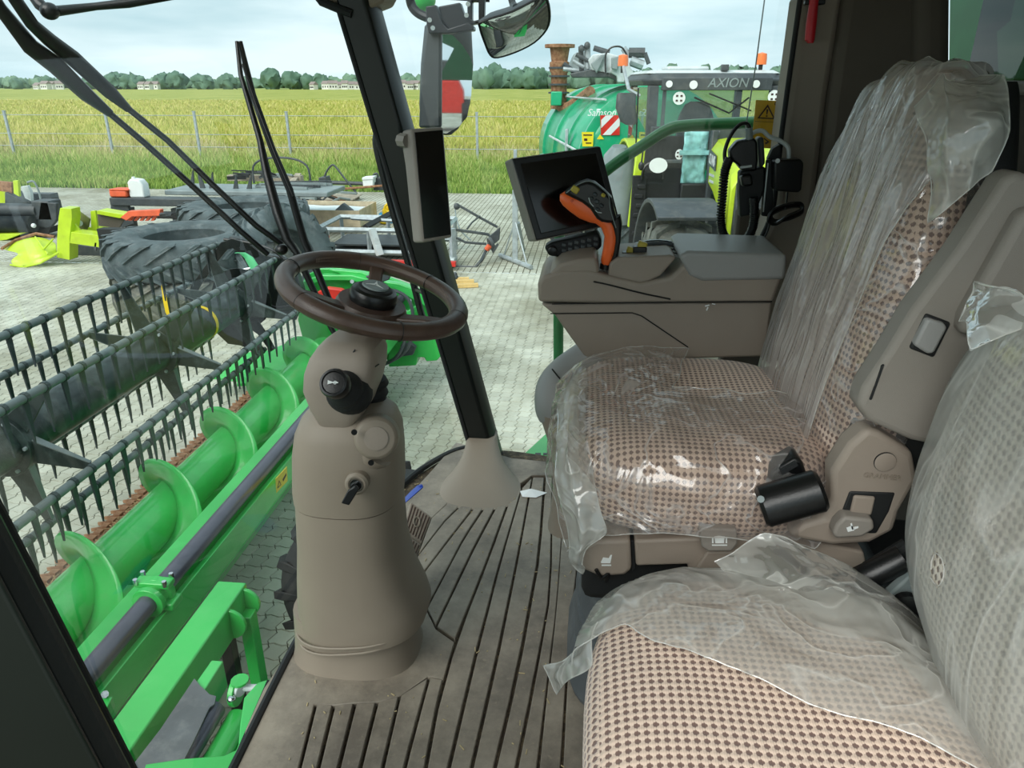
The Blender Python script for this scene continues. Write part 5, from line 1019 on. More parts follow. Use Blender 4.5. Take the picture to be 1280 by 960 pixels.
# ================================================================ BEHIND THE CAMERA (seen in the mirrors)
t=thing('red_machine','red farm machine standing in the yard behind the cab, seen only in the wing mirror','machine',(38,1.5,0))
mk('body',loft([[V((x,y,z)) for x,y in ((37.5,2.4-i),(40,2.4-i),(40,.6+i),(37.5,.6+i))] for z,i in ((.9,0),(2.0,.05),(2.5,.3))]),M['redp'],t,bev=.05); mk('cab',box((39,1.5,3.0),(1.4,1.3,1.0)),M['drk'],t,bev=.08)
for y in (.5,2.5): mk('wheel',lathe([(.3,-.25),(.8,-.25),(.8,.25),(.3,.25)],(38,y,.8),(0,1,0),20),M['rubber'],t,bev=.04)
def mound(u,v): a=u*2*PI; r_=(1-v)*(3.4+.6*noise.noise(V((math.cos(a)*2,math.sin(a)*2,0)))); return V((19.0+r_*math.cos(a)*1.6,5.4+r_*.55*math.sin(a),2.0*v+.25*noise.noise(V((r_*math.cos(a),r_*math.sin(a),1)))*(1-v)-.05*(v==0)))
o=mk('wood_chip_pile',grid(mound,40,14,closed_u=True),pm('wood_chips','#c99a5c',.9,var=.4,scale=5,bump=.6,bscale=12)); tag(o,'heap of orange brown wood chips behind the cab, seen only in the wing mirror','pile',kind='stuff')
# ================================================================ STEERING COLUMN AND WHEEL
def fabric_mat(name,s=.0115,dark='#755d55',light='#dac2b0',rot=0.):
    m,t,p,N,K=nodes_mat(name); uv=N('ShaderNodeUVMap'); mp=N('ShaderNodeMapping'); mp.inputs['Rotation'].default_value=(0,0,rot); K(uv.outputs[0],mp.inputs[0])
    sc=N('ShaderNodeVectorMath'); sc.operation='SCALE'; sc.inputs['Scale'].default_value=2*PI/s; K(mp.outputs[0],sc.inputs[0]); sx=N('ShaderNodeSeparateXYZ'); K(sc.outputs[0],sx.inputs[0])
    def mt(op,a,b=None):
        n=N('ShaderNodeMath'); n.operation=op
        for i,q in enumerate((a,b)):
            if q is None: continue
            if isinstance(q,(int,float)): n.inputs[i].default_value=q
            else: K(q,n.inputs[i])
        return n.outputs[0]
    a=mt('SINE',mt('MULTIPLY',mt('ADD',sx.outputs[0],sx.outputs[1]),.5)); b=mt('SINE',mt('MULTIPLY',mt('SUBTRACT',sx.outputs[0],sx.outputs[1]),.5)); ab=mt('MULTIPLY',a,b)
    f=mt('SINE',mt('MULTIPLY',sx.outputs[0],4)); h=mt('ADD',ab,mt('MULTIPLY',f,.12))
    r=N('ShaderNodeValToRGB'); r.color_ramp.elements[0].position=.40; r.color_ramp.elements[1].position=.58; r.color_ramp.elements[0].color=(*srgb(light),1); r.color_ramp.elements[1].color=(*srgb(dark),1)
    K(mt('ADD',mt('MULTIPLY',h,.5),.39),r.inputs[0])
    K(r.outputs[0],p.inputs['Base Color']); p.inputs['Roughness'].default_value=.9; p.inputs['Specular IOR Level'].default_value=.15; p.inputs['Sheen Weight'].default_value=.3
    bp=N('ShaderNodeBump'); bp.inputs['Strength'].default_value=.6; bp.inputs['Distance'].default_value=.0015; bp.invert=True; K(h,bp.inputs['Height']); K(bp.outputs[0],p.inputs['Normal'])
    return m
M['fab']=fabric_mat('checked_seat_fabric'); M['fab_white']=fabric_mat('pale_seat_fabric',.013,'#6f6358','#d2c9bb')
def film_mat(name,haze=.2,tint=(1,.97,.95),sc=(1,1,1),dif=(.85,.83,.8),sharp=.55,wr=28):
    m=bpy.data.materials.new(name); m.use_nodes=True; t=m.node_tree; t.nodes.clear(); N=t.nodes.new; K=t.links.new
    o=N('ShaderNodeOutputMaterial'); tr=N('ShaderNodeBsdfTransparent'); tr.inputs[0].default_value=(*tint,1); gl=N('ShaderNodeBsdfGlossy'); gl.inputs['Roughness'].default_value=.10; df=N('ShaderNodeBsdfDiffuse'); tl=N('ShaderNodeBsdfTranslucent')
    df.inputs[0].default_value=(*dif,1); tl.inputs[0].default_value=(*dif,1)
    tcn=N('ShaderNodeTexCoord'); mp=N('ShaderNodeMapping'); mp.inputs['Scale'].default_value=sc; K(tcn.outputs['Object'],mp.inputs[0])
    wp=N('ShaderNodeTexNoise'); wp.inputs['Scale'].default_value=wr; wp.inputs['Detail'].default_value=2.5; wp.inputs['Roughness'].default_value=.5; wp.inputs['Distortion'].default_value=.6; K(mp.outputs[0],wp.inputs['Vector'])
    # crease ridges: 1-|2n-1|
    a=N('ShaderNodeMath'); a.operation='MULTIPLY_ADD'; a.inputs[1].default_value=2; a.inputs[2].default_value=-1; K(wp.outputs['Fac'],a.inputs[0]); b=N('ShaderNodeMath'); b.operation='ABSOLUTE'; K(a.outputs[0],b.inputs[0])
    bp=N('ShaderNodeBump'); bp.inputs['Strength'].default_value=sharp; bp.inputs['Distance'].default_value=.02; bp.invert=True; K(b.outputs[0],bp.inputs['Height'])
    for s_ in (gl,df,tl): K(bp.outputs[0],s_.inputs['Normal'])
    md=N('ShaderNodeMixShader'); md.inputs[0].default_value=.45; K(df.outputs[0],md.inputs[1]); K(tl.outputs[0],md.inputs[2])
    rid=N('ShaderNodeMapRange'); rid.inputs[1].default_value=.0; rid.inputs[2].default_value=.05; rid.inputs[3].default_value=haze+.28; rid.inputs[4].default_value=haze; K(b.outputs[0],rid.inputs[0])
    m1=N('ShaderNodeMixShader'); K(rid.outputs[0],m1.inputs[0]); K(tr.outputs[0],m1.inputs[1]); K(md.outputs[0],m1.inputs[2])
    lw=N('ShaderNodeLayerWeight'); lw.inputs[0].default_value=.35; K(bp.outputs[0],lw.inputs['Normal']); mr=N('ShaderNodeMapRange'); mr.inputs[3].default_value=.07; mr.inputs[4].default_value=.5; K(lw.outputs['Fresnel'],mr.inputs[0])
    m2=N('ShaderNodeMixShader'); K(mr.outputs[0],m2.inputs[0]); K(m1.outputs[0],m2.inputs[1]); K(gl.outputs[0],m2.inputs[2]); K(m2.outputs[0],o.inputs[0]); return m
M['film']=film_mat('clear_crinkled_film',.14,wr=9,dif=(.95,.92,.9),sharp=.8); M['film_back']=film_mat('pleated_film',.37,sc=(2.4,4.2,.35),wr=6,dif=(.95,.95,.94),sharp=.7); M['film_flat']=film_mat('milky_film',.44,wr=9,tint=(.98,.98,.96),dif=(.93,.94,.90),sharp=.7); M['film_w']=film_mat('white_film',.44,sc=(1.2,1.8,.8),wr=4,tint=(.97,.98,.96),dif=(.95,.97,.94),sharp=.6)
sc_=thing('steering_column','taupe plastic steering column with horn knob, ignition key and slanted base collar','steering column',(-.52,1.36,ZF))
def rz_(rows,y=1.36,n=36,e=2.7): return loft([sring((cx,yy if yy else y,z),a,b,n,e) for z,cx,a,b,yy in rows])
mk('base_collar',rz_([(1.822,-.517,.155,.122,0),(1.84,-.517,.150,.118,0),(1.88,-.517,.146,.114,0),(1.955,-.517,.142,.110,0)]),M['taupe'],sc_)
lo=[]
for z,cx,a,b,tl in ((1.905,-.492,.150,.125,.20),(1.93,-.490,.154,.127,.18),(1.98,-.494,.150,.126,.08),(2.05,-.502,.134,.122,0),(2.14,-.505,.120,.117,0),(2.255,-.502,.115,.112,0)):
    lo.append([p+V((0,0,-tl*(p.x-cx)*-.9)) for p in sring((cx,1.36,z),a,b,36,2.7)])
mk('lower_shell',loft(lo),M['taupe'],sc_)
for z_,a_,b_,sl_ in ((1.925,.158,.132,.22),(1.905,.155,.129,.30)):
    mk('collar_lip',tube([p+V((0,0,sl_*(p.x+.51)*.55)) for p in sring((-.505,1.36,z_),a_-.012,b_,40,2.7)],.0028,6,closed=True),M['taupe'],sc_)
mk('shadow_gap',rz_([(2.245,-.502,.110,.106,0),(2.265,-.502,.110,.106,0)]),M['blkm'],sc_)
mk('upper_shell',rz_([(2.258,-.502,.117,.114,0),(2.29,-.500,.119,.115,0),(2.37,-.494,.116,.112,0),(2.42,-.489,.110,.106,0),(2.45,-.486,.098,.095,0),(2.468,-.484,.078,.075,0),(2.474,-.484,.05,.05,0)]),M['taupe'],sc_)
def cyx(u,v,y): return P(u,v,y=y)
bp_=P(470,548,y=1.262); nb=V((.25,-.95,.35)).normalized()
mk('round_boss',lathe([(.048,-.05),(.044,-.006),(.038,0),(.036,.001)],bp_,nb,28),M['taupe'],sc_,bev=.003); mk('boss_cap',lathe([(.024,0),(.024,.004),(.018,.005)],bp_,nb,24),M['taupe_dk'],sc_)
mk('tube_bulge',tube([P(470,560,y=1.30),P(435,590,y=1.30)],[.045,.03],16),M['taupe'],sc_)
kb=P(446,604,y=1.238); nk=V((.1,-1,.15)).normalized()
mk('ignition_ring',lathe([(.024,-.02),(.024,.004),(.019,.009),(.016,.009),(.015,.004)],kb,nk,24),M['taupe'],sc_); mk('ignition_barrel',lathe([(.012,0),(.012,.012)],kb,nk,16),M['chrome'],sc_); kk=mk('ignition_key',prism([kb+nk*.02+V((.004,0,.006)),kb+nk*.02+V((.010,0,-.002)),kb+nk*.034+V((-.010,0,-.034)),kb+nk*.034+V((-.026,0,-.030)),kb+nk*.024+V((-.012,0,-.004))],nk*.008),M['blk'],sc_,bev=.002)
for u,v in ((443,540),(370,561),(464,578)): mk('screw_recess',lathe([(.006,0),(.006,.003)],P(u,v,y=1.243 if u!=370 else 1.33),nk,12),M['blk'],sc_)
rows=[(530,417,446,.045,1.33),(520,407,452,.060,1.335),(500,397,464,.072,1.34),(478,389,472,.078,1.345),(458,390,477,.078,1.35),(440,396,478,.074,1.355),(428,404,474,.062,1.36),(419,416,464,.045,1.37)]
rg=[]
for v,l,r_,dy,y in rows:
    a=P(l,v,y=y);b=P(r_,v,y=y); rg.append(sring((a+b)/2,(b-a).length/2,dy,36,4.5))
mk('switch_housing',loft(rg),M['taupe_dk'],sc_)
mk('housing_seam',tube([P(444,437,y=1.302),P(430,458,y=1.297)],.0015,6),M['blk'],sc_); mk('housing_seam',tube([P(398,453,y=1.302),P(430,459,y=1.297),P(455,468,y=1.30),P(474,455,y=1.31)],.0015,6),M['blk'],sc_)
bl=P(462,503,y=1.40); mk('bellows',lathe([(.040+(.006 if i%2 else 0),-.05+.011*i) for i in range(11)],bl+V((-.006,0,0)),(.1,0,1),24),M['rubber'],sc_)
kn=P(434,489,y=1.275); nn2=(P(408,473,y=1.17)-kn).normalized(); LK=(P(408,473,y=1.17)-kn).length*.75
mk('knob_boot',lathe([(.044,-.03),(.044,.0),(.040,.008),(.037,.012),(.037,.024),(.032,.030),(.029,.040),(.024,.045),(.022,.062)],kn,nn2,28),M['rubber'],sc_)
ks_=kn+nn2*.062; mk('horn_knob',lathe([(.022,0),(.028,.004),(.029,.018),(.026,.026),(.022,.027),(.020,.024),(.015,.0245),(.001,.025)],ks_,nn2,28),M['blk'],sc_)
kc=ks_+nn2*.0265; kx=nn2.cross(V((0,0,1))).normalized()*-1; ky=kx.cross(nn2)*-1; ky=ky if ky.z>0 else -ky; kx=kx if kx.x>0 else -kx
mk('horn_symbol',G(prism([kc-kx*.010+ky*.004,kc-kx*.010-ky*.004,kc-kx*.002-ky*.0015,kc-kx*.002+ky*.0015],nn2*.001),prism([kc-kx*.002+ky*.0012,kc-kx*.002-ky*.0012,kc+kx*.010-ky*.0012,kc+kx*.010+ky*.0012],nn2*.001),tube([kc+V(kx)*(.004+.003*math.cos(a))+ky*.003*math.sin(a) for a in [k*.7 for k in range(9)]],.0008,4)),M['white'],sc_)
# steering wheel
WC=V((-.431,1.42,2.702)); tw=R(16); wn_=V((math.sin(tw),-.035,math.cos(tw))).normalized(); wa=V((math.cos(tw),0,-math.sin(tw))); wb=wn_.cross(wa)
def W(r_,deg,h=0): return WC+(wa*math.cos(R(deg))+wb*math.sin(R(deg)))*r_+wn_*h
sw=thing('steering_wheel','dark brown leather-look steering wheel with stitched rim and black hub','steering wheel',WC)
def ring_(r0,rr,n=72,m=16):
    def f(u,v):
        a=u*360; b=v*2*PI; k=rr*(1+.05*math.cos(R(a)*3)); return W(r0+k*math.cos(b),a,k*math.sin(b)*.92)
    g=grid(lambda u,v:f(u,v),n,m+1,closed_u=True); return g
mk('rim',ring_(.180,.0200),M['leather'],sw,ang=60)
for a in (62,118,182,238,302,358): mk('rim_seam',tube([W(.180+.0204*math.cos(b),a,.0190*math.sin(b)) for b in [k*PI/8 for k in range(17)]],.0009,5),M['blk'],sw)
M['stitch']=pm('stitching','#8a7a6e',.6,var=.1)
g=[]
for i in range(120):
    a=20+i*1.15
    if a<158: g.append(tube([W(.1640,a,.011),W(.1605,a+.5,.003)],.0008,4)); 
mk('stitching',G(*g),M['stitch'],sw,kind='stuff')
for a,wd in ((104,.030),(-14,.036),(222,.036)):
    pts=[]
    mk('spoke',loft([[W(r_,a)+(-wa*math.sin(R(a))+wb*math.cos(R(a)))*(s*w_*.5)+wn_*h for s,h in ((-1,z),(1,z),(1,z-.016),(-1,z-.016))] for r_,w_,z in ((.03,wd*1.5,-.035),(.08,wd*1.1,-.022),(.13,wd*.95,-.006),(.172,wd*1.1,.004))]),M['leather'],sw,bev=.004,ang=30)
mk('boss',lathe([(.040,-.115),(.046,-.095),(.050,-.07),(.062,-.045),(.075,-.03),(.070,-.02),(.04,-.018)],WC,wn_,32),M['leather'],sw)
mk('hub_ring',lathe([(.046,-.03),(.05,-.012),(.05,-.002),(.046,.006),(.040,.009),(.034,.009)],WC,wn_,32),M['blk'],sw); mk('hub_pad',lathe([(.040,.005),(.034,.013),(.02,.016),(.001,.017)],WC,wn_,28),M['blkm'],sw)
mk('emblem_disc',lathe([(.028,.0145),(.027,.018),(.001,.0185)],WC,wn_,28),M['gry'],sw)
mk('emblem_mark',G(*[prism([W(.004,a+60,.0187),W(.022,a,.0187),W(.004,a-60,.0187)],wn_*.0006) for a in (100,215,330)]),M['white'],sw)
# pedals
pd=thing('brake_pedals','pair of ribbed brown brake pedals beside the column base','pedals',P(520,690,z=ZF))
def quadp(px,y0,nm,m,par,th=.015,b=.003): return mk(nm,prism([P(u,v,y=yy) for (u,v),yy in zip(px,y0)],(-.01,.0,-th)),M[m],par,bev=b)
for px in ([(514,627),(540,646),(527,680),(503,663)],[(503,664),(527,681),(516,706),(498,690)]):
    ys=[1.72,1.70,1.62,1.64] if px[0][1]<650 else [1.63,1.61,1.55,1.57]
    pl=quadp(px,ys,'pedal_pad','taupe_dk',pd); a,b,c_,d=[P(u,v,y=yy) for (u,v),yy in zip(px,ys)]
    for k in range(7):
        s=.1+.8*k/6; mk('pad_rib',tube([a.lerp(b,s).lerp(d.lerp(c_,s),.08),a.lerp(b,s).lerp(d.lerp(c_,s),.92)],.0022,5),M['leather'],pd)
    ce=(a+b+c_+d)/4; mk('pad_emblem',tube([ce+(b-a).normalized()*.010*math.cos(q)+(d-a).normalized()*.014*math.sin(q)+V((0,0,.004)) for q in [k*PI/8 for k in range(17)]],.002,5),M['taupe'],pd)
mk('pedal_arm',tube([P(515,660,y=1.68),P(500,640,y=1.75),V((-.55,1.7,1.95))],.012,8),M['blkm'],pd)
o=mk('blue_ice_scraper',prism([P(498,631,y=1.82),P(502,633,y=1.80),P(530,609,y=1.86),P(528,604,y=1.86),P(522,606,y=1.87)],(-.02,.0,-.02)),M['blue'],bev=.003); tag(o,'shiny blue plastic bar lying behind the brake pedals','plastic bar')
t=thing('paper_scrap','torn white paper scrap lying on the ribbed floor mat','paper',P(665,616,z=ZF)); mk('sheet',([P(650,614,z=ZF+.006),P(664,611,z=ZF+.016),P(684,616,z=ZF+.006),P(670,622,z=ZF+.006),P(653,621,z=ZF+.006)],[(0,1,4),(1,2,3),(1,3,4)]),M['paper'],t,solid=.001,smooth=False)
# ================================================================ RIGHT CONSOLE
co=thing('armrest_console','taupe right-hand control console with grey lidded armrest','console',P(820,445,y=1.8))
YN=1.72
def cpz(px,y,dy,nm,m,par=co,b=.006,seg=3,**k): return mk(nm,prism([P(u,v,y=y) for u,v in px],(0,dy,0)),M[m],par,bev=b,seg=seg,**k)
cpz([(676,380),(965,377),(957,446),(735,452),(716,426),(694,395)],YN+.012,.20,'lower_body','taupe_dk')
cpz([(673,378),(672,356),(678,345),(700,339),(738,338),(760,345),(800,354),(838,347),(856,330),(986,326),(966,379),(760,380)],YN,.22,'upper_body','taupe_dk',b=.009)
cpz([(683,346),(700,330),(722,324),(745,322),(750,340),(740,346),(700,350)],YN+.004,.20,'nose_cover','taupe_dk',b=.008)
cpz([(760,345),(762,330),(772,322),(838,319),(846,322),(826,345),(800,358),(775,354)],YN+.012,.17,'cup_recess','taupe_dk',b=.006)
cpz([(848,320),(860,314),(984,318),(982,350),(878,352),(862,345)],YN-.008,.235,'armrest_lid','shrink',b=.010,seg=4)
mk('body_groove',tube(smoothline([P(690,380,y=YN-.001),P(820,378,y=YN-.001),P(965,377,y=YN-.001)]),.0015,5),M['blkm'],co); mk('body_groove',tube([P(688,392,y=YN+.010),P(790,391,y=YN+.010),P(802,395,y=YN+.010),P(860,434,y=YN+.010)],.0015,5),M['blkm'],co); mk('body_groove',tube(smoothline([P(742,352,y=YN-.002),P(765,357,y=YN-.002),P(800,366,y=YN-.002),P(838,374,y=YN-.002)]),.002,5),M['blkm'],co)
mk('scuff_mark',G(box(P(884,382,y=YN-.001),(.010,.002,.003),ry(-.3)),box(P(892,380,y=YN-.001),(.008,.002,.002),ry(.2)),box(P(884,386,y=YN+.011),(.003,.002,.009),ry(.3))),M['paper'],co)
# control panel on top
pc=P(822,308,y=1.86)
tp_=thing('button_panel','pale curved control panel with dark button lines and two yellow switches on the console','control panel',pc+V((0,0,-.03)))
def cpn(u,v): return V((pc.x-.085+.18*u,1.80+.11*v,pc.z-.028+.022*math.sin(PI*u)+.012*v))
mk('panel_face',grid(cpn,14,8),M['lgry'],tp_,solid=.006)
for k in range(9):
    u=.12+k*.1; a=cpn(max(0,u-.1),.05)+V((0,0,.0045)); b=cpn(min(1,u),.55)+V((0,0,.0045)); mk('button_line',tube([a,b],.0014,4),M['blk'],tp_)
for v in (.05,.3,.62,.85): mk('button_line',tube([cpn(u/8,v)+V((0,0,.0045)) for u in range(1,9)],.0015,4),M['blk'],tp_)
mk('panel_ridge',tube([cpn(u/8,.58)+V((0,-.003,.006)) for u in range(9)],.006,8),M['drk'],tp_)
for u,v in ((789,313),(803,306)): c=P(u,v,y=1.79); mk('yellow_switch',box(c,(.022,.02,.016),ry(.3)),M['knob'],tp_,bev=.003); mk('switch_base',box(c+V((-.006,0,-.012)),(.034,.028,.018)),M['blk'],tp_,bev=.003)
# joystick
js=thing('multifunction_joystick','orange and black joystick handle with gold buttons standing on the console','joystick',P(754,347,y=1.76))
YJ=1.74
mk('metal_stem',tube([P(754,350,y=YJ+.02),P(756,332,y=YJ+.02)],.0075,10),M['chrome'],js); mk('stem_collar',tube([P(756,336,y=YJ+.02),P(757,329,y=YJ+.02)],.013,12),M['blk'],js)
def jring(cu,cv,wu,wv,dy): # ring whose plane is perpendicular to path in the x-z plane
    c=P(cu,cv,y=YJ+.02); a=(P(cu+wu,cv+wv,y=YJ+.02)-c); n=20
    return [c+a*math.copysign(abs(math.cos(q))**.8,math.cos(q))+V((0,dy*math.copysign(abs(math.sin(q))**.8,math.sin(q)),0)) for q in [2*PI*k/n for k in range(n)]]
mk('orange_grip',loft([jring(757,331,5,0,.012),jring(758,325,7,0,.016),jring(762,310,8,1,.019),jring(764,295,8.5,0,.020),jring(760,281,9,-3,.021),jring(752,272,8,-7,.021),jring(742,266,5,-12,.022),jring(728,258,4,-15,.024),jring(714,252,2,-12,.024),jring(705,248,1,-9,.020),jring(700,247,0,-4,.012)]),M['orange'],js,ang=60)
mk('black_back',loft([jring(764,331,4,0,.013),jring(769,318,4,0,.017),jring(772,300,4,0,.019),jring(771,282,7,-3,.020),jring(768,272,8,-4,.022)]),M['blk'],js,ang=60)
hp=[(704,242),(712,236),(724,229),(734,226),(744,229),(757,240),(765,248),(768,262),(772,276),(764,280),(752,278),(746,274),(738,262),(728,254),(714,247)]
mk('button_head',prism([P(u,v,y=YJ-.012) for u,v in hp],(0,.055,0)),M['blk'],js,bev=.008,seg=3)
mk('head_outline',tube(smoothline([P(708,241,y=YJ-.015),P(722,231,y=YJ-.015),P(735,226.5,y=YJ-.015),P(747,231,y=YJ-.015),P(760,243,y=YJ-.015),P(763,262,y=YJ-.015),P(770,285,y=YJ-.01)]),.0012,5),M['gry'],js)
for u,v,s_,m in ((719,237,.011,'knob'),(754,244,.006,'knob'),(744,243,.006,'drk'),(746,252,.007,'drk'),(740,248,.005,'drk'),(752,257,.006,'drk'),(747,262,.006,'drk')): mk('button',box(P(u,v,y=YJ-.014),(s_*1.7,.010,s_*1.4),ry(.6)),M[m],js,bev=.003)
for a,b in (((736,247),(742,258)),((744,262),(752,266))): mk('button_rim',tube(smoothline([P(*a,y=YJ-.016),P((a[0]+b[0])/2-1,(a[1]+b[1])/2+1,y=YJ-.017),P(*b,y=YJ-.016)]),.0013,5),M['lgry'],js)
mk('grip_screw',lathe([(.004,0),(.003,.001)],P(715,251,y=YJ-.006),(0,-1,0),12),M['orangep'],js)
# monitor
mo=thing('touch_monitor','large black-faced touch monitor tilted towards the seat behind the joystick','monitor',P(710,310,y=1.9))
ma=P(712,243,y=1.86); mnn=V((.30,-.93,.22)).normalized()
fc=[PLN(u,v,ma,mnn) for u,v in ((638,198),(751,182),(776,279),(669,302))]
bc=[p-mnn*.055+V((-.006,0,0)) for p in fc]
mk('monitor_case',loft([fc,bc]),M['seatgrey'],mo,bev=.006)
ins=lambda k,o_:[(p.lerp(sum(fc,V())/4,k))+mnn*o_ for p in fc]
mk('black_bezel',loft([ins(.02,.001),ins(.035,.005)]),M['blk'],mo,bev=.002); mk('screen',prism(ins(.17,.0055),mnn*.001),M['scr'],mo); mk('bezel_edge',tube(ins(.165,.0058),.0016,5,closed=True),M['blkm'],mo)
kp=[P(u,v,y=1.85) for u,v in ((680,309),(690,303),(748,291),(752,300),(752,309),(746,314),(700,322),(686,320))]
mk('keypad_body',prism(kp,(0,.05,0)),M['blkm'],mo,bev=.006); 
for r_ in range(2):
    for k in range(6):
        u=705+k*8; v=306+r_*7-k*1.5; mk('key',box(P(u,v,y=1.848),(.012,.006,.009),ry(.15)),M['drk'],mo,bev=.002)
mk('dial',lathe([(.012,0),(.012,.012),(.009,.014)],P(691,313,y=1.85),(0,-1,0),18),M['blk'],mo); mk('mount_neck',tube([P(730,312,y=1.88),P(735,330,y=1.88)],.02,10),M['blkm'],mo)
# corner post display
cd_=thing('post_display','narrow upright black display in a grey frame mounted on the front cab pillar','display',P(540,300,y=2.2))
a=P(545,230,y=2.12); n_=V((.42,-.88,.2)).normalized()
f=[PLN(u,v,a,n_) for u,v in ((513,161),(555,158),(566,297),(527,304))]
mk('display_case',loft([f,[p-n_*.035+V((-.02,0,0)) for p in f]]),M['seatgrey'],cd_,bev=.008,seg=3)
ins2=lambda k,o_:[(p.lerp(sum(f,V())/4,k))+n_*o_ for p in f]
cI=[f[0].lerp(f[2],.035)+(f[1]-f[0])*.07,f[1].lerp(f[3],.03)-(f[1]-f[0])*.03,f[2].lerp(f[0],.03)-(f[2]-f[3])*.03,f[3].lerp(f[1],.035)+(f[2]-f[3])*.05]
mk('black_screen',prism([p+n_*.001 for p in cI],n_*.002),M['scr'],cd_,bev=.003)
mk('mount_arm',tube([PLN(512,175,a,n_)-n_*.02,PLN(505,172,a,n_)-n_*.05],.02,8),M['seatgrey'],cd_); mk('side_housing',prism([PLN(u,v,a-n_*.03,n_) for u,v in ((503,167),(513,164),(528,300),(524,298))],-n_*.03),M['seatgrey'],cd_,bev=.006)
# ================================================================ RADIO CORNER
ra_=thing('radio_handset','black two-way radio handset hanging on the side pillar with coiled cord','radio',P(935,235,y=2.0))
YR=2.0
def rp(px,nm,m='blk',y=YR,dy=.04,b=.006,par=None): return mk(nm,prism([P(u,v,y=y) for u,v in px],(0,dy,0)),M[m],par or ra_,bev=b)
rp([(918,181),(922,176),(943,172),(947,178),(948,200),(946,214),(928,214),(922,206),(913,200),(912,188)],'handset_body'); rp([(925,208),(940,206),(940,209),(926,211)],'speaker_bar','lgry',YR-.003,.004,.001); rp([(947,172),(955,171),(957,205),(950,212)],'handset_bracket','drk',YR+.02)
for k in range(3): rp([(923+k*6,176-k),(928+k*6,175-k),(928+k*6,177-k),(923+k*6,178-k)],'top_key','drk',YR-.003,.004,.001)
rp([(925,214),(957,208),(957,236),(944,268),(925,272),(924,240)],'cradle','blkm',YR+.02); rp([(926,220),(940,218),(942,232),(928,234)],'cradle_clip','blk',YR)
mk('top_cable',tube(smoothline([P(907,206,y=YR),P(906,190,y=YR),P(912,172,y=YR),P(922,158,y=YR),P(932,154,y=YR),P(937,160,y=YR),P(937,172,y=YR)],5),.005,8),M['blk'],ra_)
mk('plug',cyl(P(936,160,y=YR),P(937,174,y=YR),.009,10),M['gry'],ra_)
path=smoothline([P(912,198,y=YR-.01),P(906,215,y=YR-.01),P(903,245,y=YR-.01),P(901,275,y=YR-.01),P(905,294,y=YR-.01),P(918,303,y=YR-.01),P(932,300,y=YR-.01),P(941,284,y=YR-.01),P(943,262,y=YR-.01),P(942,248,y=YR-.01)],40)
hel=[]; up=V((0,1,0)); turns=78
for i,p in enumerate(path):
    t_=(path[min(i+1,len(path)-1)]-path[max(i-1,0)]).normalized(); a_=(up-t_*up.dot(t_)).normalized(); b_=t_.cross(a_); q=2*PI*turns*i/len(path); hel.append(p+(a_*math.cos(q)+b_*math.sin(q))*.0095)
hel2=smoothline(hel,2); mk('coiled_cord',tube(hel2,.0034,5),M['blk'],ra_,ang=80); mk('cord_core',tube(path[::6],.006,8),M['blkm'],ra_)
mk('silver_cable',tube(smoothline([P(938,168,y=YR+.02),P(946,164,y=YR+.02),P(954,164,y=YR+.02),P(962,171,y=YR+.02),P(975,176,y=YR+.02),P(985,184,y=YR+.02),P(986,198,y=YR+.02)],5),.0055,8),M['lgry'],ra_)
mk('hang_cable',tube(smoothline([P(935,300,y=YR),P(940,306,y=YR),P(950,304,y=YR),P(958,292,y=YR),P(962,280,y=YR)],5),.003,6),M['blk'],ra_)
bx=thing('black_junction_box','square black box fixed to the side pillar beside the radio handset','box',P(990,240,y=1.98))
rp([(968,203),(972,200),(1001,199),(1005,204),(1002,238),(998,241),(972,239),(968,236)],'box_body','blk',1.98,.06,.008,bx); rp([(959,200),(967,199),(966,272),(952,270)],'flat_bracket','blkm',2.02,.02,.003,bx); mk('bracket_strap',tube([P(960,204,y=2.0),P(954,265,y=2.0)],.002,5),M['lgry'],bx); mk('box_screw',cyl(P(972,201,y=1.975),P(972,201,y=1.985),.006,8),M['lgry'],bx)
rp([(966,186),(976,180),(978,198),(968,204),(960,200)],'clamp','blkm',2.03,.03,.004,bx)
cbn=thing('cable_bundle','looped black cable bundle tied below the black box','cable',P(975,275,y=1.99)); 
for k in range(5): mk('cable_loop',tube(smoothline([P(960+k,276-k,y=1.98+.008*k),P(966,263+k,y=1.98+.008*k),P(982,256+k,y=1.98+.008*k),P(1000,254+k,y=1.98+.008*k),P(1002,262+k,y=1.98+.008*k),P(985,270+k,y=1.98+.008*k),P(970,280-k,y=1.98+.008*k)],5,closed=True),.0045,6,closed=True),M['blk'],cbn)
mk('drop_cable',tube([P(984,240,y=1.99),P(982,262,y=1.99)],.003,6),M['blk'],cbn)
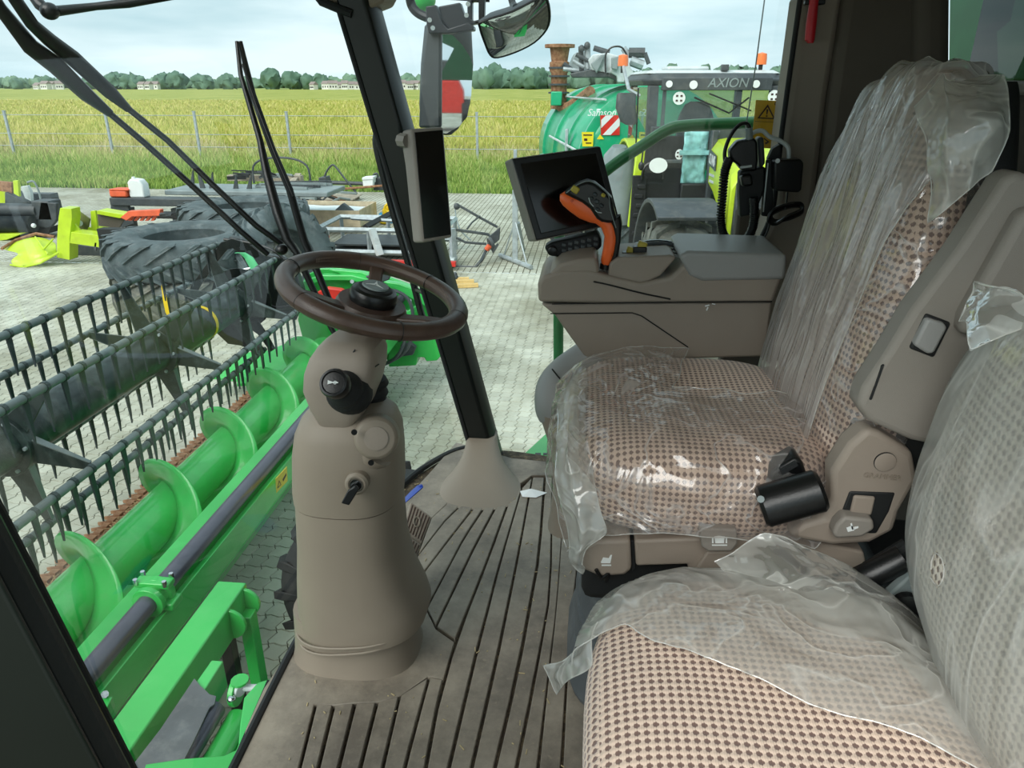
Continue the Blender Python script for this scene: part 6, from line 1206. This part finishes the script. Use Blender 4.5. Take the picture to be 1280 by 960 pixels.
def sticker(px,y,name,label,kind):
    t=thing(name,label,'sticker',P(*px[3],y=y)); a,b,c_,d=[P(u,v,y=y) for u,v in px]; q=lambda s,r_:a.lerp(b,s).lerp(d.lerp(c_,s),r_)+V((0,-.004,0))
    mk('sticker_face',prism([a,b,c_,d],(0,.002,0)),M['sticker'],t)
    def pq(l,nm,m='stink',o=0): mk(nm,prism([q(*k)+V((0,-o,0)) for k in l],(0,.001,0)),M[m],t)
    if kind:
        pq([(.12,.38),(.5,.08),(.88,.38)],'warning_triangle'); pq([(.22,.355),(.5,.14),(.78,.355)],'triangle_inner','sticker',.001); pq([(.46,.18),(.54,.18),(.52,.29),(.48,.29)],'exclamation_mark','stink',.002); pq([(.46,.31),(.54,.31),(.54,.335),(.46,.335)],'exclamation_dot','stink',.002)
        pq([(.03,.44),(.97,.44),(.97,.448),(.03,.448)],'print_line'); pq([(.78,.03),(.94,.03),(.94,.09),(.78,.09)],'corner_mark'); pq([(.81,.045),(.91,.045),(.91,.075),(.81,.075)],'corner_mark_inner','sticker',.001)
        pq([(.5,.78),(.75,.86),(.6,.92),(.55,.88),(.65,.86),(.48,.80)],'arrow_mark')
    else: pq([(.55,.3),(.85,.3),(.85,.8),(.55,.8)],'book_mark'); pq([(.62,.38),(.78,.38),(.78,.7),(.62,.7)],'book_mark_inner','sticker',.001); pq([(.1,.5),(.35,.3),(.4,.8)],'hand_mark')
sticker([(945,125),(975,126),(968,186),(939,184)],2.30,'warning_sticker','tall yellow warning triangle sticker on the side window above the radio',1)
sticker([(932,264),(960,262),(955,292),(928,291)],2.30,'manual_sticker','small yellow pictogram sticker low on the side window behind the coiled cord',0)
# ================================================================ DRIVER SEAT
ds=thing('driver_seat','checked fabric driver seat, its backrest and cushion under clear plastic','seat',(.3,1.42,ZF))
def cush(c,r_,e,dish,n=64,m=34):
    v,f=ell(c,r_,n=n,m=m,e=e); c=V(c); out=[]
    for p in v:
        q=p-c
        if q.z>0: q.z-=dish*math.exp(-((q.x/r_[0])**2+(q.y/r_[1])**2)*2.2)*(q.z/r_[2])
        out.append(c+q)
    return out,f
mk('seat_cushion',cush((.235,1.405,2.415),(.265,.292,.115),3.2,.035),M['fab'],ds,uv='box',ang=70)
def back_rings(off=0,n=44,wr=0,seed=0,levels=None):
    L_=[(2.40,.49,.060,1.425,.25),(2.46,.495,.072,1.425,.275),(2.60,.515,.075,1.42,.285),(2.75,.535,.070,1.42,.275),(2.88,.553,.068,1.425,.250),(2.98,.566,.062,1.43,.215),(3.05,.575,.055,1.43,.175),(3.10,.580,.046,1.42,.135),(3.125,.582,.030,1.41,.09),(3.13,.582,.01,1.41,.045)]
    out=[]
    K_=smoothline([V((a,b,c_)) for a,b,c_,d,e in L_],6); K2=smoothline([V((d,e,0)) for a,b,c_,d,e in L_],6)
    for i,(p,q) in enumerate(zip(K_,K2)):
        out.append(sring((p.y,q.x,p.x),p.z+off,q.y+off,n,3.0))
    return out
mk('backrest',loft(back_rings()),M['fab'],ds,uv=lambda p,nn:(p.y*1.0,p.z) if abs(nn.x)>abs(nn.y) else (p.x,p.z),ang=70)
mk('back_shell',loft([[p+V((.055,0,0)) for p in r_] for r_ in back_rings(.004)[:44]]),M['blkm'],ds)
# near-side armrest folded upright
YA=1.085
def ap(px,y,dy,nm,m='seatgrey',b=.01,par=ds,seg=3): return mk(nm,prism([P(u,v,y=y) for u,v in px],(0,dy,0)),M[m],par,bev=b,seg=seg)
ap([(1255,225),(1270,214),(1290,218),(1310,250),(1300,330),(1235,470),(1195,545),(1180,560),(1140,552),(1085,527),(1072,508),(1080,485),(1110,440),(1140,390),(1200,310)],1.075,.055,'armrest','seatgrey',.016)
ap([(1280,262),(1330,262),(1330,420),(1200,420),(1205,395)],1.05,.04,'armrest_pad','seatgrey',.012)
ap([(1143,432),(1160,398),(1180,404),(1185,410),(1168,442),(1160,443)],1.062,.03,'release_button','shrink',.005); ap([(1137,436),(1158,392),(1190,404),(1168,448)],1.071,.01,'button_recess','blkm',.004)
ap([(1103,458),(1106,456),(1090,500),(1087,500)],1.072,.01,'armrest_slot','blkm',.001)
ap([(1040,590),(1062,556),(1085,536),(1100,540),(1142,566),(1148,600),(1125,640),(1118,665),(1088,680),(1040,683),(992,674),(985,668),(1005,655),(1030,648),(1040,625)],1.10,.05,'hinge_plate','taupe_dk',.012)
mk('hinge_disc',lathe([(.017,0),(.017,.003),(.014,.004)],P(1106,577,y=1.10),(0,-1,0),24),M['taupe_dk'],ds); mk('disc_ring',lathe([(.0175,0),(.0175,.002)],P(1106,577,y=1.099),(0,-1,0),24),M['blkm'],ds)
ap([(1062,614),(1120,616),(1112,640),(1096,668),(1048,666),(1052,640)],1.098,.01,'lever_recess','blkm',.004); ap([(1068,620),(1095,622),(1090,645),(1062,645)],1.094,.01,'recess_pad','taupe_dk',.004)
ap([(1046,656),(1056,646),(1092,650),(1094,662),(1078,672),(1045,674),(1041,668)],1.075,.03,'recline_lever','seatgrey',.006)
def icon(px_list,y,par,nm='symbol'): mk(nm,G(*[prism([P(u,v,y=y) for u,v in l],(0,.001,0)) for l in px_list]),M['white'],par)
text('embossed_lettering','GRAMMER',.013,P(1103,596,y=1.0985),(1,0,-.05),(0,0,1),M['taupe'],ds,.0006); icon([[(1058,660),(1066,657),(1068,663),(1060,665)],[(1063,655),(1065,654),(1067,662),(1065,662)],[(1067,659),(1073,658),(1073,660),(1068,662)]],1.073,ds)
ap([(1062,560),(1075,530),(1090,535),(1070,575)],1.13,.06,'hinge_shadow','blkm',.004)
# rail
ap([(722,688),(745,676),(788,675),(790,712),(782,720),(750,722),(727,712)],1.135,.10,'front_cap','taupe_dk',.008); icon([[(751,703),(754,697),(761,698),(763,694),(765,694),(763,704),(752,704)],[(752,706),(764,706),(764,707.5),(752,707.5)]],1.133,ds)
ap([(793,676),(1000,668),(1030,680),(1080,690),(1085,712),(1020,722),(860,712),(860,706),(795,708)],1.135,.10,'side_rail','taupe_dk',.008); ap([(788,676),(793,676),(795,710),(790,714)],1.15,.02,'rail_gap','blkm',.001)
ap([(874,664),(878,660),(921,662),(923,680),(915,690),(885,690),(877,684)],1.10,.05,'height_button','seatgrey',.007); icon([[(893,671),(899,670),(906,671),(905,679),(894,679)],[(890,672),(892,672),(892,679),(890,679)],[(907,672),(909,672),(909,679),(907,679)],[(890,681),(909,681),(909,682.3),(890,682.3)]],1.098,ds)
ap([(884,690),(925,690),(950,692),(950,715),(870,712)],1.128,.02,'lower_trim','taupe_dk',.004); icon([[(918,696),(920,696),(921,703),(919,703)],[(925,698),(934,696),(935,704),(926,704)]],1.126,ds)
mk('suspension_bellows',loft([sring((.30,1.42,z),a,b,40,4) for z,a,b in ((1.822,.30,.25),(1.84,.305,.255),(1.90,.29,.24),(1.905,.275,.225),(1.93,.275,.225),(1.935,.29,.24),(2.0,.285,.235),(2.005,.27,.22),(2.03,.27,.22),(2.035,.285,.235),(2.09,.275,.225),(2.095,.26,.21),(2.14,.26,.21))]),M['greyplate'],ds,ang=30)
mk('pan_frame',box((.28,1.42,2.22),(.52,.50,.14)),M['blkm'],ds,bev=.02)
mk('wire_clip',tube(smoothline([P(745,712,y=1.13),P(752,722,y=1.13),P(760,718,y=1.13),P(757,727,y=1.13)]),.004,6),M['blk'],ds)
# buckle box
bk=thing('belt_buckle_box','black seat belt reel housing wedged between the cushion and the hinge plate','belt housing',P(985,655,y=1.08))
bk0=P(950,634,y=1.08); bk1=P(1028,612,y=1.08); 
mk('housing_barrel',tube([bk0,bk0.lerp(bk1,.06),bk0.lerp(bk1,.94),bk1],[.030,.036,.036,.031],24,flat=(1,1)),M['blk'],bk,ang=30); mk('latch_head',prism([P(u,v,y=1.12) for u,v in ((953,615),(965,590),(995,572),(1003,576),(1010,596),(985,606))],(0,.05,0)),M['blk'],bk,bev=.006); mk('latch_slot',prism([P(u,v,y=1.115) for u,v in ((975,588),(995,577),(998,582),(978,594))],(0,.006,0)),M['rubber'],bk)
mk('end_screw',cyl(P(951,624,y=1.045),P(951,624,y=1.05),.006,8),M['gry'],bk)
# plastic films
LASTG=[None]
def film_grid(fn,nu,nv,mask,amp,fr,ani=(1,1,1),seed=0,outdir=None):
    vs=[];ok=[]
    for j in range(nv):
        for i in range(nu):
            u,v=i/(nu-1),j/(nv-1); p,nn=fn(u,v); q=V((p.x*ani[0],p.y*ani[1],p.z*ani[2]))*fr
            a=noise.noise(q+V((seed,0,0))); b=noise.noise(q*2.3+V((0,seed,0))); c_=noise.noise(q*5.1)
            d=(1-abs(a)*2.2)*.5+(1-abs(b)*2)*.28+c_*.2
            vs.append(p+nn*(amp*d)); ok.append(mask(u,v,p,a,b))
    fs=[]
    for j in range(nv-1):
        for i in range(nu-1):
            q=(j*nu+i,j*nu+i+1,(j+1)*nu+i+1,(j+1)*nu+i)
            if all(ok[k] for k in q): fs.append(q)
    used=sorted({k for f_ in fs for k in f_}); mp_={k:i for i,k in enumerate(used)}
    LASTG[0]=([vs[k] for k in used],[tuple(mp_[k] for k in f_) for f_ in fs]); return LASTG[0]
M['film_rim']=film_mat('film_edge',.55,wr=9,dif=(.95,.96,.93))
def film_edges(g,par,r_=.0010,minlen=12):
    vs,fs=g; cnt={}
    for f_ in fs:
        for k in range(4):
            a,b=f_[k],f_[(k+1)%4]; cnt[(min(a,b),max(a,b))]=cnt.get((min(a,b),max(a,b)),0)+1
    adj={}
    for (a,b),n_ in cnt.items():
        if n_==1: adj.setdefault(a,[]).append(b); adj.setdefault(b,[]).append(a)
    seen=set(); out=[]
    for st in adj:
        if st in seen: continue
        ch=[st]; seen.add(st); cur=st
        while True:
            nx=[q for q in adj[cur] if q not in seen]
            if not nx: break
            cur=nx[0]; seen.add(cur); ch.append(cur)
        if len(ch)<minlen: continue
        pts=[vs[k] for k in ch]
        for _ in range(6): pts=[pts[0]]+[(pts[i-1]+pts[i]*2+pts[i+1])/4 for i in range(1,len(pts)-1)]+[pts[-1]]
        out.append(tube(pts[::2],r_,4))
    if out: mk('film_edge',G(*out),M['film_rim'],par)
def ell_fn(c,r_,e,a0,a1,b0,b1,sc=1.03):
    c=V(c)
    def f(u,v):
        a=R(a0+(a1-a0)*u); b=R(b0+(b1-b0)*v); sg=lambda x,p: math.copysign(abs(x)**p,x)
        p=V((r_[0]*sg(math.cos(b),2/e)*sg(math.cos(a),2/e),r_[1]*sg(math.cos(b),2/e)*sg(math.sin(a),2/e),r_[2]*sg(math.sin(b),2/e)))
        nn=V((p.x/r_[0]**2,p.y/r_[1]**2,p.z/r_[2]**2)).normalized()
        return c+p*sc,nn
    return f
# cushion film: draped over top via height field
def cz(x,y,c,r_,e,dish):
    q=(abs((x-c[0])/r_[0])**e+abs((y-c[1])/r_[1])**e)
    if q>=1: return None
    z=r_[2]*(1-q)**(1/e); return c[2]+z-dish*math.exp(-(((x-c[0])/r_[0])**2+((y-c[1])/r_[1])**2)*2.2)*(z/r_[2])
def drape(c,r_,e,dish,x0,x1,y0,y1,skirt):
    def f(u,v):
        # u,v in 0..1 over extended square; beyond the rim the sheet hangs down
        x=x0+(x1-x0)*u; y=y0+(y1-y0)*v; qx,qy=(x-c[0])/(r_[0]*1.035),(y-c[1])/(r_[1]*1.035); m=(abs(qx)**e+abs(qy)**e)**(1/e)
        if m<.985: z=cz(x,y,c,(r_[0]*1.035,r_[1]*1.035,r_[2]),e,dish*.35)+.012; return V((x,y,z)),V((0,0,1))
        k=.985/m; X=c[0]+(x-c[0])*k; Y=c[1]+(y-c[1])*k; ex=(m-.985)*min(r_[0],r_[1]); z=cz(X,Y,c,(r_[0]*1.035,r_[1]*1.035,r_[2]),e,0)+.006
        o_=V((x-c[0],y-c[1],0)).normalized(); return V((X,Y,z-ex*skirt))+o_*(.012+.05*ex),o_
    return f
SC=(.235,1.405,2.415); SR=(.265,.292,.115)
g=film_grid(drape(SC,SR,3.2,.035,-.16,.50,1.0,1.72,.95),150,130,lambda u,v,p,a,b: (p.z>2.33+.05*a or p.x<.03) and not(p.x>.12+.25*(p.y-1.12)+.03*a and p.y>1.36+.03*b and p.z>2.45 and p.x<.44) and p.y<1.64+.05*a,.017,6,seed=3)
o=mk('plastic_film',g,M['film'],None,ang=180); tag(o,'clear crinkled plastic film draped over the driver seat cushion','plastic film'); film_edges(LASTG[0],o)
fl=[[P(700,500,y=1.30),P(716,470,y=1.42),P(735,455,y=1.55)],[P(694,545,y=1.20),P(712,540,y=1.18),P(738,520,y=1.3)],[P(692,590,y=1.16),P(712,600,y=1.12),P(742,590,y=1.14)],[P(700,640,y=1.13),P(720,640,y=1.09),P(752,640,y=1.10)],[P(708,680,y=1.11),P(725,675,y=1.075),P(760,668,y=1.09)],[P(708,706,y=1.10),P(722,700,y=1.07),P(742,684,y=1.085)],[P(728,720,y=1.10),P(730,712,y=1.075),P(734,698,y=1.09)]]
def patchf(ctrl):
    rows=[smoothline(r_,8) for r_ in ctrl]; cols=[smoothline([r_[k] for r_ in rows],8) for k in range(len(rows[0]))]; nu,nv=len(cols),len(cols[0])
    def f(u,v):
        i=min(int(u*(nu-1)+.5),nu-1); j=min(int(v*(nv-1)+.5),nv-1); a=cols[min(i+1,nu-1)][j]-cols[max(i-1,0)][j]; b=cols[i][min(j+1,nv-1)]-cols[i][max(j-1,0)]; nn=a.cross(b); nn=nn.normalized() if nn.length>0 else V((0,0,1)); return cols[i][j],nn
    return f,nu,nv
f_,nu,nv=patchf(fl); o=mk('plastic_film',film_grid(f_,nu,nv,lambda u,v,p,a,b:True,.014,14,seed=8),M['film_flat'],None,ang=180,sub=1); tag(o,'torn corner of clear plastic film hanging off the front of the driver seat','plastic film'); film_edges(LASTG[0],o)
# backrest film
br_=back_rings(.012,n=160)
def bf(u,v):
    j=v*(len(br_)-1); j0=int(j); t_=j-j0; j1=min(j0+1,len(br_)-1); k=(u*159)%160; k0=int(k); k1=(k0+1)%160; s=k-k0
    p=br_[j0][k0].lerp(br_[j0][k1],s).lerp(br_[j1][k0].lerp(br_[j1][k1],s),t_); c_=V((sum(q.x for q in br_[j0])/160,sum(q.y for q in br_[j0])/160,p.z)); nn=(p-c_); nn.z=.1; return p,nn.normalized()
g=film_grid(bf,300,90,lambda u,v,p,a,b:p.y>1.235+.03*a-.25*max(0,p.z-2.86) and p.x<.53+.16*(p.z-2.5)+.02 and (p.z>2.44+.04*a),.020,3.2,ani=(2.2,3.6,.7),seed=5)
o=mk('plastic_film',g,M['film_back'],None,ang=180); tag(o,'pleated clear plastic film pulled over the driver seat backrest','plastic film'); film_edges(LASTG[0],o)
g=film_grid(bf,300,90,lambda u,v,p,a,b:p.y<1.26 and p.x<.545+.16*(p.z-2.5) and 2.52+.03*a<p.z<2.98,.012,5,ani=(1.6,2.2,1.0),seed=9)
o=mk('plastic_film',g,M['film'],None,ang=180); tag(o,'clear glossy film stretched over the near side bolster of the driver backrest','plastic film')
hf=[[P(1152,130,y=1.16),P(1178,92,y=1.25),P(1186,100,y=1.24),P(1215,88,y=1.30),P(1252,92,y=1.2)],[P(1156,180,y=1.13),P(1180,150,y=1.10),P(1205,140,y=1.10),P(1240,130,y=1.10),P(1266,130,y=1.12)],[P(1158,230,y=1.12),P(1180,210,y=1.08),P(1210,200,y=1.075),P(1240,190,y=1.08),P(1264,170,y=1.10)],[P(1160,280,y=1.12),P(1178,265,y=1.09),P(1200,250,y=1.08),P(1225,230,y=1.08),P(1245,215,y=1.09)]]
f_,nu,nv=patchf(hf); o=mk('plastic_film',film_grid(f_,nu,nv,lambda u,v,p,a,b:True,.014,11,seed=2),M['film_flat'],None,ang=180,sub=1); tag(o,'loose milky plastic hood bunched over the driver seat headrest','plastic film'); film_edges(LASTG[0],o)
# duct beside the seat
du=thing('grey_air_duct','grey elbow duct with a seam standing between console and driver seat','duct',P(700,640,z=ZF))
mk('duct_elbow',tube(smoothline([P(770,428,y=1.80),P(738,450,y=1.78),P(710,470,y=1.76),P(697,486,y=1.74),P(695,505,y=1.72),P(698,515,y=1.72)],6),.056,24),M['shrink'],du,ang=60)
mk('elbow_seam',tube([P(690,461,y=1.705),P(697,470,y=1.70),P(706,480,y=1.70),P(712,490,y=1.71)],.002,5),M['blk'],du)
mk('duct_column',loft([sring(P(u,v,y=1.72),r_,r_*1.1,28,2.6) for u,v,r_ in ((700,512,.054),(701,522,.052),(708,560,.042),(714,600,.048),(716,640,.062),(716,655,.07))]),M['taupe'],du)
# ================================================================ BUDDY SEAT
bs=thing('passenger_seat','checked fabric passenger seat beside the door, partly covered by milky plastic','seat',(.3,.7,ZF))
BC=(.285,.68,2.295); BR=(.262,.335,.10)
mk('seat_cushion',cush(BC,BR,3.0,.012),M['fab'],bs,uv='box',ang=70); mk('seat_box',box((.33,.68,2.02),(.40,.5,.38)),M['blkm'],bs,bev=.02)
BK=(.565,.62,2.625); BKR=(.080,.395,.275)
bkc=Matrix.Rotation(R(6),3,'Y')
def lean(g,c=BK): return [V(c)+bkc@(V(p)-V(c)) for p in g[0]],g[1]
mk('backrest',lean(ell(BK,BKR,n=56,m=30,e=2.8)),M['fab_white'],bs,uv=lambda p,nn:(p.y,p.z),ang=70)
fe=ell_fn(BK,BKR,2.8,90,270,-88,88,1.045)
def bfn(u,v):
    p,nn=fe(u,v); return V(BK)+bkc@(p-V(BK)),bkc@nn
tear=P(1237,716,x=.54)
o=mk('plastic_film',film_grid(bfn,170,130,lambda u,v,p,a,b:(V((0,p.y,p.z))-V((0,tear.y,tear.z))).length>.014+.008*a,.010,2.2,ani=(1,1.8,1.0),seed=6),M['film_w'],None,ang=180); tag(o,'cloudy white plastic film stretched over the passenger seat backrest with a small tear','plastic film'); film_edges(LASTG[0],o)
pk=[[P(1192,400,y=.97),P(1203,372,y=.98),P(1214,360,y=.98),P(1222,362,y=.96)],[P(1205,400,y=.93),P(1225,380,y=.93),P(1250,362,y=.94),P(1275,366,y=.92)],[P(1215,440,y=.90),P(1240,420,y=.88),P(1270,410,y=.88),P(1300,400,y=.88)]]
f_,nu,nv=patchf(pk); o=mk('plastic_film',film_grid(f_,nu,nv,lambda u,v,p,a,b:True,.012,16,seed=4),M['film_w'],None,ang=180,sub=1); tag(o,'bunched plastic fold on the top corner of the passenger backrest','plastic film'); film_edges(LASTG[0],o)
# film over passenger cushion, boundary line runs diagonally
LP=[P(u,v,z=2.40) for u,v in ((735,772),(780,768),(815,800),(900,838),(1000,880),(1110,915),(1225,965))]
def bline(p):
    for i in range(len(LP)-1):
        if LP[i].x<=p.x<=LP[i+1].x: t_=(p.x-LP[i].x)/(LP[i+1].x-LP[i].x); return p.y-(LP[i].y+(LP[i+1].y-LP[i].y)*t_)
    return p.y-(LP[0].y if p.x<LP[0].x else LP[-1].y)
g=film_grid(drape(BC,BR,3.0,.012,-.05,.60,.30,1.10,.8),170,170,lambda u,v,p,a,b: bline(p)>.006*a and p.z>2.27,.011,5,seed=12)
o=mk('plastic_film',g,M['film_flat'],None,ang=180); tag(o,'milky torn plastic sheet lying across the back half of the passenger seat cushion','plastic film'); film_edges(LASTG[0],o)
fe_=[[P(893,700,y=.99),P(915,690,y=1.0),P(940,672,y=1.02),P(962,668,y=1.02),P(985,672,y=1.02)],[P(935,742,y=.93),P(980,730,y=.93),P(1020,705,y=.97),P(1060,700,y=1.0),P(1085,728,y=1.0)],[P(1000,800,y=.84),P(1040,780,y=.86),P(1090,760,y=.9),P(1130,756,y=.93),P(1150,775,y=.95)],[P(1100,860,y=.76),P(1130,840,y=.78),P(1160,820,y=.82),P(1180,830,y=.86),P(1178,850,y=.88)],[P(1190,945,y=.68),P(1198,920,y=.69),P(1206,900,y=.70),P(1214,915,y=.72),P(1222,960,y=.70)]]
f_,nu,nv=patchf(fe_); o=mk('plastic_film',film_grid(f_,nu,nv,lambda u,v,p,a,b:True,.012,8,seed=14),M['film_flat'],None,ang=180,sub=1); tag(o,'raised stiff plastic flap standing up behind the passenger seat cushion','plastic film'); film_edges(LASTG[0],o)
ff=[[P(742,775,y=.86),P(738,800,y=.83),P(736,830,y=.80)],[P(722,806,y=.86),P(718,822,y=.83),P(722,842,y=.81)],[P(700,824,y=.87),P(700,836,y=.85),P(706,850,y=.83)],[P(676,833,y=.88),P(682,848,y=.87),P(692,872,y=.86)]]
f_,nu,nv=patchf(ff); o=mk('plastic_film',film_grid(f_,nu,nv,lambda u,v,p,a,b:True,.010,18,seed=15),M['film_flat'],None,ang=180,sub=1); tag(o,'pointed corner of milky film sticking out left of the passenger seat','plastic film'); film_edges(LASTG[0],o)
# dark belt parts between the seats
bt=thing('seat_belt_buckles','black seat belt buckles and stalks between the two seats','belt',P(1110,700,y=1.0))
mk('belt_stalk',tube([P(1075,725,y=1.03),P(1130,698,y=1.03)],.022,12),M['blk'],bt,bev=0); mk('belt_stalk',tube([P(1085,712,y=1.06),P(1135,682,y=1.06)],.014,10),M['rubber'],bt); mk('belt_end',prism([P(u,v,y=1.0) for u,v in ((1110,745),(1140,718),(1150,745),(1130,760))],(0,.02,0)),M['gry'],bt,bev=.004); mk('round_bolt',lathe([(.02,0),(.02,.012),(.012,.014)],P(1130,752,y=.99),(0,-1,0),16),M['blk'],bt)
for a,b,r_ in (((1212,860),(1240,890),.010),((1222,880),(1262,960),.012),((1205,905),(1250,895),.008)): mk('recliner_linkage',tube([P(*a,y=.80),P(*b,y=.78)],r_,8),M['blkm'],bt)
mk('recliner_knob',lathe([(.018,0),(.018,.02),(.012,.022)],P(1240,910,y=.76),(0,-1,0),16),M['blk'],bt)
mk('rear_shelf',box((.82,1.0,1.95),(.28,1.3,.28)),M['blkm'],bt,bev=.02)
